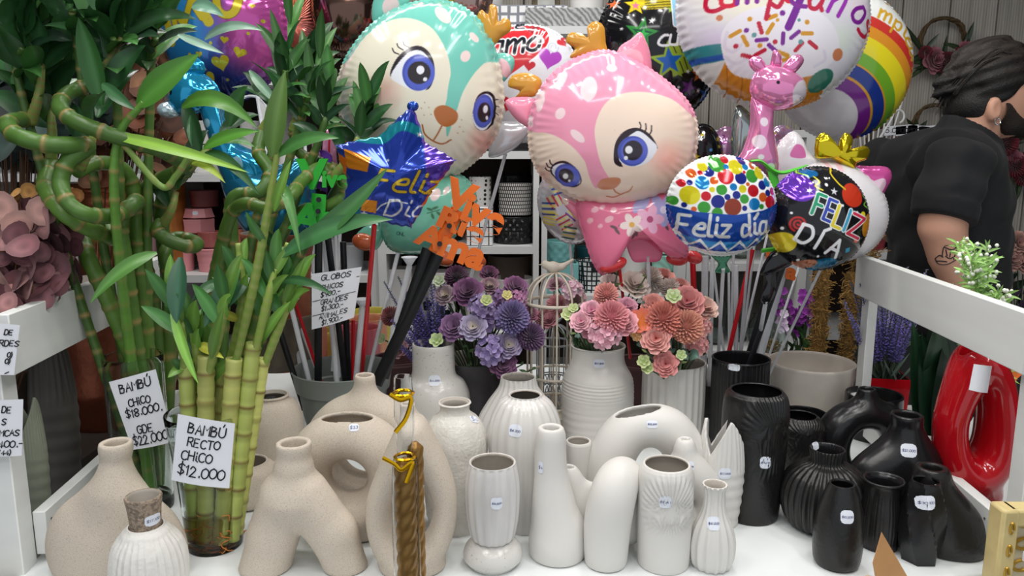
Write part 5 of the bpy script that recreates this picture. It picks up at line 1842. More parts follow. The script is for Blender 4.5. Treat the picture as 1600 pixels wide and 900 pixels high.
# curly bamboo: every cane its own thing
cur = [
    ('curly bamboo cane bending into the lowest wide loop by the copper pot', [(236, 770, 1.17, 10), (216, 600, 1.17, 11), (190, 520, 1.16, 12), (160, 450, 1.15, 12), (135, 395, 1.15, 12), (128, 350, 1.2, 12), (150, 340, 1.24, 12), (178, 372, 1.19, 11), (150, 362, 1.1, 12), (115, 345, 1.06, 12), (88, 322, 1.06, 12), (70, 290, 1.1, 12), (80, 255, 1.16, 11)], ((80, 255), (75, 150))),
    ('curly bamboo cane with the big flat ring at the far left', [(232, 765, 1.16, 10), (222, 610, 1.15, 11), (207, 500, 1.14, 12), (195, 410, 1.13, 12), (187, 345, 1.13, 12), (205, 322, 1.12, 12), (212, 316, 1.17, 12), (185, 335, 1.1, 12), (140, 336, 1.04, 12), (108, 318, 1.03, 12), (95, 285, 1.04, 12), (108, 250, 1.05, 13), (135, 228, 1.06, 13), (78, 226, 1.03, 13), (26, 212, 1.03, 13), (14, 192, 1.07, 12), (40, 186, 1.12, 11)], ((48, 192), (66, 100))),
    ('curly bamboo cane sweeping up round the upper ring beside the broad leaf', [(240, 768, 1.2, 10), (232, 600, 1.2, 11), (226, 470, 1.2, 11), (216, 390, 1.2, 11), (212, 330, 1.2, 11), (205, 285, 1.2, 11), (185, 260, 1.18, 11), (150, 255, 1.12, 11), (120, 268, 1.08, 11)], ((125, 262), (150, 190))),
    ('curly bamboo cane curling round below the golden joint', [(244, 772, 1.22, 10), (250, 620, 1.24, 10), (240, 480, 1.25, 11), (225, 400, 1.25, 11), (222, 310, 1.25, 11), (245, 285, 1.22, 11), (285, 262, 1.18, 11), (262, 240, 1.1, 11), (215, 224, 1.06, 11), (160, 206, 1.04, 12), (112, 186, 1.04, 12), (94, 166, 1.06, 12), (108, 146, 1.1, 11), (145, 130, 1.12, 10)], ((145, 130), (190, 60))),
    ('curly bamboo cane making the small low hook above the pink pots', [(250, 768, 1.24, 10), (262, 640, 1.25, 10), (264, 500, 1.26, 10), (262, 430, 1.26, 10), (258, 395, 1.26, 10), (275, 372, 1.3, 10), (306, 378, 1.28, 10), (300, 386, 1.22, 10), (265, 376, 1.2, 10), (246, 360, 1.2, 10), (252, 345, 1.21, 8)], ((254, 352), (275, 300))),
    ('curly bamboo cane rising in front of the pine shelf side', [(238, 772, 1.26, 10), (268, 560, 1.28, 10), (262, 430, 1.28, 11), (252, 340, 1.28, 11), (262, 295, 1.27, 12), (285, 272, 1.24, 11), (298, 258, 1.2, 9)], ((293, 262), (330, 225))),
    ('curly bamboo cane with twin arch right of the pink pots', [(332, 620, 1.36, 9), (330, 480, 1.34, 10), (345, 390, 1.33, 10), (362, 335, 1.32, 10), (385, 318, 1.3, 10), (420, 325, 1.28, 10), (455, 305, 1.3, 10), (470, 285, 1.36, 10), (500, 262, 1.4, 9), (520, 285, 1.4, 9)], ((516, 285), (560, 215))),
    ('curly bamboo cane with high arch beside the blue giraffe', [(345, 620, 1.38, 9), (350, 480, 1.37, 10), (362, 390, 1.36, 10), (360, 325, 1.36, 10), (372, 304, 1.36, 10), (405, 300, 1.36, 10), (422, 270, 1.38, 10), (404, 238, 1.4, 10), (410, 205, 1.42, 9)], ((410, 205), (440, 140))),
    ('curly bamboo cane end behind the dark leaves over the blue star', [(355, 620, 1.42, 9), (400, 470, 1.42, 9), (440, 370, 1.42, 9), (470, 330, 1.42, 9), (512, 322, 1.4, 9), (540, 300, 1.4, 9), (520, 262, 1.42, 8), (470, 240, 1.44, 8), (458, 205, 1.44, 8)], ((458, 205), (480, 110))),
]
for i, (lab, pts, sh) in enumerate(cur):
    o = thing('curly_bamboo', lab, 'bamboo', at(pts[0][0], pts[0][1], pts[0][2]), 'curly bamboo canes')
    mb = MB()
    O = np.array(o.location)
    cane(mb, pts, 46, (72, 106, 44) if i % 2 else (84, 118, 48))
    mb.v = [v - O for v in mb.v]
    mb.build('cane', STEM, o, smooth=180)
    (u0, v0), (u1, v1) = sh
    Ye = pts[-1][2]
    mb = MB()
    cane(mb, [(u0, v0, Ye, 8), ((u0 + u1) / 2 + 4, (v0 + v1) / 2, Ye - 0.01, 6), (u1, v1, Ye, 4)], 10, (120, 150, 70))
    mb.v = [v - O for v in mb.v]
    mb.build('shoot', STEM, o, smooth=180)
    mb = MB()
    p0, p1 = np.array(at(u0, v0, Ye)), np.array(at(u1, v1, Ye))
    n = (12, 10, 5, 9, 3, 4, 5, 5, 8)[i]
    ln, w = (0.105, 0.017) if i < 4 else (0.09, 0.0125)
    rosette(mb, p0 * 0.45 + p1 * 0.55, p1 - p0, n, ln, w, DK, 1.15, cols=(DK, MD, DK, (44, 84, 40)))
    mb.v = [v - O for v in mb.v]
    mb.build('foliage', LEAFD, o, smooth=180)

# more leafy canes standing in the same jar: dark clumps at the top left and over the star
cl = [('leafy bamboo shoot reaching the top left corner', (232, 760, 1.2), (120, 60, 1.12), (105, -20, 1.1), 12, 0.12, 0.022),
      ('leafy bamboo shoot in front of the purple balloon', (246, 765, 1.2), (236, 110, 1.2), (250, 10, 1.16), 9, 0.11, 0.013),
      ('leafy bamboo shoot above the golden joint', (226, 770, 1.2), (182, 110, 1.14), (172, 10, 1.1), 13, 0.11, 0.019),
      ('leafy bamboo shoot beside the dark round leaves', (230, 775, 1.15), (30, 130, 1.12), (40, 20, 1.1), 10, 0.1, 0.017),
      ('tall leafy bamboo shoot between the copper and purple balloons', (360, 620, 1.4), (440, 170, 1.42), (452, 50, 1.4), 9, 0.1, 0.0095),
      ('tall leafy bamboo shoot in front of the bronze balloon', (366, 620, 1.42), (470, 190, 1.42), (494, 110, 1.4), 9, 0.092, 0.0095),
      ('bamboo rosette in front of the turquoise fawn cheek', (372, 620, 1.43), (560, 230, 1.44), (574, 170, 1.42), 10, 0.075, 0.0105),
      ('leafy bamboo shoot left of the turquoise fawn', (368, 620, 1.42), (500, 215, 1.4), (512, 150, 1.4), 9, 0.075, 0.011)]
for lab, a, b, c, n, ln, w in cl:
    o = thing('curly_bamboo', lab, 'bamboo', at(*a), 'curly bamboo canes')
    O = np.array(o.location)
    mb = MB()
    cane(mb, [(*a, 8), ((a[0] * .5 + b[0] * .5) - 10, a[1] * .5 + b[1] * .5, (a[2] + b[2]) / 2, 7), (*b, 6), ((b[0] + c[0]) / 2, (b[1] + c[1]) / 2, c[2], 4.5)], 30, (74, 106, 46))
    mb.v = [v - O for v in mb.v]
    mb.build('cane', STEM, o, smooth=180)
    mb = MB()
    p0, p1 = np.array(at(*b)), np.array(at(*c))
    rosette(mb, p0, p1 - p0, n, ln, w, DK, 1.35, cols=(DK, MD, (84, 128, 72), DK, (34, 66, 42), (104, 140, 104)))
    rosette(mb, p0 * 0.4 + p1 * 0.6, p1 - p0, n // 2, ln * 0.95, w, DK, 0.9, cols=(MD, DK, (70, 118, 54)))
    mb.v = [v - O for v in mb.v]
    mb.build('foliage', LEAFD, o, smooth=180)

# straight bamboo bundle in the front glass
stx = [(290, 566, 305, 838, 12), (322, 556, 322, 846, 13), (366, 560, 345, 846, 13), (396, 536, 362, 842, 12), (350, 580, 335, 838, 11), (308, 600, 312, 835, 11), (380, 600, 352, 835, 11), (412, 560, 370, 832, 10), (338, 620, 328, 840, 11)]
shoots = [((290, 590), (283, 520), (270, 470), 5), ((322, 600), (345, 510), (352, 470), 5), ((366, 575), (402, 420), (440, 200), 4), ((396, 560), (418, 470), (430, 420), 6), ((350, 600), (378, 480), (372, 380), 5), ((308, 620), (308, 560), (300, 520), 6), ((380, 610), (412, 500), (450, 380), 6), ((412, 575), (440, 500), (465, 430), 5), ((338, 630), (330, 590), (318, 545), 5)]
for i, ((u0, v0, u1, v1, hw), (sa, sb, sc, nl)) in enumerate(zip(stx, shoots)):
    lab = ('yellow-green straight bamboo cane at the left edge of the glass', 'yellow-green straight bamboo cane with cut top behind the small paper sign', 'straight bamboo cane whose shoot climbs to the tall pale leaf', 'straight bamboo cane leaning right at the edge of the bundle', 'straight bamboo cane in the middle back of the bundle', 'short straight bamboo cane with pale new leaves', 'straight bamboo cane behind, with a long arching shoot', 'slim straight bamboo cane leaning furthest right', 'shortest straight bamboo cane in the bundle')[i]
    Ya = Yg + (-0.018, -0.022, -0.02, -0.012, 0.01, 0.012, 0.014, 0.0, 0.022)[i]
    o = thing('straight_bamboo', lab, 'bamboo', at(u1, v1, Ya), 'straight bamboo canes')
    O = np.array(o.location)
    mb = MB()
    cane(mb, [(u1, v1, Ya, hw), ((u0 + u1) / 2, (v0 + v1) / 2, Ya, hw), (u0, v0, Ya, hw)], 46, (192, 196, 112) if i % 3 else (174, 186, 100), bulge=0.12, nodecol=(120, 92, 50))
    mb.v = [v - O for v in mb.v]
    mb.build('cane', STEM, o, smooth=180)
    mb = MB()
    cane(mb, [(*sa, Ya, 6), (*sb, Ya - 0.02, 7), (*sc, Ya - 0.02, 4)], 16, (136, 160, 72), nodecol=(150, 160, 90), bulge=0.05)
    mb.v = [v - O for v in mb.v]
    mb.build('shoot', STEM, o, smooth=180)
    mb = MB()
    p0, p1 = np.array(at(*sb, Ya - 0.02)), np.array(at(*sc, Ya - 0.02))
    if i not in (2,):
        rosette(mb, p0, p1 - p0, nl, 0.062, 0.009, MD, 0.8, cols=(MD, LT, (70, 118, 50)))
    # the leaves that show singly
    sing = {0: [(268, 480, 310, 600, 8, LT, 0), (245, 395, 140, 475, 11, (92, 142, 66), .02)],
            1: [(282, 402, 276, 506, 15, (58, 104, 76), -.01), (330, 560, 350, 480, 9, LT, 0)],
            2: [(425, 245, 446, 110, 17, (120, 160, 80), 0), (432, 245, 530, 216, 11, MD, .02), (440, 300, 470, 400, 8, (84, 130, 70), .06), (415, 380, 384, 330, 7, MD, 0), (428, 330, 455, 250, 8, LT, 0)],
            3: [(440, 400, 614, 343, 15, (58, 104, 60), .03), (470, 385, 606, 262, 15, (66, 112, 62), -.015), (436, 440, 522, 462, 7, (60, 110, 60), .02)],
            4: [(388, 432, 318, 512, 19, (66, 112, 76), .015), (352, 440, 300, 470, 9, DK, .01), (375, 500, 340, 480, 7, YL, 0)],
            5: [(300, 560, 262, 590, 8, LT, 0), (310, 540, 350, 560, 8, YL, .01), (300, 575, 268, 560, 9, MD, 0)],
            6: [(420, 470, 470, 380, 9, MD, 0), (405, 540, 455, 470, 8, LT, .01), (440, 395, 390, 345, 8, DK, .01)],
            7: [(442, 480, 478, 400, 8, LT, 0)], 8: [(325, 600, 370, 560, 10, LT, .01)]}[i]
    for a, b, c, d, w, cc, bz in sing:
        leafpx(mb, a, b, c, d, Ya - 0.02, Ya - 0.05, w, (0, -0.01, bz), cc)
    mb.v = [v - O for v in mb.v]
    mb.build('foliage', LEAFD, o, smooth=180)
mbr = MB()
for i in range(90):
    p = np.array((R.uniform(-0.03, 0.03), R.uniform(-0.028, 0.028), R.uniform(0.006, 0.05)))
    q = [p]
    for k in range(5):
        q.append(np.clip(q[-1] + np.array((R.uniform(-.016, .016), R.uniform(-.016, .016), R.uniform(-.012, .01))), (-.034, -.034, .004), (.034, .034, .06)))
    tube(mbr, q, 0.0007, 5, smooth=14)
rt = mbr.build('root_tangle', mat('orange root', (196, 118, 52), 0.7), None, loc=g2.location)
tag(rt, 'tangle of orange bamboo roots at the bottom of the front glass', 'roots', kind='stuff')

# big leaves of the curly bamboo that show singly
o = thing('curly_bamboo', 'curly bamboo shoot with the broad leaf and the long bright leaves', 'bamboo', at(236, 775, 1.14), 'curly bamboo canes')
O = np.array(o.location)
mb = MB()
cane(mb, [(236, 775, 1.14, 8), (205, 560, 1.12, 8), (180, 330, 1.06, 7), (185, 215, 1.05, 6), (225, 160, 1.05, 5)], 40, (84, 126, 48))
cane(mb, [(185, 215, 1.05, 5), (250, 290, 1.06, 5), (275, 275, 1.06, 5), (300, 235, 1.06, 4)], 30, (120, 150, 70))
mb.v = [v - O for v in mb.v]
mb.build('cane', STEM, o, smooth=180)
mb = MB()
for a, b, c, d, w, cc, bz in ((215, 165, 312, 84, 22, (62, 106, 40), .0), (285, 168, 402, 200, 13, (84, 138, 48), .045), (158, 208, 390, 270, 9, (128, 168, 62), .01), (318, 232, 404, 205, 10, (76, 128, 44), .01), (320, 240, 405, 305, 9, (50, 96, 44), .03), (300, 255, 352, 286, 7, (150, 170, 60), .02), (160, 130, 212, 172, 9, (56, 100, 60), 0), (298, 180, 300, 230, 4, DK, 0), (320, 62, 410, 48, 8, (120, 150, 130), .02), (278, 54, 350, 84, 6, (130, 160, 140), 0), (390, 110, 440, 168, 7, (110, 146, 118), 0), (300, 10, 350, 26, 10, (96, 136, 112), .01)):
    leafpx(mb, a, b, c, d, 1.05, 1.03, w, (0, -0.01, bz), cc)
mb.v = [v - O for v in mb.v]
mb.build('foliage', LEAFD, o, smooth=180)


# ---- round-leaved plants at the left
def roundleaf(mb, c, nrm, r, col, n=12):
    c, nrm = np.array(c, float), np.array(nrm, float)
    nrm /= np.linalg.norm(nrm)
    a = np.cross(nrm, (0.2, 0.3, 1))
    a /= np.linalg.norm(a)
    b = np.cross(nrm, a)
    V, C = [c - nrm * r * 0.15], [lin(col, 0.85)]
    for q in (0.5, 0.85, 1.0):
        for i in range(n):
            t = 2 * pi * i / n
            k = r * q * (1 + 0.06 * sin(2 * t + c[0] * 90))
            V.append(c + (a * cos(t) + b * sin(t)) * k + nrm * r * 0.05 * (q * q - 1) + nrm * r * 0.09 * sin(2 * t + c[2] * 70) * q)
            C.append(lin(col, (0.95, 1.08, 0.9)[int(q * 2.4) % 3]))
    f = [(0, 1 + i, 1 + (i + 1) % n) for i in range(n)]
    f += [(1 + k * n + i, 1 + (k + 1) * n + i, 1 + (k + 1) * n + (i + 1) % n, 1 + k * n + (i + 1) % n) for k in (0, 1) for i in range(n)]
    mb.add(np.array(V), f, 0, np.array(C))


LEAFM = mat('matte round leaf', (150, 100, 110), 0.6, vcol=True, sheen=0.1)


def round_plant(name, label, foot, targets, r, cols, seed, stemcol=(90, 60, 40), extra=6):
    o = thing(name, label, 'plant', foot)
    O = np.array(foot)
    q = random.Random(seed)
    ms, ml = MB(), MB()
    for (u, v, Y) in targets:
        p = np.array(at(u, v, Y)) - O
        mid = p * 0.5 + np.array((0, 0, 0.06 * q.random()))
        path = catmull(np.array([(0, 0, 0.01), mid, p]), 16)
        tube(ms, path, 0.0016, 6, col=lin(stemcol))
        for k in range(extra):
            c = p + np.array((q.uniform(-1.3, 1.3) * r, q.gauss(0, 0.8) * r, q.uniform(-1.2, 1.2) * r))
            roundleaf(ml, c, (q.uniform(-1, 1), -1, q.uniform(-.6, 1.4)), r * q.uniform(0.6, 1.15), q.choice(cols))
    ms.build('stem', STEM, o, smooth=180)
    ml.build('foliage', LEAFM, o, smooth=180)
    return o


q = random.Random(5)
Yp = 1.12
tg = [(q.uniform(-20, 84), q.uniform(345, 450), Yp + q.uniform(-.06, .1)) for _ in range(24)] + [(20, 462, 1.03), (52, 445, 1.03), (85, 430, 1.08), (92, 410, 1.1), (40, 350, 1.1), (30, 385, 1.05), (70, 360, 1.1), (95, 372, 1.12)]
round_plant('eucalyptus_plant', 'dusty pink round-leaved plant spilling over the left side frame', on(-20, 760), tg, 0.021, [(138, 92, 98), (158, 112, 112), (112, 70, 78), (170, 128, 120), (126, 80, 86), (96, 56, 62)], 3, extra=6)
tg = [(q.uniform(-5, 125), q.uniform(310, 385), Yp + q.uniform(.0, .12)) for _ in range(16)]
round_plant('gold_leaf_plant', 'golden-brown small-leaved stems above the dusty pink plant', on(-10, 745), tg, 0.012, [(168, 112, 58), (150, 88, 44), (184, 134, 70)], 9)
tg = [(q.uniform(-20, 130), q.uniform(-10, 210), 1.6 + q.uniform(-.1, .25)) for _ in range(46)]
round_plant('dark_eucalyptus', 'dark blue-green round-leaved foliage in the top left corner', (-1.1, 1.65, TZ), tg, 0.045, [(36, 54, 50), (44, 66, 62), (28, 42, 38), (58, 78, 72), (24, 34, 34)], 12)
tg = [(q.uniform(135, 255), q.uniform(-10, 275), 1.72 + q.uniform(-.06, .12)) for _ in range(30)]
round_plant('rust_leaf_plant', 'rust-coloured leafy stems in the slim copper pot', at(160, 560, 1.78), tg, 0.034, [(150, 92, 66), (168, 110, 84), (126, 72, 48), (96, 60, 44), (172, 126, 96)], 14, extra=5)
# ------------------------------------------------------------------ artificial flowers
def frame_of(d):
    d = np.array(d, float)
    d /= np.linalg.norm(d)
    a = np.cross(d, (0.13, 0.31, 0.94))
    a /= np.linalg.norm(a)
    return d, a, np.cross(d, a)


def petal(mb, c, o, up, ln, w, cup, c0, c1, n=5):
    """petal from c outwards along o, curling towards up"""
    s = np.cross(o, up)
    V, C = [], []
    for i in range(n):
        t = i / (n - 1)
        p = c + o * ln * t + up * ln * cup * t * t
        ww = w * sin(pi * (0.12 + 0.78 * t ** 0.8)) ** 0.7
        for j in (-1, 0, 1):
            V.append(p + s * ww * j + up * abs(j) * ww * 0.35)
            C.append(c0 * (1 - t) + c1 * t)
    mb.add(np.array(V), grid_faces(n, 3, False), 0, np.clip(np.array(C), 0, 1))


def rose(mb, c, d, r, cin, cout):
    d, a, b = frame_of(d)
    ci, co = lin(cin), lin(cout)
    for k, (n, rr, cup, z) in enumerate(((3, 0.32, 2.3, 0.25), (4, 0.45, 1.7, 0.18), (5, 0.62, 1.1, 0.1), (6, 0.82, 0.6, 0.02), (6, 1.0, 0.22, -0.06))):
        for i in range(n):
            t = 2 * pi * (i + 0.37 * k) / n + R.uniform(-.12, .12)
            o = a * cos(t) + b * sin(t)
            q = k / 4
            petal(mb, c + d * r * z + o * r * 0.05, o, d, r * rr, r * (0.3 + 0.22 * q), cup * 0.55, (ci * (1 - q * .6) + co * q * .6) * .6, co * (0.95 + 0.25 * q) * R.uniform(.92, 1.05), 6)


def mum(mb, c, d, r, c0, c1, n=170):
    d, a, b = frame_of(d)
    x0, x1 = lin(c0), lin(c1)
    for i in range(n):
        f = (i + 0.5) / n
        ph = math.acos(1 - f * 1.25) if f < 0.99 else 1.8
        t = i * 2.39996
        o = d * cos(ph) + (a * cos(t) + b * sin(t)) * sin(ph)
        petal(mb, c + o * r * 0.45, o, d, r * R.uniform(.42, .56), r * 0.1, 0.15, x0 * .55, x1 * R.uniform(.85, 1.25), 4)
    lathe(mb, [(-r * .5, r * .2), (-r * .2, r * .5), (r * .2, r * .5), (r * .5, r * .1)], 10, solid=True, smooth=8, c=tuple(c), col=x0 * .5)


def floret(mb, c, d, r, c0, c1, n=4):
    d, a, b = frame_of(d)
    for i in range(n):
        t = 2 * pi * i / n + 0.4
        o = a * cos(t) + b * sin(t)
        petal(mb, c, o, d, r, r * 0.55, 0.35, lin(c0), lin(c1) * R.uniform(.9, 1.1), 4)


def cluster(mb, c, d, r, c0, c1, n=14, fr=0.42):
    d, a, b = frame_of(d)
    for i in range(n):
        f = i / n
        ph = math.acos(1 - f * 0.9)
        t = i * 2.39996
        o = d * cos(ph) + (a * cos(t) + b * sin(t)) * sin(ph)
        floret(mb, c + o * r * 0.8, o, r * fr, c0, c1)


def succ(mb, c, d, r, c0=(150, 172, 96), c1=(200, 210, 160)):
    for k, n in ((1.0, 5), (0.55, 4)):
        floret(mb, np.array(c) + frame_of(d)[0] * r * (1 - k) * .3, d, r * k, c0, c1, n)


def spike(mb, p0, p1, r, col, stem=(84, 104, 70), n=60, start=0.35, bend=0.0):
    """flower spike (lavender): florets round the upper part of a stem"""
    p0, p1 = np.array(p0, float), np.array(p1, float)
    L = np.linalg.norm(p1 - p0)
    m = (p0 + p1) / 2 + np.array((bend, 0, 0))
    f = lambda t: (1 - t) ** 2 * p0 + 2 * t * (1 - t) * m + t * t * p1
    tube(mb, [f(t) for t in np.linspace(0, 1, 8)], 0.0012, 5, col=lin(stem))
    d, a, b = frame_of(p1 - p0)
    for i in range(n):
        t = start + (1 - start) * (i + R.random()) / n
        th = i * 2.4
        rr = r * (1.05 - 0.6 * (t - start) / (1 - start))
        o = (a * cos(th) + b * sin(th)) * 0.85 + d * 0.55
        c = f(min(t, 1))
        cc = lin(col, R.uniform(.7, 1.25))
        s = np.cross(o, d)
        s /= np.linalg.norm(s)
        mb.add(np.array([c, c + o * rr * .5 + s * rr * .25, c + o * rr, c + o * rr * .5 - s * rr * .25, c + o * rr * .5 + d * rr * .28]), [(0, 1, 4), (1, 2, 4), (2, 3, 4), (3, 0, 4), (0, 3, 2, 1)], 0, cc)


def bouquet(name, label, foot, items, Y, cat='bouquet'):
    """items: (kind, u, v, r px, colours, dY) - every flower head a part with its stem"""
    o = thing(name, label, cat, foot)
    O = np.array(foot)
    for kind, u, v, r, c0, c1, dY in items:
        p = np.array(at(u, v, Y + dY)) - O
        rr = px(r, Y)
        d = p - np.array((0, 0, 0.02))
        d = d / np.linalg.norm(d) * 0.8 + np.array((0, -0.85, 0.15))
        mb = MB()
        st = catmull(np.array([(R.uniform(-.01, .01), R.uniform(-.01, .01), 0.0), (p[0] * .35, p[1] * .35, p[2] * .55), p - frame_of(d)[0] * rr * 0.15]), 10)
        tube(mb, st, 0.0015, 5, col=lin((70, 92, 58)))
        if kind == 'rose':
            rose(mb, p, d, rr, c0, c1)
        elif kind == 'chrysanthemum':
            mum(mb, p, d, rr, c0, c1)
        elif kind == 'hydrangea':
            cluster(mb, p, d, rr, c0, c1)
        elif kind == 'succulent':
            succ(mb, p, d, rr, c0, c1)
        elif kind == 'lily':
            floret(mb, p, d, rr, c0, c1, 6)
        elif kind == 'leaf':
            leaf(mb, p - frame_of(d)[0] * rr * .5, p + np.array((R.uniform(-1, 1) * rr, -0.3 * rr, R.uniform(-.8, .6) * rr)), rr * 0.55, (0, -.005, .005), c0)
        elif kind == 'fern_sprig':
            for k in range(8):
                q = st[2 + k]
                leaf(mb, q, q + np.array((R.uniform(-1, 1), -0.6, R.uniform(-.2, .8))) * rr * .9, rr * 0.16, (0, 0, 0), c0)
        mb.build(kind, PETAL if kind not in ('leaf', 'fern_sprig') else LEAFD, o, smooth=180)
    return o


def lavs(o, spec, Y, col, n=70):
    O = np.array(o.location)
    for u0, v0, u1, v1, dY, r in spec:
        mb = MB()
        spike(mb, np.array(at(u0, v0, Y)) - O, np.array(at(u1, v1, Y + dY)) - O, r, col, n=n)
        mb.build('lavender_sprig', PETAL, o, smooth=0)


# dark pot and purple bouquet
dp, _ = pot('flower_pot', 'dark grey mottled pot under the purple bouquet', 'pot', 742, 720, [(720, 40), (690, 46), (600, 52), (560, 54)], mat('dark mottled stone', (62, 60, 62), 0.6, noise=0.5, nscale=22), Y=1.5, z=TZ)
PD, PM, PLV, CR = (74, 40, 66), (122, 78, 116), (156, 136, 186), (226, 212, 176)
it = [('rose', 731, 457, 24, PD, (128, 82, 122), -.06), ('rose', 696, 462, 17, CR, (170, 148, 160), -.06), ('rose', 710, 512, 22, (96, 60, 96), (142, 104, 146), -.09), ('rose', 739, 512, 21, CR, (178, 168, 200), -.1), ('rose', 794, 540, 20, CR, (168, 154, 190), -.1), ('rose', 786, 570, 21, PD, (128, 84, 120), -.1), ('rose', 765, 447, 15, (210, 190, 170), (150, 116, 130), -.03), ('rose', 805, 450, 20, PD, (140, 92, 130), -.03), ('rose', 764, 428, 15, (70, 32, 56), (110, 60, 92), 0), ('rose', 826, 490, 15, (120, 60, 90), (176, 116, 140), -.02),
      ('chrysanthemum', 800, 497, 27, (86, 70, 120), (136, 122, 172), -.1), ('chrysanthemum', 828, 527, 23, (70, 44, 80), (124, 90, 130), -.09), ('chrysanthemum', 714, 434, 20, (52, 26, 46), (100, 56, 88), -.02), ('chrysanthemum', 850, 500, 18, (180, 110, 120), (216, 156, 160), 0.0), ('chrysanthemum', 612, 495, 17, (110, 50, 50), (160, 86, 84), -.02),
      ('hydrangea', 752, 480, 20, (130, 110, 160), (176, 156, 200), -.08), ('hydrangea', 768, 548, 24, (120, 104, 160), (172, 154, 200), -.1), ('hydrangea', 760, 500, 24, (118, 96, 146), (164, 142, 188), -.06), ('hydrangea', 806, 470, 16, (150, 90, 130), (196, 140, 176), -.05), ('hydrangea', 778, 470, 18, (110, 80, 120), (150, 116, 160), -.04),
      ('succulent', 760, 470, 9, (140, 160, 90), (206, 214, 150), -.11), ('succulent', 686, 440, 10, (130, 150, 110), (196, 206, 176), -.06), ('succulent', 792, 462, 8, (180, 170, 90), (226, 216, 150), -.08), ('succulent', 683, 532, 11, (140, 170, 90), (210, 224, 170), -.1),
      ('rose', 626, 545, 16, (150, 96, 100), (206, 160, 164), -.02), ('succulent', 598, 530, 9, (150, 170, 110), (206, 214, 170), -.02)]
it += [('leaf', R.uniform(640, 830), R.uniform(440, 590), 16, R.choice([(28, 48, 40), (34, 58, 44), (40, 70, 56)]), None, R.uniform(-.05, .04)) for _ in range(34)]
it += [('fern_sprig', u, v, 14, (76, 110, 70), None, -.08) for u, v in ((730, 540), (735, 565), (820, 580), (838, 575), (842, 590), (815, 570))]
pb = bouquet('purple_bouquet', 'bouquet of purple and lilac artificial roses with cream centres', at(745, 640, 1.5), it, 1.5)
q = random.Random(8)
lavs(pb, [(690, 600, 628 + i * 4 + q.uniform(-8, 8), 440 + q.uniform(-20, 70) + (16 - i) * 2, q.uniform(-.06, .04), 0.0135) for i in range(16)] + [(690, 600, 600, 440, -.03, .009), (690, 590, 622, 432, -.0, .009), (690, 590, 628, 470, -.04, .011), (692, 600, 612, 500, -.06, .011), (700, 580, 676, 430, 0, .01), (700, 580, 705, 428, .02, .01)], 1.47, (108, 94, 168), 110)

# pink bouquet in the big bottle vase, salmon one in the fluted vase
PKI, PKO = (226, 130, 150), (236, 176, 182)
it = [('rose', 926, 520, 16, (214, 92, 130), (236, 176, 190), -.06), ('rose', 908, 503, 17, (220, 120, 150), (240, 190, 200), -.07), ('rose', 924, 486, 17, (222, 110, 150), (240, 186, 200), -.06), ('rose', 980, 480, 17, (206, 120, 150), (236, 176, 196), -.02), ('chrysanthemum', 955, 497, 27, (226, 120, 130), (242, 164, 170), -.1), ('chrysanthemum', 947, 462, 21, (222, 130, 124), (240, 170, 160), -.04), ('hydrangea', 945, 522, 24, (222, 150, 170), (238, 190, 204), -.1), ('rose', 975, 504, 21, (206, 110, 130), (238, 172, 180), -.08), ('chrysanthemum', 872, 478, 20, (200, 120, 130), (226, 160, 164), .06), ('rose', 900, 470, 18, (206, 150, 160), (232, 196, 200), .05), ('rose', 868, 445, 16, (206, 150, 170), (232, 192, 204), .1), ('rose', 990, 446, 26, (236, 206, 196), (240, 226, 214), .02), ('chrysanthemum', 1015, 437, 22, (226, 206, 190), (240, 228, 218), .05), ('rose', 955, 444, 20, (232, 210, 206), (238, 222, 216), .06), ('succulent', 888, 492, 11, (150, 170, 100), (206, 214, 160), -.05), ('succulent', 896, 482, 8, (150, 170, 100), (206, 214, 160), -.05), ('hydrangea', 895, 455, 18, (206, 160, 180), (232, 200, 210), .04), ('rose', 860, 500, 16, (180, 110, 130), (214, 150, 160), .05)]
it += [('leaf', R.uniform(890, 990), R.uniform(470, 540), 15, R.choice([(56, 90, 60), (110, 140, 130), (70, 104, 70)]), None, R.uniform(-.04, .05)) for _ in range(16)]
it += [('fern_sprig', u, v, 12, (120, 140, 90), None, 0.0) for u, v in ((965, 425), (1010, 430), (890, 520))]
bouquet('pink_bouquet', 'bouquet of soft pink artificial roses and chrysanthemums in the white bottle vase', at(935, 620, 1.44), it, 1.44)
SI, SO = (206, 96, 80), (238, 164, 150)
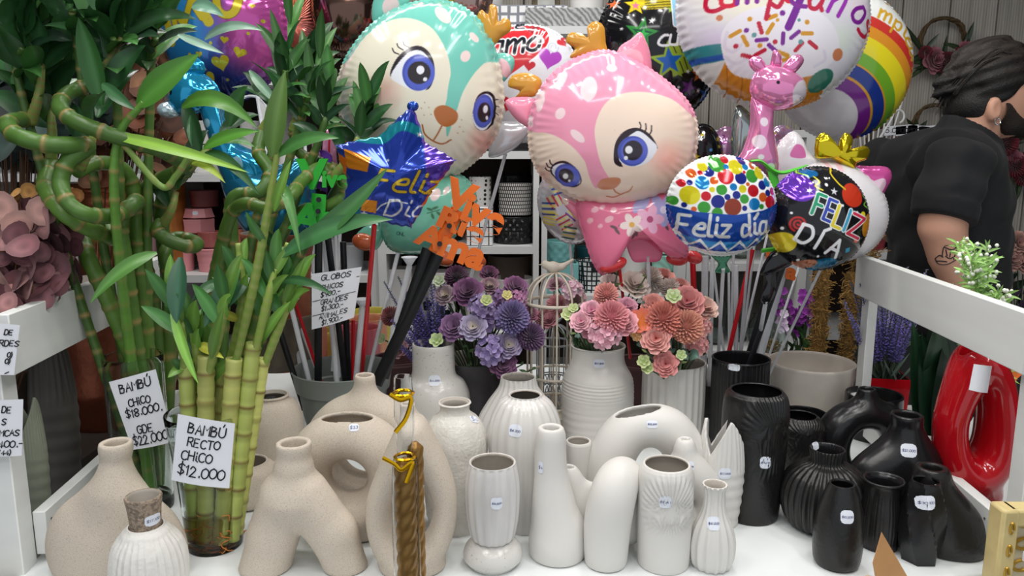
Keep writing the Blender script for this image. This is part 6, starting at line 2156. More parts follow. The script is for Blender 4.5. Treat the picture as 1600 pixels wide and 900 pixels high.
it = [('chrysanthemum', 1036, 500, 29, (206, 104, 92), (236, 150, 134), -.1), ('chrysanthemum', 1072, 512, 27, (220, 130, 110), (244, 176, 152), -.1), ('rose', 1072, 473, 27, (206, 92, 100), (236, 160, 156), -.06), ('rose', 1025, 530, 22, (196, 74, 60), (238, 174, 166), -.12), ('rose', 1040, 569, 19, (200, 90, 90), (234, 160, 156), -.12), ('hydrangea', 1088, 540, 18, (222, 140, 140), (238, 178, 176), -.06), ('hydrangea', 1094, 512, 18, (226, 150, 150), (240, 186, 180), -.02), ('lily', 1002, 503, 19, (206, 110, 40), (226, 120, 104), -.1), ('hydrangea', 997, 522, 11, (226, 160, 90), (240, 200, 150), -.1), ('rose', 1100, 482, 22, (226, 150, 140), (242, 206, 192), 0.0), ('rose', 1020, 476, 18, (222, 130, 120), (238, 170, 160), -.05), ('succulent', 1052, 464, 12, (150, 180, 90), (222, 230, 186), -.1), ('succulent', 1006, 565, 10, (150, 180, 90), (216, 226, 170), -.12), ('succulent', 1012, 575, 9, (150, 180, 90), (216, 226, 170), -.12), ('succulent', 1064, 555, 8, (150, 180, 90), (206, 220, 170), -.12), ('chrysanthemum', 1046, 452, 18, (226, 206, 196), (240, 226, 216), .02), ('rose', 1035, 435, 20, (190, 100, 96), (220, 150, 140), .06), ('rose', 1062, 448, 17, (200, 120, 110), (226, 160, 150), .06), ('hydrangea', 1022, 452, 20, (232, 220, 214), (240, 232, 226), .04)]
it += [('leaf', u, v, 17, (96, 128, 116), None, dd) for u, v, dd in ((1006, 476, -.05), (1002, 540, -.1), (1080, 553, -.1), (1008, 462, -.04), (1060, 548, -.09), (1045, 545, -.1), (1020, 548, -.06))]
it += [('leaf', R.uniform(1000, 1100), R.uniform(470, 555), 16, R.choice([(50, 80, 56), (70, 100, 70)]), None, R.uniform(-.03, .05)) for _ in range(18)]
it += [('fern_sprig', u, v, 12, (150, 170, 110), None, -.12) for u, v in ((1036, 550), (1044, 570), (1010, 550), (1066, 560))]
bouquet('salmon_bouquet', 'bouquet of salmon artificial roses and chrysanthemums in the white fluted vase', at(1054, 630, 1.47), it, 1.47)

# lavender in its red pot, right
lp, lb = pot('flower_pot', 'square red pot with the big lavender bunch', 'pot', 1384, 660, [(660, 34), (640, 37), (586, 40)], RED, Y=1.62, z=TZ, n=4, smooth=8, sharp=30, inner=mat('dark soil', (40, 32, 28), 0.9), deep=0.5)
lp.rotation_euler = (0, 0, 0.6)
lv = thing('lavender_bunch', 'big bunch of violet artificial lavender in the square red pot', 'flowers', at(1380, 610, 1.62))
q = random.Random(21)
sp = [(1378 + q.uniform(-14, 14), 600, 1326 + (i / 33) * 112 + q.uniform(-6, 6), 452 + q.uniform(-8, 62) - 18 * sin(pi * i / 33), q.uniform(-.13, .0), .010) for i in range(34)]
sp += [(1376, 600, 1344, 444, -.12, .010), (1372, 600, 1319, 470, -.14, .010), (1372, 600, 1326, 490, -.15, .010)]
lavs(lv, sp, 1.62, (128, 112, 196), n=80)
lf = MB()
for i in range(70):
    p = np.array((q.uniform(-.03, .03), q.uniform(-.03, .03), q.uniform(0, .1)))
    leaf(lf, p, p + np.array((q.uniform(-.05, .05), q.uniform(-.04, .02), q.uniform(.03, .09))), 0.003, (0, 0, 0), (86, 104, 92), n=5)
lf.build('foliage', LEAFD, lv, smooth=180)
lavs(lv, [(1386, 600, 1396, 420, 0, .010), (1388, 600, 1418, 417, 0.02, .010), (1390, 600, 1448, 421, 0, .010), (1387, 600, 1408, 426, .03, .010)], 1.62, (150, 132, 206), n=70)

# white-bud plant in the red ring vase
wbp = thing('white_bud_spray', 'bright green spray with tiny white buds in the red ring vase', 'plant', at(1538, 610, 1.2))
O = np.array(wbp.location)
ms, ml, mk = MB(), MB(), MB()
q = random.Random(31)
for i in range(24):
    tu, tv = q.uniform(1470, 1562), q.uniform(378, 500)
    if i < 8:
        tu, tv = 1512 + q.uniform(-22, 28), 376 + q.uniform(0, 45)
    if tv < 445:
        tu = 1495 + (tu - 1470) * .7
    if i == 23:
        tu, tv = 1570, 462
    p = np.array(at(tu, tv, (1.2 + q.uniform(-.04, .06)) if tu > 1515 else 1.3 + q.uniform(-.02, .06))) - O
    path = catmull(np.array([(q.uniform(-.006, .006), 0, -.02), p * .45 + np.array((0, 0, .02)), p]), 14)
    tube(ms, path, 0.0012, 5, col=lin((116, 160, 70)))
    for k in range(4, 14):
        for z in range(3):
            d = np.array((q.gauss(0, 1), q.gauss(0, .8), q.uniform(-.2, 1)))
            d *= 0.024 / np.linalg.norm(d)
            leaf(ml, path[k], path[k] + d, 0.0024, (0, 0, .003), (146, 188, 104), n=5)
        if k > 9:
            for z in range(2):
                c = path[k] + np.array((q.gauss(0, .007), q.gauss(0, .007), q.uniform(0, .01)))
                lathe(mk, [(-.0032, .001), (0, .0034), (.0032, .0014)], 7, solid=True, smooth=5, c=tuple(c))
ms.build('stem', STEM, wbp, smooth=180)
ml.build('foliage', LEAFD, wbp, smooth=180)
tag(mk.build('buds', mat('white buds', (238, 240, 226), 0.7), wbp, smooth=180), kind='stuff')
mb = MB()
for i in range(12):
    d = np.array((q.uniform(-1, 1), -.5, q.uniform(-.6, .4))) * .03
    leaf(mb, np.array(at(1560, 580, 1.14)) - O, np.array(at(1560, 580, 1.14)) - O + d, 0.002, (0, 0, 0), (150, 180, 90), n=4)
mb.build('trailing_leaves', LEAFD, wbp, smooth=180)

# orange orchid and dark leafy plant behind the frame
ol = thing('orange_orchid', 'orange silk flower behind the red ring vase', 'flowers', at(1560, 660, 1.36))
O = np.array(ol.location)
for u, v in ((1565, 540), (1558, 566)):
    mb = MB()
    p = np.array(at(u, v, 1.34)) - O
    tube(mb, catmull(np.array([(0, 0, -.1), p * .5, p]), 8), .002, 6, col=lin((80, 110, 60)))
    floret(mb, p, (0.2, -1, .2), .04, (240, 190, 60), (226, 104, 40), 6)
    mb.build('bloom', PETAL, ol, smooth=180)
op, _ = pot('flower_pot', 'dark pot of the orange silk flower', 'pot', 1562, 700, [(700, 24), (640, 28), (620, 28)], mat('dark brown pot', (54, 42, 36), 0.7), Y=1.36, z=TZ)
dl = thing('dark_leaf_plant', 'dark green broad-leaved plant wrapped upright behind the right side frame', 'plant', at(1462, 690, 1.42))
O = np.array(dl.location)
mb = MB()
for a, b, c, d, w, cc, dy in ((1440, 690, 1425, 500, 18, (28, 54, 34), 0), (1455, 690, 1465, 470, 34, (22, 44, 30), .02), (1470, 690, 1500, 510, 30, (20, 40, 28), .02), (1482, 680, 1520, 560, 22, (26, 56, 46), -.02), (1460, 700, 1440, 520, 26, (24, 50, 32), -.02), (1475, 700, 1480, 520, 32, (18, 38, 26), -.03), (1450, 600, 1464, 500, 20, (34, 70, 44), -.04), (1490, 640, 1532, 600, 14, (30, 64, 54), -.02)):
    leafpx(mb, a, b, c, d, 1.42, 1.42 + dy, w, (0, -.02, 0), cc)
mb.v = [v - O for v in mb.v]
mb.build('foliage', LEAFD, dl, smooth=180)
pot('flower_pot', 'white textured pot of the dark broad-leaved plant', 'pot', 1458, 715, [(715, 30), (700, 34), (672, 38)], mat('white woven pot', (208, 208, 206), 0.6, bump=0.6, bscale=70), Y=1.42, z=TZ)
# ------------------------------------------------------------------ things on the shelves behind
def shz(v, Y):
    return at(800, v, Y).z + 0.0005


def box_pot(name, label, u, vt, vshelf, hw, Yu, m, dY=0.11, sy=1.0, cat='pot', rim=0.006, taper=1.0, top=None):
    z0 = shz(vshelf, Yu) if top is None else top
    Y = Yu + dY
    b = Vector((at(u, vt, Y).x, Y, z0))
    h = at(u, vt, Y).z - z0
    r = px(hw, Y, z0)
    o = thing(name, label, cat, b)
    V, f = [], []
    for z, k in ((0, taper), (h, 1), (h, 1 - rim / r), (h * 0.2, (1 - rim / r) * (taper + 1) / 2)):
        for a, c in ((-1, -1), (1, -1), (1, 1), (-1, 1)):
            V.append((a * r * k, c * r * k * sy, z))
    MB().add(np.array(V), grid_faces(4, 4) + [(3, 2, 1, 0), (12, 13, 14, 15)]).build('body', m, o, 30, bevel=0.003)
    return o


def cyl_pot(name, label, u, vt, vshelf, hw, Yu, m, dY=0.11, base=0.88, bulge=0.0, rib=None, n=40, top=None, sharp=40, thick=0.004, cat='pot'):
    z0 = shz(vshelf, Yu) if top is None else top
    Y = Yu + dY
    b = Vector((at(u, vt, Y).x, Y, z0))
    h = at(u, vt, Y).z - z0
    r = px(hw, Y, z0)
    o = thing(name, label, cat, b)
    mb = MB()
    lathe(mb, [(0, r * base), (h * 0.08, r * (base + 0.03)), (h * 0.5, r * ((1 + base) / 2 + bulge)), (h * 0.94, r), (h, r)], n, rib, thick, 0.8)
    mb.build('body', m, o, smooth=sharp)
    o['h'] = h
    del o['h']
    return o, z0 + h


def dia(n, rows, a):
    return lambda th, t: 1 + a * np.abs(((th * n / (2 * pi) + t * rows) % 1) - 0.5) * 2 * np.abs(((th * n / (2 * pi) - t * rows) % 1) - 0.5) * 2 * (0.06 < t < 0.94)


PINK = mat('pink ceramic', (222, 150, 156), 0.4)
ROSE = mat('dusty rose ceramic', (150, 84, 84), 0.5, bump=0.5, bscale=60)
CORAL = mat('coral ceramic', (222, 140, 112), 0.35)
PALE = mat('pale pink ceramic', (226, 176, 184), 0.4)
WPOT = mat('white pot glaze', (216, 214, 212), 0.35)
WPOTR = mat('white ribbed pot', (212, 210, 208), 0.5, wave=(38, 0.18, 0.2, 'X'))
GPOT = mat('grey pot glaze', (150, 152, 156), 0.5, noise=0.08, nscale=14)
TEAL = mat('turquoise ceramic', (126, 190, 188), 0.35)
TEALD = mat('dark teal ceramic', (34, 84, 92), 0.3)
MINT = mat('mint ceramic', (150, 200, 186), 0.45, wave=(26, 0.25, 0, 'DIAGONAL'))
TAUPE = mat('taupe ceramic', (112, 98, 88), 0.5)
BPOT = mat('black pot glaze', (20, 20, 22), 0.25)


def pattern(name, kind, c0, c1, sc):
    """two-colour printed pattern from node textures"""
    m = mat(name, c0, 0.45)
    t = m.node_tree
    b = t.nodes['Principled BSDF']
    L = t.links.new
    tc = t.nodes.new('ShaderNodeTexCoord')
    mx = t.nodes.new('ShaderNodeMix')
    mx.data_type = 'RGBA'
    mx.inputs['A'].default_value = (*srgb(c0), 1)
    mx.inputs['B'].default_value = (*srgb(c1), 1)
    if kind == 'dots':
        n = t.nodes.new('ShaderNodeTexVoronoi')
        n.inputs['Scale'].default_value = sc
        n.inputs['Randomness'].default_value = 0.35
        out = n.outputs['Distance']
        lo, hi = 0.34, 0.3
    elif kind == 'hatch':
        n = t.nodes.new('ShaderNodeTexBrick')
        n.inputs['Scale'].default_value = sc
        n.inputs['Mortar Size'].default_value = 0.035
        n.inputs['Brick Width'].default_value = 0.16
        n.inputs['Row Height'].default_value = 0.3
        out = n.outputs['Fac']
        lo, hi = 0.3, 0.7
    elif kind == 'grid':
        n = t.nodes.new('ShaderNodeTexBrick')
        n.inputs['Scale'].default_value = sc
        n.inputs['Mortar Size'].default_value = 0.03
        n.inputs['Brick Width'].default_value = 0.5
        n.inputs['Row Height'].default_value = 0.5
        n.offset = 0
        out = n.outputs['Fac']
        lo, hi = 0.3, 0.7
    else:
        n = t.nodes.new('ShaderNodeTexVoronoi')
        n.distance = 'CHEBYCHEV'
        n.feature = 'F1'
        n.inputs['Scale'].default_value = sc
        n.inputs['Randomness'].default_value = 0.1
        out = n.outputs['Distance']
        lo, hi = 0.32, 0.38
    if kind in ('hatch', 'grid'):
        cx = t.nodes.new('ShaderNodeVectorRotate')
        cx.rotation_type = 'X_AXIS'
        cx.inputs['Angle'].default_value = pi / 2
        L(tc.outputs['Object'], cx.inputs['Vector'])
        L(cx.outputs[0], n.inputs['Vector'])
    else:
        L(tc.outputs['Object'], n.inputs['Vector'])
    r = t.nodes.new('ShaderNodeMapRange')
    r.inputs[1].default_value, r.inputs[2].default_value = lo, hi
    L(out, r.inputs[0])
    L(r.outputs[0], mx.inputs['Factor'])
    L(mx.outputs['Result'], b.inputs['Base Color'])
    return m


POLKA = pattern('black dots on white', 'dots', (232, 230, 228), (20, 20, 22), 60)
HATCH = pattern('black hatching on white', 'hatch', (222, 220, 216), (40, 38, 38), 24)
GRIDM = pattern('black grid on white', 'grid', (228, 228, 228), (26, 26, 30), 16)
TILE = pattern('black and white tile print', 'tile', (222, 226, 226), (24, 34, 40), 60)
LACE = pattern('white lace print', 'tile', (226, 226, 228), (120, 124, 132), 34)

# unit A: upper bay, white pots
_, t_ = cyl_pot('flower_pot', 'cream fluted pot on the upper shelf beside the pine side', 284, 238, 272, 20, YA, WPOTR, rib=flute(30, .03), n=120)
cyl_pot('flower_pot', 'cream fluted pot stacked on another beside the pine side', 280, 200, 272, 21, YA, WPOTR, rib=flute(30, .03), n=120, top=t_ + .006)
_, t_ = cyl_pot('flower_pot', 'white pot under the smaller white pot behind the blue giraffe neck', 325, 228, 272, 24, YA, WPOT)
cyl_pot('flower_pot', 'smaller white pot stacked behind the blue giraffe neck', 320, 190, 272, 19, YA, WPOT, top=t_ + .006)
cyl_pot('flower_pot', 'white round pot low on the shelf below the blue giraffe neck', 352, 240, 272, 16, YA, WPOT, dY=.05, base=.6, bulge=.12)
_, t_ = cyl_pot('flower_pot', 'white pot at the right end of the upper pot shelf', 394, 226, 272, 20, YA, WPOT)
cyl_pot('flower_pot', 'white crinkled pot stacked at the right end of the upper pot shelf', 392, 190, 272, 17, YA, mat('white crinkled glaze', (214, 214, 214), .3, bump=1, bscale=50), top=t_ + .006)
box_pot('flower_pot', 'grey square pot between the white pots on the upper shelf', 372, 215, 272, 9, YA, GPOT, dY=.2)
cyl_pot('flower_pot', 'grey-green diamond-textured pot on the shelf left of the pine side', 217, 240, 272, 21, YA, mat('celadon pot', (156, 168, 162), .4), rib=dia(12, 3, .06), n=96, base=.75)
cyl_pot('flower_pot', 'white pot on the far left shelf behind the curly bamboo', 182, 236, 272, 18, YA, WPOT)
# unit A: lower bays, pink and dark pots
for lab, u, vt, hw, m, dy, kw in (
        ('pale pink pot on the shelf behind the left bamboo canes', 228, 340, 13, PALE, .1, {}),
        ('pale pink wide pot on the shelf behind the left bamboo canes', 208, 348, 12, PALE, .16, {}),
        ('dark lace-patterned pot behind the left bamboo canes', 236, 296, 8, mat('dark lace pot', (66, 60, 66), .5, bump=.6), .24, {}),
        ('grey pot behind the left bamboo canes', 222, 310, 8, GPOT, .28, {})):
    cyl_pot('flower_pot', lab, u, vt, 430, hw, YA, m, dY=dy, **kw)
_, t1 = cyl_pot('flower_pot', 'pink chevron pot at the bottom left of the pink pots', 285, 388, 430, 17, YA, PINK, rib=lambda th, t: 1 + .02 * np.sin(40 * t + 6 * np.abs(((th * 8 / pi) % 1) - .5)), n=96)
_, t2 = cyl_pot('flower_pot', 'pink horizontally ribbed pot in the middle of the pink pots', 326, 388, 430, 19, YA, PINK, dY=.1, rib=lambda th, t: 1 + .018 * np.sin(t * 60), base=.8)
_, t3 = cyl_pot('flower_pot', 'pink tall pot behind the twin-arch bamboo', 365, 386, 430, 17, YA, PINK, dY=.12)
_, t4 = cyl_pot('flower_pot', 'coral pot with a glossy neck at the right end of the pink pots', 404, 398, 430, 14, YA, CORAL, dY=.08)
cyl_pot('flower_pot', 'pale and white pot stacked on the glossy coral pot', 402, 374, 430, 12, YA, PALE, dY=.08, top=t4 + .006)
_, t5 = cyl_pot('flower_pot', 'flat pink pot under the pink hexagonal pots', 297, 366, 430, 15, YA, PINK, top=t1 + .006, n=6, sharp=20)
_, t6 = cyl_pot('flower_pot', 'pink hexagonal pot in the pink stack', 309, 342, 430, 26, YA, PINK, n=6, sharp=20, top=t5 + .006, base=.95, dY=.13)
h_, t7 = cyl_pot('flower_pot', 'pink tapered pot with a price label on the pink stack', 310, 326, 430, 21, YA, PINK, n=8, sharp=20, top=t6 + .006, base=1.15, dY=.13)
sticker(h_.children[0], 305, 333, 8, 6, '')
cyl_pot('flower_pot', 'dusty rose textured pot on top of the pink stack', 318, 298, 430, 22, YA, ROSE, top=t7 + .006, dY=.16, base=.9)
_, t8 = cyl_pot('flower_pot', 'pink glass pot in the middle of the pink stack', 328, 362, 430, 19, YA, mat('rose glass', (206, 120, 116), .12, trans=.3), top=t2 + .006, dY=.1)
_, t9 = cyl_pot('flower_pot', 'coral pot stacked on the tall pink pot', 364, 358, 430, 16, YA, CORAL, top=t3 + .006, dY=.12)
cyl_pot('flower_pot', 'dusty rose pot stacked above the coral pot', 366, 310, 430, 16, YA, ROSE, top=t9 + .006, dY=.12)
# unit A: right bay, grey pots
for lab, u, vt, hw, m in (('light grey pot behind the price card for balloons', 458, 378, 20, GPOT), ('light grey tall pot behind the black balloon sticks', 505, 374, 24, mat('light grey pot', (176, 178, 182), .5)), ('light grey pot right of the balloon price card', 546, 382, 22, GPOT)):
    cyl_pot('flower_pot', lab, u, vt, 430, hw, YA, m)
_, t_ = cyl_pot('flower_pot', 'blue and white printed pot above the blue giraffe body', 452, 236, 272, 20, YA, WPOT)
cyl_pot('flower_pot', 'white bowl in the shelf behind the blue star', 540, 244, 272, 26, YA, WPOT)
# unit B: black and white pots
cyl_pot('flower_pot', 'white polka-dotted pot beside the orange word topper', 750, 277, 385, 17, YB, POLKA, base=.95)
box_pot('flower_pot', 'white square pot with black grid behind the orange word topper', 750, 322, 385, 20, YB, GRIDM, dY=.06)
_, t_ = cyl_pot('flower_pot', 'black diamond-studded pot under the hatched pot', 803, 338, 385, 30, YB, BPOT, rib=dia(14, 3, .14), n=112, sharp=25, base=.9)
_, t_ = cyl_pot('flower_pot', 'white pot with fine black hatching on the studded black pot', 805, 287, 385, 26, YB, HATCH, top=t_ + .006, base=.95)
cyl_pot('flower_pot', 'tall black pot behind the hatched pot', 802, 274, 385, 30, YB, BPOT, dY=.25)
cyl_pot('flower_pot', 'black pot deep in the shelf left of the studded one', 700, 300, 385, 24, YB, BPOT, dY=.2)
MB().box((0, 0, 0), (0.3, 0.2, 0.03)).build('tray', BPOT, thing('tray', 'black tray lying on the shelf between the two fawns', 'tray', (at(800, 230, YB + .15).x, YB + .15, shz(236, YB) + .016)), bevel=.004)
# unit B lower bay
zlow = 520
cyl_pot('flower_pot', 'wide taupe pot behind the purple flowers', 798, 398, zlow, 36, YB, TAUPE, dY=.2)
cyl_pot('flower_pot', 'white drum pot behind the right side of the purple flowers', 803, 434, zlow, 30, YB, WPOT, dY=.08)
box_pot('flower_pot', 'white square planter behind the clear balloon stick', 625, 418, zlow, 20, YB, WPOT, dY=.1)
box_pot('flower_pot', 'white square planter behind the black topper handles', 660, 416, zlow, 14, YB, WPOT, dY=.2)
cyl_pot('flower_pot', 'white round pot behind the lavender in the purple bouquet', 690, 424, zlow, 22, YB, WPOT, dY=.07)
cyl_pot('flower_pot', 'white pot behind the tallest purple roses', 748, 418, zlow, 24, YB, WPOT, dY=.15)
# unit C
_, t_ = box_pot('flower_pot', 'turquoise square pot under the dimpled turquoise pot', 876, 408, 462, 26, YB, TEAL, dY=.1), None
zt_ = at(876, 408, YB + .1).z
cyl_pot('flower_pot', 'turquoise dimpled pot stacked above the birdcage', 874, 376, 462, 24, YB, TEAL, top=zt_ + .001, rib=dia(10, 2, .07), n=80, dY=.1)
cyl_pot('flower_pot', 'black and white tile-printed pot left of the pink fawn legs', 926, 406, 462, 25, YB, TILE, dY=.1)
cyl_pot('flower_pot', 'dark teal pot behind the tile-printed pot', 920, 386, 462, 20, YB, TEALD, dY=.22)
cyl_pot('flower_pot', 'white jug-shaped pot behind the pink fawn legs', 990, 388, 462, 22, YB, WPOT, dY=.15)
_, t_ = cyl_pot('flower_pot', 'mint pot with cream rim under the mint woven pots', 1038, 425, 462, 20, YB, MINT, dY=.1)
_, t_ = cyl_pot('flower_pot', 'cream-rimmed mint woven pot behind the pink bouquet', 1037, 398, 462, 19, YB, MINT, top=t_ + .006, dY=.1)
cyl_pot('flower_pot', 'mint woven pot on top of the mint stack', 1036, 378, 462, 18, YB, MINT, top=t_ + .006, dY=.1)
# on top of units B and C: patterned boxes, white planters and a picture
ztop = 1.854
for lab, u, w, h, m, dy in (('patterned storage box on the shelf top left of the white planter', 815, .3, .075, LACE, .16), ('leaf-patterned storage box on the shelf top under the small picture', 880, .26, .06, mat('leaf print box', (170, 172, 172), .6, wave=(30, .6, 6, 'DIAGONAL')), .12)):
    c = at(u, 40, YB + dy)
    MB().box((0, 0, h / 2), (w, .22, h)).build('box_body', m, thing('storage_box', lab, 'box', (c.x, c.y, ztop)), 30, bevel=.003)
for lab, u, hw, dz in (('white planter on the patterned box, left one at the top', 738, 52, .078), ('white planter at the top edge beside the black star-print balloon', 917, 28, .062)):
    cyl_pot('planter', lab, u, -40, 0, hw, YB, WPOT, top=ztop + dz, dY=.14, base=.86)
zz0 = at(850, 30, YB + .2).z
o = thing('picture_frame', 'small picture in a floral frame between the white planters', 'picture', (at(853, 20, YB + .26).x, YB + .26, 1.856))
MB().box((0, 0, .12), (.1, .02, .24)).build('frame', mat('floral frame', (78, 66, 40), .5, noise=.7, nscale=60), o, bevel=.003)
MB().box((0, -.011, .14), (.06, .004, .16)).build('picture', mat('pale print', (170, 172, 166), .5, noise=.2, nscale=30), o)

# unit D: glassware
def gl(name, lab, u, vt, vs_, hw, prof, dY=.12, m=GLASS):
    z0 = shz(vs_, YB)
    Y = YB + dY
    b = Vector((at(u, vt, Y).x, Y, z0))
    h = at(u, vt, Y).z - z0
    r = px(hw, Y, z0)
    o = thing(name, lab, 'glass', b)
    mb = MB()
    lathe(mb, [(t * h, k * r) for t, k in prof], 36, thick=.0025, deep=.96)
    mb.build('glass_wall', m, o)
    return o


JAR = [(0, .8), (.1, .95), (.6, 1), (.8, .8), (.9, .62), (1, .66)]
VAS = [(0, .55), (.1, .6), (.5, 1), (.8, .55), (1, .62)]
BOT = [(0, .85), (.3, 1), (.5, .7), (.65, .28), (.95, .25), (1, .34)]
for i, (n_, lab, u, vt, v0, hw, p) in enumerate((('glass_jar', 'clear glass jar high on the shelf behind the dotted balloon stick', 1122, 380, 412, 14, JAR), ('glass_jar', 'clear wide glass jar on the upper glass shelf', 1160, 376, 412, 17, JAR), ('glass_jar', 'clear glass jar at the right of the upper glass shelf', 1208, 384, 412, 16, JAR),
                                            ('glass_vase', 'stacked clear glass vase behind the red and black sticks', 1122, 440, 548, 17, VAS), ('glass_vase', 'tall clear glass vase behind the black balloon sticks', 1158, 434, 548, 15, JAR), ('glass_bottle', 'clear glass bottle with thin neck left of the purple flowers', 1218, 458, 548, 15, BOT), ('glass_jar', 'clear glass jar left of the glass dome', 1190, 490, 548, 18, JAR))):
    gl(n_, lab, u, vt, v0, hw, p, dY=.1 + .05 * (i % 3))
o = thing('glass_dome', 'clear glass dome over a nest of moss behind the white bowls', 'glass dome', (at(1208, 500, 1.95).x, 1.95, TZ))
Yd = 1.95
zb_ = at(1208, 548, Yd).z - TZ
r = px(24, Yd)
stp = MB()
lathe(stp, [(0, r * .9), (zb_ * .9, r * .9), (zb_, r * 1.1)], 32, solid=True)
stp.build('stand', mat('pale wood stand', (196, 182, 160), .6), o)
mb = MB()
lathe(mb, [(zb_ + .001, r), (zb_ + r * .8, r), (zb_ + r * 1.5, r * .78), (zb_ + r * 1.9, r * .3), (zb_ + r * 2.0, .004)], 36, thick=.002, deep=1)
mb.build('dome', GLASS, o)
MOSS = mat('dry moss', (134, 100, 52), .95)


def moss_tuft(mb, c, r, n, q, ln=.02):
    for i in range(n):
        d = np.array((q.gauss(0, 1), q.gauss(0, 1), q.gauss(0, 1)))
        d /= np.linalg.norm(d)
        p = np.array(c) + d * np.array(r) * q.uniform(.7, 1.0)
        t = np.array((q.gauss(0, 1), q.gauss(0, 1), q.gauss(0, 1))) * ln * .5
        tube(mb, [p, p + t * .5 + d * .004, p + t + d * .002], .0009, 3, caps=False, col=lin(q.choice([(150, 112, 58), (120, 88, 44), (168, 132, 72), (110, 92, 50)])))


MOSSV = mat('dry moss strands', (140, 104, 56), .9, vcol=True)
q = random.Random(2)
mb = MB()
moss_tuft(mb, (0, 0, zb_ + .014), (.02, .02, .012), 120, q, .02)
mb.build('moss', MOSSV, o, smooth=0)


def moss_pole(lab, u, vt, hw, Y, knob=None):
    o = thing('moss_pole', lab, 'moss pole', (at(u, vt, Y).x, Y, TZ))
    h = at(u, vt, Y).z - TZ
    r = px(hw, Y)
    mb = MB()
    tube(mb, [(0, 0, 0.0), (.004, 0, h * .5), (0, 0, h)], r * .82, 12)
    mb.build('core', MOSS, o)
    q = random.Random(u)
    mb = MB()
    for i in range(46):
        moss_tuft(mb, (.004 * sin(i), 0, h * (i + .5) / 46), (r, r, h / 60), 40, q, .014)
    if knob:
        moss_tuft(mb, (knob[0], 0, h + knob[1]), (knob[2],) * 3, 420, q, .03)
    mb.build('moss', MOSSV, o, smooth=0)


moss_pole('upright mossy pole behind the white bowls, the left one', 1286, 420, 12, 1.85)
moss_pole('mossy pole with a round mossy head right behind the frame post', 1332, 425, 10, 1.98, (.02, .045, .034))

o = thing('purple_flower_bunch', 'bunch of magenta and white small flowers left of the mossy pole', 'flowers', at(1252, 560, 2.05))
O = np.array(o.location)
q = random.Random(77)
for i in range(13):
    mb = MB()
    u, v = 1226 + q.uniform(0, 50), 462 + q.uniform(0, 50)
    p = np.array(at(u, v, 2.05 + q.uniform(-.05, .05))) - O
    tube(mb, catmull(np.array([(0, 0, -.04), p * .5, p]), 8), .0014, 5, col=lin((70, 100, 60)))
    cc = [((120, 30, 130), (160, 60, 180)), ((90, 20, 110), (140, 40, 150)), ((206, 180, 214), (226, 210, 230))][i % 3 if v > 485 else i % 2]
    for k in range(7):
        floret(mb, p + np.array((q.gauss(0, .012), q.gauss(0, .01), q.gauss(0, .014))), (q.uniform(-.5, .5), -1, q.uniform(-.2, .8)), .012, *cc, 5)
    mb.build('blossom', PETAL, o, smooth=180)
mb = MB()
for i in range(60):
    p = np.array((q.uniform(-.05, .05), q.uniform(-.04, .04), q.uniform(-.06, .08)))
    leaf(mb, p, p + np.array((q.uniform(-.04, .04), -.02, q.uniform(.01, .06))), .005, (0, 0, 0), (56, 88, 48), n=5)
mb.build('foliage', LEAFD, o, smooth=180)
cyl_pot('flower_pot', 'dark green pot of the magenta flowers', 1252, 560, 0, 24, 2.05, mat('dark green pot', (34, 48, 40), .5), dY=0, top=TZ)

# unit E and the counter of tags behind the man
zt_ = shz(394, 2.68)
for lab, u, vt, hw, m, b in (('burgundy tapered pots nested at the left of the shelf behind the man', 1362, 345, 28, mat('burgundy pot', (136, 26, 44), .4), .72), ('navy pot half hidden behind the man', 1402, 340, 18, mat('navy pot', (26, 34, 52), .4), .85)):
    _, t_ = cyl_pot('flower_pot', lab, u, vt, 394, hw, 2.68, m, dY=.1, base=b)
zz_ = at(1370, 345, 2.78).z
for lab, m, k in (('cream pot rim nested above the burgundy pot', mat('cream pot', (206, 190, 160), .5), 0), ('mint pot rim in the nested stack', MINT, 1), ('white pot rim in the nested stack', WPOT, 2), ('black pot on top of the nested stack', BPOT, 3)):
    cyl_pot('flower_pot', lab, 1372, 345 - 11 * (k + 1), 394, 24 - k, 2.68, m, dY=.1, top=zz_ + .004 + k * .0252, base=.95)
zz_ = at(1402, 340, 2.78).z
for lab, m, k in (('tan pot in the stack touching the man', mat('tan pot', (176, 146, 106), .6), 0), ('grey pot on the tan pot touching the man', GPOT, 1)):
    cyl_pot('flower_pot', lab, 1402, 340 - 17 * (k + 1), 394, 17, 2.68, m, dY=.1, top=zz_ + .004 + k * .039, base=.95)
zc = 1.385
o = thing('display_ledge', 'narrow brown wall shelf carrying the tag box behind the man', 'shelf', (1.48, 3.16, zc))
MB().box((0, 0, -.02), (.62, .3, .04)).build('board', mat('brown board', (96, 62, 48), .6), o, bevel=.003)
for x in (-.22, .22):
    MB().box((x, .04, -.12), (.03, .2, .16)).build('bracket', mat('brown board', (96, 62, 48), .6), o)
Yt = 3.1
rb_ = thing('tag_box', 'red box full of upright price tags on sticks behind the man', 'box', (at(1412, 300, Yt).x, Yt, zc + .0005))
hh = at(1412, 250, Yt).z - zc
MB().box((0, 0, hh / 2), (.17, .12, hh)).build('box_body', mat('red card box', (170, 26, 34), .5), rb_, bevel=.003)
q = random.Random(4)
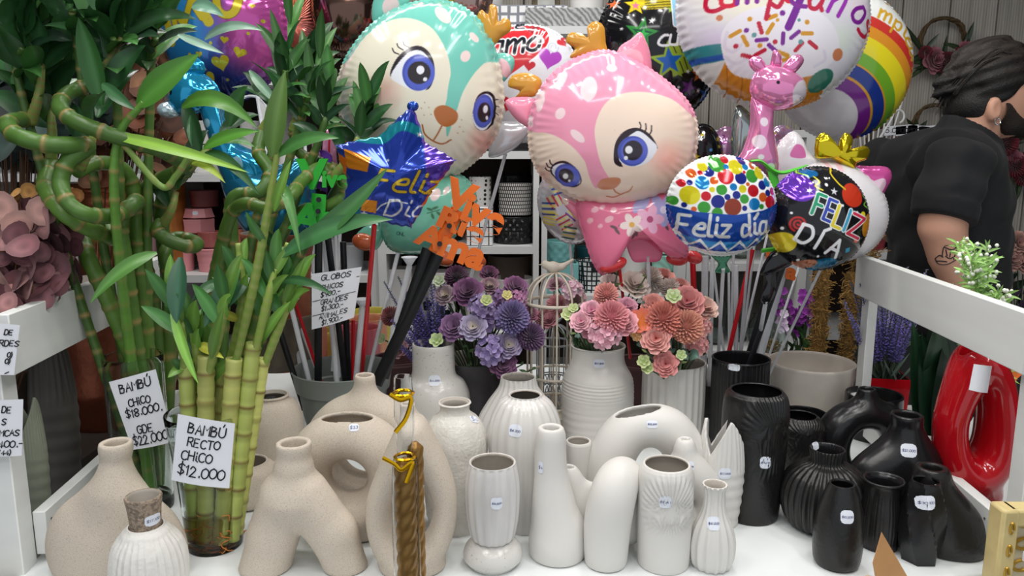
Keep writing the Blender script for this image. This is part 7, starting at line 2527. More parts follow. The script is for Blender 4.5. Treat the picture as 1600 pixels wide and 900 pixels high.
for i in range(11):
    x = -.075 + .015 * i
    t = thing('price_tag_stick', 'small white price tag on a red and white stick in the red box', 'tag', (rb_.location.x + x, Yt - .035 + .02 * (i % 3), zc + hh), 'price tags standing in the red box')
    MB().box((0, 0, .05), (.007, .005, .1)).build('stick', RPLAST if i % 2 else mat('white plastic', (226, 228, 230), .4), t)
    tl = MB().box((0, -.004, .115), (.085, .003, .035), ry=q.uniform(-.15, .15)).build('tag', PAPER, t)
    if i % 3 == 0:
        sk, w = strokes('5.000')
        mb = MB()
        for s in sk:
            ribbon(mb, s * .018, .0028, lambda a, b: (a, -.0062, b + .115))
        mb.build('handwriting', INK, tl, smooth=0)
hk = MB()
a_ = np.linspace(0, 1.4 * pi, 16)
tube(hk, [(-.1, 0, 0), (-.03, 0, .12)] + [(0.0 + .022 * -cos(a), 0, .14 + .025 * sin(a)) for a in a_], .004, 8)
hk.build('hook', mat('white plastic', (226, 228, 230), .4), thing('white_hook', 'white plastic hooked stick leaning beside the red tag box', 'hook', (at(1398, 250, Yt - .1).x, Yt - .1, zc + .06)))
for i in range(8):
    t = thing('white_straw', 'thin white balloon straw standing beside the rainbow balloon', 'stick', (at(1350 + i * 4, 250, 3.12).x, 3.12, zc + .0005), 'white straws behind the rainbow balloon')
    mb = MB()
    tube(mb, [(0, 0, 0), ((-.05 + .016 * i), 0, .27)], .0035, 7)
    mb.build('straw', mat('white plastic', (226, 228, 230), .4), t)
cd = thing('label_cards', 'stack of white label cards on the brown wall shelf', 'cards', (at(1374, 262, 3.05).x, 3.05, zc + .0005))
for k in range(3):
    c_ = MB().box((0, -.02 * k, .035 + .004 * k), (.14, .003, .07), rz=.05 * k).build('card', PAPER, cd)
mb = MB()
for k in range(4):
    mb.box((0, -.0421, .02 + .013 * k), (.11, .0006, .004))
mb.build('printed_rules', mat('grey print', (110, 110, 116), .7), cd, smooth=0)


# wreaths on the wall
def wreath(lab, u, v, ru, fl, col, ring=True):
    o = thing('flower_wreath', lab, 'wreath', at(u, v, 3.36))
    r = px(ru, 3.36, 1.6)
    mb = MB()
    for k in range(4):
        a = np.linspace(0, 2 * pi, 49)
        tube(mb, [(r * cos(t) + .004 * sin(7 * t + k), -.012 + .01 * cos(5 * t + 2 * k), r * sin(t) + .004 * cos(9 * t + 2 * k)) for t in a], .006, 6, caps=False)
    mb.build('twig_ring', mat('twig', (84, 66, 42), .8), o)
    q = random.Random(u)
    for da, rr, kind in fl:
        mb = MB()
        p = np.array((r * cos(da), -.035, r * sin(da)))
        (rose if kind else mum)(mb, p, (q.uniform(-.3, .3), -1, .1), rr, *col[kind])
        mb.build('rose' if kind else 'chrysanthemum', PETAL, o, smooth=180)
    mb = MB()
    for da, rr, kind in fl:
        for i in range(10):
            p = np.array((r * cos(da), -.02, r * sin(da)))
            d = np.array((q.gauss(0, 1), -.4, q.gauss(0, 1))) * .05
            leaf(mb, p, p + d, .012, (0, 0, 0), (48, 62, 40), n=5)
    mb.build('leaves', LEAFD, o, smooth=180)


WC = {0: ((84, 20, 34), (130, 40, 56)), 1: ((130, 60, 76), (176, 110, 124))}
wreath('twig wreath with dusky roses high on the plank wall', 1470, 65, 34, [(4.2, .055, 1), (4.75, .05, 0), (3.7, .03, 0), (5.6, .04, 0), (5.9, .035, 1)], WC)
wreath('twig wreath with green leaves behind the man', 1456, 195, 30, [(3.6, .03, 0), (5.4, .03, 1)], WC)
wreath('small twig wreath beside the man chest', 1588, 215, 28, [(3.5, .055, 0), (2.8, .04, 1)], WC)
wreath('twig wreath with burgundy flowers at the right edge', 1610, 245, 34, [(3.6, .05, 0), (4.2, .045, 0), (3.2, .035, 1)], WC)
wreath('small bare twig wreath behind the white straws', 1378, 222, 24, [(3.8, .02, 1)], WC)
sw = thing('light_switch', 'pale wall switch plate on the planks right of the man', 'switch', at(1570, 291, 3.384))
MB().box((0, 0, 0), (.085, .012, .13)).build('plate', mat('switch plate', (150, 150, 144), .5), sw, bevel=.003)
MB().box((0, -.008, 0), (.03, .008, .05)).build('rocker', mat('switch rocker', (176, 176, 168), .5), sw, bevel=.002)

# bunches wrapped in clear film at the right edge
o = thing('wrapped_bouquet', 'bouquet wrapped in clear film at the right edge behind the frame', 'bouquet', at(1590, 540, 2.5))
O = np.array(o.location)
q = random.Random(15)
for i, (u, v) in enumerate(((1570, 388), (1590, 380), (1610, 390), (1580, 405), (1600, 410), (1562, 400))):
    mb = MB()
    p = np.array(at(u, v, 2.5)) - O
    tube(mb, catmull(np.array([(0, 0, -.1), p * .5, p]), 8), .002, 5, col=lin((50, 66, 44)))
    rose(mb, p, (0, -1, .4), .04, (150, 96, 90), (190, 146, 134))
    mb.build('rose', PETAL, o, smooth=180)
mb = MB()
for i in range(70):
    p = np.array((q.uniform(-.07, .07), q.uniform(-.05, .05), q.uniform(-.05, .22)))
    leaf(mb, p, p + np.array((q.uniform(-.05, .05), -.03, q.uniform(0, .07))), .009, (0, 0, 0), q.choice([(38, 56, 46), (60, 70, 60), (96, 80, 110)]), n=5)
mb.build('foliage', LEAFD, o, smooth=180)
cyl_pot('flower_pot', 'dark bucket of the wrapped bouquet at the right edge', 1592, 520, 0, 40, 2.5, mat('dark bucket', (44, 44, 48), .5), dY=0, top=TZ - .35)
MB().box((0, 0, (TZ - .35) / 2 - .002), (.5, .4, TZ - .354)).build('crate_body', mat('crate wood', (120, 84, 56), .7, wave=(3, .2, 3, 'Z')), thing('wooden_crate', 'brown wooden crate under the wrapped bouquet at the right edge', 'crate', (at(1592, 520, 2.5).x, 2.5, 0)), bevel=.004)
# ------------------------------------------------------------------ bowls, pots and buckets on the table
CRE = mat('cream stone glaze', (206, 198, 188), .4, noise=.06, nscale=24)
b3, _ = pot('bowl', 'wide cream stoneware bowl on top of the stack behind the black vases', 'bowl', 1268, 640, [(640, 42), (620, 54), (590, 63), (566, 66)], CRE, Y=1.62, z=at(1268, 640, 1.62).z, thick=.006, deep=.9, inner=CRE)
bt = b3.location.z - TZ
for lab, z0, z1, r in (('white upturned stoneware bowl under the cream bowl', 0.0, bt * .5, 66), ('white stoneware dish between the cream bowl and the upturned bowl', bt * .5 + .002, bt - .002, 62)):
    o = thing('bowl', lab, 'bowl', (b3.location.x, 1.62, TZ + z0))
    rr = px(r, 1.62)
    mb = MB()
    lathe(mb, [(0, rr * .8), ((z1 - z0) * .3, rr), ((z1 - z0) * .8, rr * 1.02), (z1 - z0, rr * .98)], 48, thick=.005, deep=.5)
    mb.build('body', CRE, o)
GB = mat('grey plastic', (122, 128, 124), .45)
bk, _ = pot('bucket', 'grey plastic bucket holding balloon sticks and the balloon price card', 'bucket', 535, 690, [(690, 50), (640, 62), (606, 68), (604, 72), (580, 76), (575, 78)], GB, Y=1.45, z=TZ, thick=.003, deep=.95, inner=GB, smooth=0)
db_, _ = pot('bucket', 'dark bucket holding balloon sticks behind the fluted black vase', 'bucket', 1135, 690, [(690, 44), (640, 52), (592, 58)], mat('dark plastic', (36, 32, 34), .45), Y=1.62, z=TZ, thick=.003, deep=.95, inner=BPLAST)
cw, _ = pot('cylinder_vase', 'cream pot behind the dark bucket of balloon sticks', 'vase', 1168, 650, [(650, 40), (600, 46), (560, 48)], CRE, Y=1.8, z=TZ)
TERR = mat('carved terracotta', (150, 88, 62), .7, bump=.9, bscale=45, wave=(8, .15, 6))
for n_, lab, u, pr, m, Y in (('flower_pot', 'terracotta leaf-carved pot left of the grey bucket', 452, [(590, 40), (560, 46), (500, 56)], TERR, 1.56),
                             ('flower_pot', 'taupe carved pot under the terracotta one, behind the straight bamboo', 440, [(700, 40), (640, 50), (575, 60)], mat('carved taupe', (112, 102, 88), .7, bump=.9, bscale=45, wave=(8, .12, 6)), 1.56)):
    o, _ = pot(n_, lab, 'pot', u, 700, pr, m, Y=Y, z=TZ if 'taupe' in lab else None, deep=.7)
    if 'terracotta' in lab:
        o.location = (o.location.x, Y, at(440, 575, 1.56).z + .004)
for lab, u, v0, v1, hw, c, Y in (('pink ribbed pot behind the sticks in the grey bucket', 560, 640, 512, 34, (206, 104, 116), 1.72), ('yellow pot behind the sticks, below the balloon price card', 512, 640, 516, 24, (206, 186, 96), 1.8), ('yellow pot at the back behind the red balloon stick', 580, 640, 486, 30, (206, 196, 90), 1.94), ('peach pot between the pink and yellow pots', 574, 640, 497, 31, (222, 158, 122), 1.83), ('dark blue bowl behind the straight bamboo leaves', 320, 640, 490, 34, (40, 52, 74), 1.7), ('peach pot left of the yellow pots behind the sticks', 488, 640, 508, 22, (206, 140, 116), 1.72)):
    pot('flower_pot', lab, 'pot', u, v0, [(v0, hw * .7), ((v0 + v1) / 2, hw * .9), (v1, hw)], mat('glaze %d %d %d' % c, c, .4), Y=Y, z=TZ, rib=flute(16, .04) if hw > 30 else None, n=64, inner=mat('glaze %d %d %d' % c, c, .4))
mb = MB()
o = thing('flower_pot', 'mauve-brown pot between the bottle vase and the fluted vase', 'pot', (at(1000, 600, 1.6).x, 1.6, TZ))
lathe(mb, [(0, .05), (.1, .06), (at(1000, 565, 1.6).z - TZ, .06)], 32)
mb.build('body', mat('mauve brown glaze', (96, 66, 68), .5), o)
o = thing('flower_pot', 'mauve-brown pot between the grey bucket and the speckled bottle vase', 'pot', (at(622, 600, 1.62).x, 1.62, TZ))
mb = MB()
lathe(mb, [(0, .05), (.1, .062), (at(622, 560, 1.62).z - TZ, .06)], 32)
mb.build('body', mat('mauve brown glaze', (96, 66, 68), .5), o)

# ------------------------------------------------------------------ loose balloon sticks and word toppers
CU = [('black', BPLAST), ('red', RPLAST), ('clear', CPLAST)]
loose = [(418, 455, 476, 640, 5.5, 0, 1.42, 'black flat balloon stick leaning left in the grey bucket'), (497, 388, 497, 640, 5.5, 0, 1.44, 'black upright balloon stick behind the price card'), (536, 378, 546, 640, 5.5, 0, 1.47, 'black balloon stick right of the price card'),
         (436, 395, 516, 640, 3, 1, 1.46, 'red balloon stick crossing behind the price card'), (552, 500, 550, 640, 3.2, 1, 1.48, 'short red balloon stick below the price card'), (455, 480, 494, 640, 4.5, 2, 1.43, 'clear balloon stick left of the price card'), (508, 380, 530, 640, 5, 2, 1.45, 'clear balloon stick behind the price card'), (566, 480, 552, 640, 5, 2, 1.44, 'clear balloon stick right below the price card'), (640, 415, 586, 640, 5, 2, 1.43, 'clear balloon stick leaning right from the grey bucket')]
for u0, v0, u1, v1, hw, c, Y, lab in loose:
    o = thing('balloon_stick', lab, 'stick', at(u1, v1, Y))
    mb = MB()
    tube(mb, [(0, 0, 0), np.array(at(u0, v0, Y)) - np.array(o.location)], px(hw, Y) * .9, 10)
    mb.build('rod', CU[c][1], o)
    if c == 2:
        mb = MB()
        p = np.array(at(u0, v0, Y)) - np.array(o.location)
        lathe(mb, [(0, .004), (.012, .012), (.016, .016)], 16, thick=.001, c=tuple(p))
        mb.build('cup', CPLAST, o)
for u0, v0, u1, v1, hw, c, Y, lab in [(1240, 330, 1146, 640, 8, 0, 1.6, 'thick black balloon stick leaning right behind the dotted balloon'), (1222, 415, 1150, 640, 6, 0, 1.66, 'thinner black balloon stick beside the thick one'), (1232, 395, 1164, 640, 7, 2, 1.55, 'clear thick balloon stick under the black party balloon'), (1176, 390, 1118, 640, 4, 1, 1.58, 'red balloon stick crossing behind the dotted balloon'), (1082, 395, 1090, 640, 5, 1, 1.64, 'red balloon stick at the right of the salmon bouquet'), (1102, 400, 1098, 640, 6, 2, 1.6, 'clear balloon stick left of the dotted balloon neck'), (1113, 405, 1108, 640, 4, 2, 1.57, 'clear balloon stick under the dotted balloon neck'), (1150, 415, 1150, 640, 4, 2, 1.59, 'clear balloon stick hanging below the dotted balloon'), (1075, 540, 1112, 650, 6, 0, 1.6, 'short black balloon stick beside the fluted white vase')]:
    o = thing('balloon_stick', lab, 'stick', at(u1, v1, Y))
    mb = MB()
    tube(mb, [(0, 0, 0), np.array(at(u0, v0, Y)) - np.array(o.location)], px(hw, Y) * .9, 10)
    mb.build('rod', CU[c][1], o)


def topper(label, rows, col, Y, handle, bolts, foot):
    """plastic word sign bolted to black handles"""
    m = mat(label.split()[0] + ' plastic', col, .35)
    o = thing('word_topper', label, 'topper', at(*foot, Y + .03))
    O = np.array(o.location)
    for s, u, v, h, rot, sx in rows:
        a = radians(rot)
        cu = bpy.data.curves.new('word', 'FONT')
        cu.body = s
        cu.size, cu.extrude, cu.offset = 1.0, .06, .045
        to = bpy.data.objects.new('word', cu)
        me = to.to_mesh()
        V = np.array([w.co[:] for w in me.vertices])
        fs = [tuple(p.vertices) for p in me.polygons]
        to.to_mesh_clear()
        bpy.data.objects.remove(to)
        V[:, :2] -= (V[:, :2].max(0) + V[:, :2].min(0)) / 2
        V *= h
        P = [np.array(at(u + x * sx * cos(a) + y * sin(a), v + x * sx * sin(a) - y * cos(a), Y)) - O + (0, -px(z, Y), 0) for x, y, z in V]
        MB().add(np.array(P), fs).build('word', m, o, smooth=30)
    for u0, v0, u1, v1, hw in handle:
        mb = MB()
        tube(mb, [np.array(at(u0, v0, Y + .012)) - O, np.array(at(u1, v1, Y + .03)) - O], px(hw, Y), 8, flat=.4)
        mb.build('handle', BPLAST, o)
    if bolts:
        a_, b_ = bolts[0], bolts[-1]
        mb = MB()
        d = np.array(b_) - np.array(a_)
        tube(mb, [np.array(at(*(np.array(a_) - d * .9), Y + .004)) - O, np.array(at(*(np.array(b_) + d * .5), Y + .004)) - O], px(11, Y), 8, flat=.25, up=(1, 0, .3))
        mb.build('spine', m, o)
        for u, v in bolts:
            mb = MB()
            tube(mb, [np.array(at(u, v, Y - .004)) - O, np.array(at(u, v, Y - .012)) - O], px(4, Y), 12)
            mb.build('bolt', BPLAST, o)
    return o


topper('orange plastic word topper bolted to two long black handles', [('V', 719, 306, 62, 20, 1.1), ('ive', 757, 336, 60, 25, 1.0), ('Ríe', 722, 352, 44, 24, 1.35), ('A', 673, 370, 46, 22, 1.25), ('ma', 722, 396, 58, 22, 1.05)], (234, 110, 28), 1.3, [(684, 398, 588, 600, 10), (668, 388, 600, 590, 8)], [(702, 353), (687, 381)], (585, 630))
topper('green plastic word topper half hidden by the bamboo leaves', [('V', 488, 272, 62, 0, 1.1), ('ive', 524, 280, 36, 0, 1), ('A', 480, 340, 58, 12, 1.1), ('ma', 514, 344, 46, 5, 1)], (44, 170, 50), 1.38, [(498, 320, 497, 600, 6)], [(497, 330), (498, 312)], (497, 640))
topper('purple plastic word topper behind the green one', [('e', 502, 250, 60, 70, 1), ('e', 496, 300, 60, 20, 1)], (96, 40, 160), 1.42, [(505, 310, 540, 600, 5)], [], (545, 640))
topper('bright green plastic topper arching over the dotted balloon', [], (86, 206, 60), 1.4, [(1232, 390, 1160, 600, 5)], [], (1160, 640))
gt = bpy.data.objects['word_topper.003']
mb = MB()
P = [np.array(at(u, v, 1.4)) - np.array(gt.location) for u, v in ((1172, 252), (1188, 252), (1206, 266), (1222, 270), (1245, 264), (1262, 258))]
tube(mb, P, [.006, .009, .012, .012, .009, .004], 8, flat=.3, smooth=24, up=(0, 1, 0))
mb.build('leaf_arm', mat('bright plastic', (86, 206, 60), .35), gt)
mb = MB()
tube(mb, [P[2], np.array(at(1212, 292, 1.4)) - np.array(gt.location)], .008, 8, flat=.3)
mb.build('stalk', mat('bright plastic', (86, 206, 60), .35), gt)
mb = MB()
tube(mb, [np.array(at(1190, 392, 1.4)) - np.array(gt.location), np.array(at(1232, 386, 1.4)) - np.array(gt.location)], .004, 6)
mb.build('claw', mat('bright plastic', (86, 206, 60), .35), gt)
topper('orange plastic topper poking out below the black party balloon', [('V', 1204, 405, 34, 20, 1), ('a', 1236, 428, 34, 15, 1)], (240, 110, 30), 1.52, [(1215, 410, 1158, 600, 6)], [], (1155, 640))


# ------------------------------------------------------------------ paper signs
def sign(label, cn, Y, lines, bend=.004, dYs=(0, 0, 0, 0), ink=INK, marks=(), cat='sign', wl=None):
    """paper sheet with corner pixels cn (tl, tr, br, bl); lines (text, s, t, height, width factor)"""
    W = [np.array(at(u, v, Y + d)) for (u, v), d in zip(cn, dYs)]
    c = sum(W) / 4
    o = thing('paper_sign', label, cat, c)

    def fn(lift):
        def g(s, t):
            p = (W[0] * (1 - s) + W[1] * s) * (1 - t) + (W[3] * (1 - s) + W[2] * s) * t - c
            return tuple(p + np.array((0, -lift - bend * sin(pi * s) * (.4 + t * .6), 0)))
        return g
    n = 12
    f0, f1 = fn(0), fn(-.0006)
    mb = MB()
    mb.add(np.array([f0(i / n, j / n) for j in range(n + 1) for i in range(n + 1)]), [t[::-1] for t in grid_faces(n + 1, n + 1, False)])
    mb.add(np.array([f1(i / n, j / n) for j in range(n + 1) for i in range(n + 1)]), grid_faces(n + 1, n + 1, False))
    sh = mb.build('sheet', PAPER, o, smooth=180)
    w_ = hypot(cn[1][0] - cn[0][0], cn[1][1] - cn[0][1])
    h_ = hypot(cn[3][0] - cn[0][0], cn[3][1] - cn[0][1])
    g = fn(.0008)
    for txt, s, t, hh, sx, *rot in lines:
        a = radians(rot[0]) if rot else 0
        sk, tw = strokes(txt, .12, .5)
        sx = min(sx, .8 * w_ / (tw * hh)) if abs(s - .5) < .12 else sx
        mb = MB()
        for q in sk:
            xs, ys = q[:, 0] * hh * sx, -q[:, 1] * hh
            p = np.stack([xs * cos(a) - ys * sin(a), xs * sin(a) + ys * cos(a)], 1)
            ribbon(mb, p, wl or max(1.7, hh * .1), lambda x, y: g(s + x / w_, t + y / h_))
        mb.build('handwriting', ink, sh, smooth=0)
    for p in marks:
        mb = MB()
        ribbon(mb, np.array(p) * (w_, h_), 1.1, lambda x, y: g(x / w_, y / h_))
        mb.build('ruled_line', ink, sh, smooth=0)
    return o


sign('white paper sign for curly bamboo taped to the tall glass cylinder', [(170, 597), (243, 577), (272, 690), (207, 703)], 1.085, [('BAMBÚ', .5, .13, 13, .85), ('CHiCO', .5, .35, 11, .8), ('$18.000.', .53, .49, 12, .85), ('GDE', .45, .73, 12, .85), ('$22.000', .5, .88, 14, .82)], wl=2)
sign('white paper sign for straight bamboo on the front glass', [(278, 647), (367, 662), (358, 763), (268, 750)], .915, [('BAMBÚ', .53, .17, 15, .85), ('RECTO', .5, .37, 13, .85), ('CHiCO', .4, .58, 14, .85), ('$12.000', .5, .8, 16, .85)], wl=2.1)
sign('price card for balloons standing among the sticks in the grey bucket', [(487, 428), (565, 417), (553, 496), (487, 515)], 1.385, [('GLOBOS', .5, .1, 8.5, 1), ('CHICOS', .43, .27, 7.5, .95), ('$900.-', .42, .4, 7.5, .9), ('GRANDES', .5, .54, 7.5, .95), ('$1.300.-', .48, .66, 7.5, .85), ('ANIMALES', .5, .8, 7.5, .95), ('$1.900.-', .5, .92, 7.5, .85)], wl=1.35, marks=[[(.02, .2), (.98, .18)], [(.02, .5), (.2, .49)], [(.6, .48), (.95, .47)], [(.02, .76), (.3, .75)]], bend=.008)
sign('upper white paper sign on the left frame post, cut by the picture edge', [(-70, 498), (31, 508), (22, 586), (-78, 580)], .94, [('DE', .85, .16, 8, .9), ('VERDES', .8, .37, 9, .9), ('O)', .92, .6, 8, .7), ('O)', .9, .72, 8, .7), ('-', .9, .94, 14, .8, -30)], wl=1.8)
sign('lower white paper sign on the left frame post, cut by the picture edge', [(-70, 626), (36, 624), (34, 712), (-70, 712)], .94, [('DE', .77, .17, 9, .9), ('S', .74, .38, 9, .9), ('MCAS', .82, .58, 9, .9), ('400.-', .85, .78, 10, .9), ('(44)', .77, .93, 7, .9)], wl=1.8)
sign('small blank white card tied on the red ring vase', [(1522, 569), (1550, 572), (1543, 614), (1514, 609)], 1.04, [], cat='tag')

# ------------------------------------------------------------------ gold candles in cellophane
GOLD = mat('gold wax', (150, 112, 58), .4, metal=.6, noise=.15, nscale=60)
GRIB = mat('gold ribbon', (222, 170, 20), .2, metal=.9)
for lab, u, v0, hw, Y in (('twisted gold candle wrapped in cellophane, front one tied with a gold ribbon', 636, 715, 17, .838), ('twisted gold candle in cellophane just behind the front gold candle', 652, 690, 13, .857)):
    z0 = TZ - .0175
    o = thing('twisted_candle', lab, 'candle', (at(u, 850, Y).x, Y, z0))
    h = at(u, v0, Y).z - z0
    r = px(hw, Y)
    n, rows = 40, 110
    th = np.linspace(0, 2 * pi, n, endpoint=False)
    V = []
    for i in range(rows):
        t = i / (rows - 1)
        rr = r * (.86 + .16 * np.abs(np.cos(1.5 * (th - t * 26)))) * min(1, .25 + (1 - t) * 26)
        V.append(np.stack([rr * np.cos(th), rr * np.sin(th), np.full(n, h * t)], 1))
    MB().add(np.vstack(V), grid_faces(rows, n) + [tuple(range(n))[::-1], tuple(range(n * rows - n, n * rows))]).build('wax', GOLD, o, smooth=50)
    if hw > 15:
        mb = MB()
        lathe(mb, [(0, r * 1.25), (h * .9, r * 1.2), (h * 1.02, r * .7), (h * 1.16, r * .9), (h * 1.42, r * .8)], 28, rib=lambda th, t: 1 + .06 * np.sin(5 * th + 9 * t), thick=.0006, deep=1)
        mb.build('cellophane', mat('cellophane', (246, 248, 250), .03, trans=1.0, ior=1.06), o, smooth=180)
        for k, (zz_, pts) in enumerate(((1.0, [(-.022, -.02, .008), (-.008, -.024, .002), (0, -.026, -.004), (.012, -.024, .004), (.004, -.024, -.02)]), (1.33, [(-.012, -.02, .006), (.0, -.022, .0), (.012, -.024, .003), (.006, -.024, -.02), (-.006, -.026, -.036)]))):
            mb = MB()
            tube(mb, [np.array(p) + (0, 0, h * zz_) for p in pts], .0026, 6, flat=.3, smooth=20)
            tube(mb, [(r * .9 * cos(a), r * .9 * sin(a), h * zz_ + .001) for a in np.linspace(0, 2 * pi, 17)], .002, 5)
            mb.build('ribbon', GRIB, o)

# ------------------------------------------------------------------ bird cages
CAGE = mat('antique cream wire', (206, 196, 180), .5)


def cage(label, u, v0, vr, vt, hw, Y, m, z=None, nb=12, bird=True):
    zb_ = TZ if z is None else z
    c = Vector((at(u, vr, Y).x, Y, zb_))
    o = thing('birdcage', label, 'birdcage', c)
    r = px(hw, Y, 1.1)
    zr, zt = at(u, vr, Y).z - zb_, at(u, vt, Y).z - zb_
    rw = r * .0 + .0022 * (hw / 47)
    mb = MB()
    for k in range(nb):
        a = 2 * pi * k / nb
        dome = [(r * cos(a) * cos(t), r * sin(a) * cos(t), zr + (zt - zr) * sin(t)) for t in np.linspace(0, pi / 2 * .98, 14)]
        tube(mb, [(r * .93 * cos(a), r * .93 * sin(a), .02), (r * .95 * cos(a), r * .95 * sin(a), zr)], rw, 6)
        tube(mb, dome, rw, 6)
    mb.build('wire_bars', m, o)
    for z_, k in ((zr, 1.0), (.06, .94), (zr * .45, .95)):
        mb = MB()
        tube(mb, [(r * k * cos(a), r * k * sin(a), z_) for a in np.linspace(0, 2 * pi, 41)], rw * (1.6 if z_ == zr else 1.2), 7, caps=False)
        mb.build('hoop', m, o)
    mb = MB()
    lathe(mb, [(0, r * .8), (.004, r * .95), (.02, r * .96)], 40, solid=True)
    mb.build('tray', m, o)
    mb = MB()
    for k in range(18):                        # pierced scroll skirt
        a = 2 * pi * k / 18
        for s in (-1, 1):
            t = np.linspace(0, 4.4, 14)
            q = [(a + s * (.06 + .1 * (1 - x / 7) * sin(x)), .044 + .014 * (1 - x / 9) * cos(x)) for x in t]
            tube(mb, [(r * .97 * cos(b), r * .97 * sin(b), z_) for b, z_ in q], rw * .8, 5)
        q = [(a + s * .17, .03 - .012 * cos(s * pi)) for s in np.linspace(-1, 1, 9)]
        tube(mb, [(r * .98 * cos(b), r * .98 * sin(b), z_ - .01) for b, z_ in q], rw, 5)
    mb.build('scroll_skirt', m, o)
    if bird:
        s = hw / 47

        def f(P):
            d = chain(P, [(-.022 * s, 0, .014 * s, .006 * s), (-.006 * s, 0, .011 * s, .011 * s), (.012 * s, 0, .012 * s, .006 * s), (.034 * s, 0, .026 * s, .0028 * s)], .006 * s)
            d = smin(d, ell(P, (-.021 * s, 0, .017 * s), (.0085 * s, .0075 * s, .008 * s)), .003 * s)
            return smin(d, chain(P, [(-.027 * s, 0, .017 * s, .002 * s), (-.034 * s, 0, .016 * s, .0008 * s)]), .001)
        mb = MB()
        nets_mesh(f, (-.04 * s, -.015 * s, -.004 * s), (.042 * s, .015 * s, .036 * s), .0013, mb)
        mb.v = [v + np.array((0, 0, zt)) for v in mb.v]
        mb.build('bird_finial', m, o, smooth=180)
    return o


cage('cream wire birdcage with a bird on its dome between the bouquets', 868, 690, 472, 426, 46, 1.5, CAGE)
cage('small grey filigree birdcage behind the cream birdcage', 866, 600, 535, 506, 29, 1.66, mat('grey wire', (150, 152, 154), .5, metal=.3), nb=14)

# ------------------------------------------------------------------ left: copper pots and dark vases beyond the frame
COP = mat('hammered copper', (122, 66, 46), .38, metal=.7, bump=.5, bscale=38, noise=.25, nscale=8)
COP2 = mat('banded copper', (168, 98, 66), .34, metal=.7, noise=.15, nscale=12)
pot('copper_pot', 'big dark hammered copper pot behind the left frame rails', 'pot', 172, 700, [(700, 84), (690, 88), (600, 88), (594, 90), (590, 88), (470, 86), (440, 90)], COP, Y=1.6, z=TZ, n=64, smooth=0, sharp=50)
bands = lambda th, t: 1 + .05 * (np.sin(t * 46) > .2) * (t > .8) + .02 * np.sin(t * 160) * (t > .88)
pot('copper_pot', 'slim banded copper pot with rust-leaved stems above the pink plant', 'pot', 163, 640, [(640, 40), (500, 44), (320, 46), (286, 50)], COP2, Y=1.82, z=TZ, n=64, rib=bands, smooth=70, sharp=50)
pot('flower_pot', 'dark pot of the dark round-leaved foliage at far left', 'pot', -20, 640, [(640, 60), (500, 70), (420, 76)], mat('dark brown pot', (54, 42, 36), .7), Y=1.62, z=TZ)
pot('flower_pot', 'brown pot of the dusty pink plant hidden behind the left post', 'pot', -10, 730, [(730, 40), (650, 50), (580, 56)], mat('dark brown pot', (54, 42, 36), .7), Y=1.2, z=TZ)
GRS = mat('grey wood-grain ceramic', (84, 80, 76), .55, noise=.15, nscale=20, stretch=(1, 1, .3))
petal_vase('petal_vase', 'tall dark grey flame-shaped grooved vase behind the left side frame', 86, 712, 42, 528, 580, GRS, 2, -.5, Y=1.22, sy=.7, grooves=12)
petal_vase('petal_vase', 'slim pale green striped flame vase beside the left frame post', 52, 735, 24, 620, 680, mat('pale green grooved ceramic', (150, 156, 138), .6), 2, -.2, Y=1.1, sy=.7, grooves=16)
wd = thing('bamboo_bundle', 'bundle of pale bamboo slats at the bottom left corner', 'wood', (at(-14, 870, .9).x, .9, .66))
for k, (w, z0, z1, dy) in enumerate(((.05, 0, .235, .02), (.052, 0, .2, 0), (.05, 0, .165, -.02))):
    MB().box((.0, dy, (z0 + z1) / 2), (w, .016, z1 - z0)).build('slat', mat('pale bamboo', (206, 172, 112), .6, wave=(20, .1, 2, 'X')), wd, bevel=.002)
st_ = thing('low_stool', 'low white stool under the bamboo slats at the left', 'stool', (wd.location.x, .9, 0))
MB().box((0, 0, .645), (.2, .12, .03)).build('seat', WOODW, st_, bevel=.003)
for sx in (-1, 1):
    MB().box((sx * .08, 0, .315), (.03, .1, .63)).build('leg', WOODW, st_)


# ------------------------------------------------------------------ right: red ring vase, carved frame, kraft paper, shell
def f(P, C, L, S):
    d = chain(P, C((1524, 560, 24), (1503, 604, 20), (1485, 660, 18), (1489, 715, 21), (1514, 742, 26), (1547, 715, 24), (1558, 660, 23), (1552, 602, 22), (1532, 562, 24)), .008, .62)
    d = smin(d, chain(P, C((1500, 765, 24), (1535, 768, 26)), 0, .8), .02)
    x, z = L(1524, 548)
    d = smax(d, -ell(P, (x, 0, z), (21 * S, 17 * S, 44 * S)), .006)
    return d


b = on(1527, 790)
rv, _ = sculpt('ring_vase', 'glossy red oval ring vase with white-bud spray beyond the right side frame', 1527, 790, f, (-90, -70, -5), (90, 70, 270), RED, Y=1.13)
cf = thing('carved_frame', 'gold carved wooden picture frame standing at the bottom right corner', 'frame', (at(1612, 880, .9).x, .9, TZ - .05))
WG = mat('gilded pale wood', (206, 186, 130), .5, noise=.12, nscale=30)
wv, hv = .085, .175
for nm, c_, s_ in (('frame_side', (-wv / 2, 0, hv / 2), (.022, .03, hv)), ('frame_side', (wv / 2, 0, hv / 2), (.022, .03, hv)), ('frame_rail', (0, 0, .012), (wv, .028, .024)), ('frame_rail', (0, 0, hv - .012), (wv, .028, .024))):
    MB().box(c_, s_).build(nm, WG, cf, bevel=.004)
MB().box((0, .008, hv / 2), (wv - .01, .006, hv - .02)).build('backing', mat('pale backing', (216, 206, 176), .7), cf)
mb = MB()
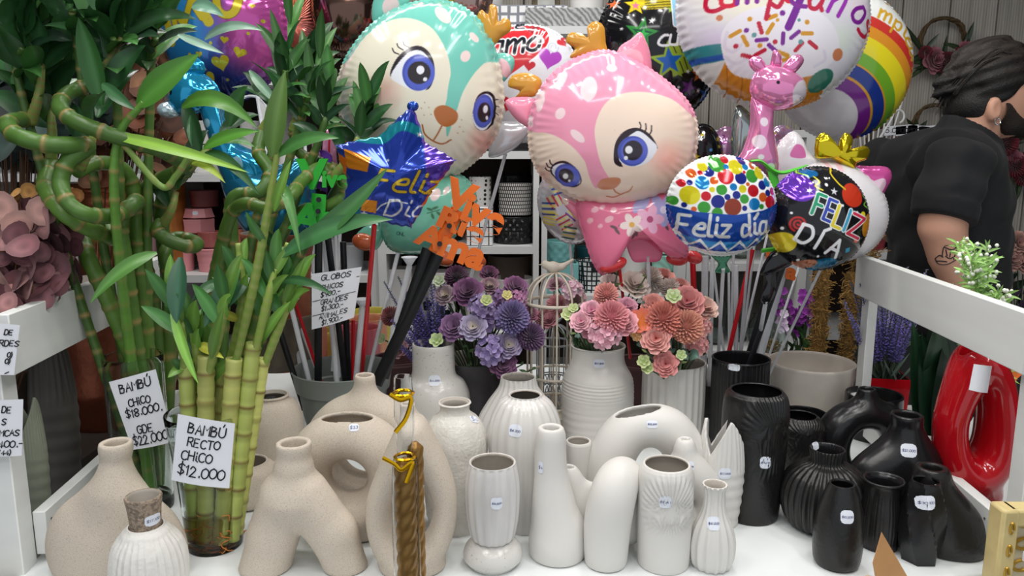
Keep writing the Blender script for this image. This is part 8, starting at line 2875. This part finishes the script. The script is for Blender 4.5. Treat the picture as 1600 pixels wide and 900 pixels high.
for k in range(5):
    t = np.linspace(0, 5.5, 20)
    z_ = .03 + k * .03
    tube(mb, [(-wv / 2 + .003 * cos(x) * (1 - x / 8) + .001, -.016, z_ + .011 * (1 - x / 8) * sin(x)) for x in t], .0016, 6)
    tube(mb, [(-.01 + .02 * (1 - x / 8) * cos(x), .002, z_ + .012 * (1 - x / 8) * sin(x)) for x in t], .0022, 6)
mb.build('carving', mat('gold leaf', (196, 156, 60), .35, metal=.6), cf)
MB().box((.006, -.02, hv * .68), (.07, .002, .012), rz=.1).build('price_strip', PAPER, cf)
fs = thing('front_shelf', 'white side shelf under the carved frame at the bottom right', 'shelf', (cf.location.x + .02, .9, 0))
MB().box((0, 0, TZ - .0705), (.16, .12, .04)).build('board', WOODW, fs, bevel=.003)
MB().box((0, 0, (TZ - .09) / 2), (.14, .1, TZ - .09)).build('pedestal', WOODW, fs)
kp = thing('kraft_paper', 'pointed fold of brown kraft paper in front of the black vases', 'paper', (at(1392, 880, .915).x, .915, TZ - .0175))
P = [np.array(at(u, v, Y)) - np.array(kp.location) for u, v, Y in ((1378, 832, .915), (1364, 880, .905), (1372, 925, .9), (1432, 925, .915), (1413, 893, .93))]
P = [np.array((p[0], p[1], max(p[2], 0))) for p in P]
mb = MB()
mb.add(np.array(P + [p + np.array((0, .0015, 0)) for p in P]), [(0, 1, 2), (0, 2, 3), (0, 3, 4), (5, 7, 6), (5, 8, 7), (5, 9, 8), (0, 5, 6, 1), (1, 6, 7, 2), (2, 7, 8, 3), (3, 8, 9, 4), (4, 9, 5, 0)])
mb.build('sheet', mat('kraft paper', (188, 140, 92), .7, noise=.06, nscale=30), kp, smooth=0)
zl = TZ - .0175
for lab, u, v, s, Y in (('pale crumbly shell-like soap beside the kraft paper', 1358, 884, (20, 13, 15), .925), ('smooth pale soap stone in front of the crumbly one', 1336, 896, (17, 12, 15), .9)):
    p = at(u, v, Y)
    k = px(1, Y)
    o = thing('soap_stone', lab, 'soap', (p.x, Y, zl))
    rr = random.Random(u)
    ph = [rr.uniform(0, 6) for _ in range(6)]

    def f(P, s=s, k=k, ph=ph, rough=('crumbly' in lab)):
        d = ell(P, (0, 0, s[2] * k * 1.25), (s[0] * k, s[1] * k, s[2] * k * 1.3))
        if rough:
            d = d + .0016 * np.sin(P[..., 0] * 420 + ph[0]) * np.sin(P[..., 2] * 380 + ph[1]) + .001 * np.sin(P[..., 1] * 700 + ph[2])
        return smax(d, -P[..., 2], .002)
    nets_mesh(f, (-s[0] * k, -s[1] * k, 0), (s[0] * k, s[1] * k, s[2] * k * 2.7), .0012).build('lump', mat('cream soap', (222, 206, 178), .6, noise=.12 if 'crumbly' in lab else .03, nscale=60), o, smooth=180)
# ------------------------------------------------------------------ the shop assistant
YM = 1.98
mx, _, _z = at(1500, 400, YM)
man = thing('person', 'bearded man with tied-back hair and black rolled-sleeve shirt, seen from the side', 'person', (mx, YM, 0))
O = np.array(man.location)
SKIN = mat('skin', (206, 156, 132), .55, noise=.04, nscale=14, sss=.12)


def M(u, v, r, dy=0.0):
    p = np.array(at(u, v, YM - abs(dy))) - O
    return (p[0], dy, p[2], px(r, YM, 1.4))


def A(x, z, r, dy):
    return (x, dy, z, r)


HX, _, HZ, _ = M(1552, 128, 1)
px1 = px(1, YM, 1.5)
arm = lambda sd: [M(1497, 262, 36, sd * .2), M(1480, 310, 33, sd * .225), M(1472, 352, 30, sd * .225)] if sd < 0 else [M(1505, 262, 36, .2), M(1505, 310, 33, .225), M(1512, 360, 30, .22)]
fore = lambda sd: [M(1473, 356, 30, -.225), M(1482, 400, 27, -.22), M(1503, 462, 18, -.2)] if sd < 0 else [M(1512, 362, 29, .22), M(1545, 395, 25, .2), M(1590, 430, 17, .15)]


def head(P):
    d = ell(P, (HX - 6 * px1, 0, HZ - 2 * px1), (60 * px1, .074, 62 * px1))
    d = smin(d, ell(P, (HX + 18 * px1, 0, HZ + -24 * px1), (44 * px1, .062, 58 * px1)), .03)
    d = smin(d, chain(P, [M(1575, 190, 20, 0), M(1606, 196, 13, 0)]), .03)               # jaw and chin
    d = smin(d, chain(P, [M(1610, 128, 5, 0), M(1622, 150, 8, 0)]), .012)                 # nose
    d = smin(d, chain(P, [M(1609, 172, 6, -.012), M(1610, 172, 6, .012)]), .008)          # lips
    d = smin(d, chain(P, [M(1600, 112, 6, -.035), M(1606, 110, 6, 0), M(1600, 112, 6, .035)]), .012)
    for s in (-1, 1):
        d = smax(d, -ell(P, (M(1612, 124, 1)[0], s * .033, M(1612, 124, 1)[2]), (.016, .014, .009)), .008)
        d = smin(d, ell(P, (M(1603, 125, 1)[0], s * .031, M(1603, 125, 1)[2]), (.012, .012, .012)), .001)
        x, _, z, _ = M(1556, 170, 1, .08)
        e = ell(P, (x, s * .076, z), (.017, .011, .029))
        e = smax(e, -ell(P, (x + .004, s * .088, z + .002), (.010, .008, .018)), .004)
        d = smin(d, e, .005)
    return smin(d, chain(P, [M(1520, 168, 36, 0), M(1516, 215, 38, 0), M(1508, 240, 42, 0)]), .025)


def hand(w, d, sd, grip=.6):
    """palm, four unequal bent fingers and a thumb"""
    w, d = np.array(w, float), np.array(d, float) / np.linalg.norm(d)
    side = np.array((d[2], 0, -d[0]))
    side /= np.linalg.norm(side)
    nn = np.cross(d, side)
    out = [[(*w, .021), (*(w + d * .045), .026), (*(w + d * .075), .024)]]
    for i, l in enumerate((.066, .076, .071, .056)):
        b = w + d * .08 + side * (.03 - i * .02)
        q = nn * sd
        out.append([(*b, .0095), (*(b + d * l * .45 + q * l * .15), .0088), (*(b + d * l * .75 + q * l * .45), .008), (*(b + d * l * .85 + q * l * .75), .007)])
    b = w + d * .03 + side * .026
    out.append([(*b, .012), (*(b + d * .025 + side * .02), .0105), (*(b + d * .055 + side * .022 + nn * sd * .012), .009)])
    return out


wr = [fore(-1)[-1], fore(1)[-1]]
HH = hand(wr[0][:3], np.array((.28, .1, -1)), 1) + hand(wr[1][:3], np.array((.7, -.2, -.45)), -1)


def torso(P):
    d = chain(P, [M(1490, 268, 54, -.09), M(1484, 262, 56, 0), M(1490, 268, 54, .09)], 0)
    x, _, z, _ = M(1478, 330, 1)
    d = smin(d, ell(P, (x, 0, z), (71 * px1, .175, 112 * px1)), .04)
    x2, _, z2, _ = M(1480, 430, 1)
    d = smin(d, ell(P, (x2, 0, z2), (70 * px1, .165, 110 * px1)), .05)
    return d


def legs(P):
    d = None
    x = M(1486, 430, 1)[0]
    for s in (-1, 1):
        e = chain(P, [(x, s * .09, .86, .10), (x + .01, s * .1, .5, .065), (x - .01, s * .1, .46, .062), (x - .015, s * .1, .1, .042)], .02)
        e = smin(e, chain(P, [(x - .03, s * .1, .045, .04), (x + .06, s * .105, .04, .042), (x + .15, s * .11, .03, .03)], .01), .02)
        d = e if d is None else np.minimum(d, e)
    return d


def body(P):
    d = smin(head(P), torso(P) + .008, .04)
    for s in (-1, 1):
        d = smin(d, chain(P, arm(s), .0), .03)
        d = smin(d, chain(P, fore(s), .0), .012)
    d = smin(d, legs(P) + .006, .05)
    for k in HH:
        d = smin(d, chain(P, k), .006)
    return smax(d, -P[..., 2] + .004, .004)


def bodycol(V):
    c = np.tile(np.array((*srgb(206, 156, 132), 0)), (len(V), 1))
    lip = (np.abs(V[:, 2] - M(1609, 172, 1)[2]) < .008) & (V[:, 0] > M(1604, 172, 1)[0]) & (np.abs(V[:, 1]) < .024)
    c[lip, :3] = srgb(176, 104, 98)
    for s in (-1, 1):
        e = np.linalg.norm(V - np.array((M(1612, 125, 1)[0], s * .031, M(1612, 125, 1)[2])), axis=1)
        c[e < .0115, :3] = srgb(226, 224, 220)
        c[e < .006, :3] = srgb(50, 34, 26)
    return c


SKINV = mat('skin tone', (206, 156, 132), .5, vcol=True, spec=.4)
bo = nets_mesh(body, (-.3, -.34, 0), (.4, .34, 1.74), .0062, None, 0, bodycol).build('body', SKINV, man, smooth=180)


def fold(P):
    return .0035 * np.sin(P[..., 2] * 62 + 14 * P[..., 0] + 2 * np.sin(P[..., 1] * 22)) + .0025 * np.sin(P[..., 0] * 70 - P[..., 2] * 46 + P[..., 1] * 30)


def shirt(P):
    d = torso(P) - .012 - fold(P)
    for s in (-1, 1):
        a = arm(s)
        sl = chain(P, a, 0) - .014 - fold(P) * 1.2
        cut = (np.array(a[2][:3]) - np.array(a[0][:3]))
        cut /= np.linalg.norm(cut)
        e = np.array(a[2][:3]) - cut * .012
        sl = smax(sl, (P - e) @ cut, .004)
        cuff = smax(chain(P, a, 0) - .019, np.abs((P - (e - cut * .02)) @ cut) - .02, .005)
        d = smin(smin(d, sl, .02), cuff, .003)
    n0, n1 = np.array(M(1514, 222, 1)[:3]), np.array(M(1506, 240, 1)[:3])
    x, _, z, _ = M(1518, 214, 1)
    q = P - np.array((x, 0, z))
    t = q[..., 2] + q[..., 0] * .55
    rr = np.hypot(q[..., 0] * .95, q[..., 1])
    col = smax(np.abs(rr - .068 + t * .35) - .006, np.abs(t + .01) - .03, .004)
    d = smin(d, col, .006)
    d = smax(d, -(rr - .058) if False else d - 1, .001)
    return smax(d, -(P[..., 2] - .80), .004)


nets_mesh(shirt, (-.3, -.34, .8), (.24, .34, 1.56), .0062).build('shirt', mat('black cotton shirt', (19, 20, 23), .85, noise=.1, nscale=30, bump=.2, bscale=60, sheen=.04), man, smooth=180)


def trousers(P):
    d = legs(P) - .012 - fold(P) * .7
    x = M(1486, 430, 1)[0]
    d = smin(d, ell(P, (x, 0, .9), (.125, .17, .16)), .05)
    return smax(smax(d, P[..., 2] - .96, .004), .1 - P[..., 2], .004)


nets_mesh(trousers, (-.2, -.24, .08), (.2, .24, .98), .008).build('trousers', mat('black trousers', (26, 26, 30), .85, sheen=.1), man, smooth=180)
for s in (-1, 1):
    x = M(1486, 430, 1)[0]
    g = lambda P: smax(chain(P, [(x - .035, s * .1, .05, .052), (x + .06, s * .105, .045, .053), (x + .15, s * .11, .035, .04)], .01), -P[..., 2] + .001, .003)
    nets_mesh(g, (x - .1, s * .1 - .07, 0), (x + .21, s * .1 + .08, .11), .005).build('shoe', mat('black shoe', (22, 22, 24), .5), man, smooth=180)


def hair(P):
    s = .003 * np.sin(P[..., 1] * 160 + 30 * P[..., 2]) + .003 * np.sin((P[..., 2] * .8 - P[..., 0] * .25) * 260 + 20 * P[..., 1])
    d = ell(P, (HX - 8 * px1, 0, HZ + 8 * px1), (62 * px1, .087, 60 * px1)) + s
    q = P[..., 0] - M(1600, 100, 1)[0]
    d = smax(d, q + (P[..., 2] - M(1600, 100, 1)[2]) * -.35, .008)                       # hairline
    # side line down to the nape: below the fringe keep only the back of the skull
    lim = (P[..., 0] - M(1548, 160, 1)[0]) * 1.2 - (P[..., 2] - M(1548, 160, 1)[2]) * 1.0
    d = smax(d, lim * .6, .006)
    d = smin(d, smax(ell(P, (M(1518, 165, 1)[0], 0, M(1518, 165, 1)[2]), (40 * px1, .071, 36 * px1)), lim * .6, .006), .012)
    bun = ell(P, (M(1481, 136, 1)[0], 0, M(1481, 136, 1)[2]), (19 * px1, .03, 24 * px1)) + s * 1.6
    d = smin(d, bun, .005)
    return d


def haircol(V):
    t = np.clip((V[:, 2] - M(1500, 140, 1)[2]) / .07, 0, 1)[:, None]
    st = (.5 + .5 * np.sin(V[:, 1] * 300 + V[:, 2] * 90))[:, None]
    return lin((18, 15, 14)) * (1 - t) + (lin((42, 36, 32)) * (.6 + .9 * st)) * t


hm = nets_mesh(hair, (HX - .16, -.1, HZ - .12), (HX + .11, .1, HZ + .13), .0045, None, 0, haircol)
HAIRM = mat('dark brown hair', (40, 32, 28), .5, vcol=True, bump=.6, bscale=220, stretch=(.4, 3, 1))
ho = hm.build('hair', HAIRM, man, smooth=180)
mb = MB()
q = random.Random(6)
for i in range(150):                                      # combed-back strands to the bun
    y = q.uniform(-.074, .074)
    u0, v0 = q.uniform(1560, 1602), q.uniform(70, 96)
    k = 1 - (y / .084) ** 2
    top = [np.array((M(u, v, 1)[0], y * f_, M(u, v, 1)[2] - (1 - sqrt(max(k, 0))) * .085)) for u, v, f_ in ((u0, v0 + 4, 1), (1545, 63 + q.uniform(-5, 4), 1), (1510, 82 + q.uniform(-6, 5), .95), (1484 + q.uniform(-4, 4), 122, .45))]
    tube(mb, catmull(np.array(top), 12), .0012, 4, caps=False, col=lin(q.choice([(46, 40, 36), (26, 22, 20), (78, 70, 62), (34, 29, 26)])))
for i in range(26):
    p = np.array(M(1484, 140, 1)[:3])
    d = np.array((q.uniform(-.045, -.01), q.uniform(-.02, .02), q.uniform(-.05, .03)))
    tube(mb, catmull(np.array([p, p + d * .6, p + d + (0, 0, -.012)]), 8), .0011, 4, caps=False, col=lin((48, 38, 32)))
mb.build('strands', HAIRM, ho, smooth=180)


def beard(P):
    s = .0025 * np.sin(P[..., 0] * 420) * np.sin(P[..., 2] * 380) * np.sin(P[..., 1] * 400)
    d = chain(P, [M(1567, 172, 14, -.052), M(1578, 194, 15, -.044), M(1604, 200, 13, -.02), M(1610, 202, 13, 0), M(1604, 200, 13, .02), M(1578, 194, 15, .044), M(1567, 172, 14, .052)], .01)
    d = smin(d, chain(P, [M(1600, 164, 6, -.03), M(1612, 162, 6, 0), M(1600, 164, 6, .03)]), .008)
    return d + s


nets_mesh(beard, (HX - .0, -.09, HZ - .17), (HX + .13, .09, HZ - .02), .0045).build('beard', mat('dark beard', (34, 26, 22), .9, bump=1, bscale=300), man, smooth=180)
mb = MB()
for s in (-1, 1):
    tube(mb, [np.array(M(a, b, 1)[:3]) * (1, 0, 1) + (0, s * c_, 0) for a, b, c_ in ((1612, 113, .018), (1610, 108, .034), (1602, 110, .05))], [.003, .004, .002], 6, smooth=10)
mb.build('eyebrows', mat('dark beard', (34, 26, 22), .9), man, smooth=180)
mb = MB()
e = np.array(M(1559, 186, 1, .085)[:3]) * (1, 0, 1) + (0, -.086, 0)
tube(mb, [e + np.array((.007 * cos(a), .002 * sin(a), .008 * sin(a) - .006)) for a in np.linspace(0, 2 * pi, 21)], .0016, 7, caps=False)
mb.build('earring', mat('silver', (206, 206, 210), .2, metal=1), man)


def ink_on(o, lines, w, name):
    """drawing that follows the skin of o"""
    loc = wloc(o)
    t = bvh_of(o)
    mb = MB()
    for pts in lines:
        p3 = []
        for u, v in catmull(np.array(pts, float), 4 * len(pts)):
            d = Vector(ray(u, v)).normalized()
            h = t.ray_cast(Vector((0, 0, EYE)) - loc, d)
            if h[0] is not None and abs(h[0].y + .22) < .12:
                p3.append(np.array(h[0] - d * .0012))
        if len(p3) > 2:
            tube(mb, p3, w, 4, flat=.3)
    if mb.n:
        mb.build(name, INK, o, smooth=0)


ink_on(bo, [[(1461, 404), (1466, 412), (1480, 413), (1494, 406)], [(1461, 404), (1468, 399), (1474, 402)], [(1472, 402), (1475, 386), (1484, 384), (1494, 388), (1490, 406)], [(1475, 386), (1486, 390), (1494, 388)], [(1477, 400), (1484, 404), (1491, 401)], [(1463, 408), (1470, 408), (1480, 409)], [(1478, 390), (1480, 400)], [(1486, 391), (1484, 402)]], .0012, 'tattoo')
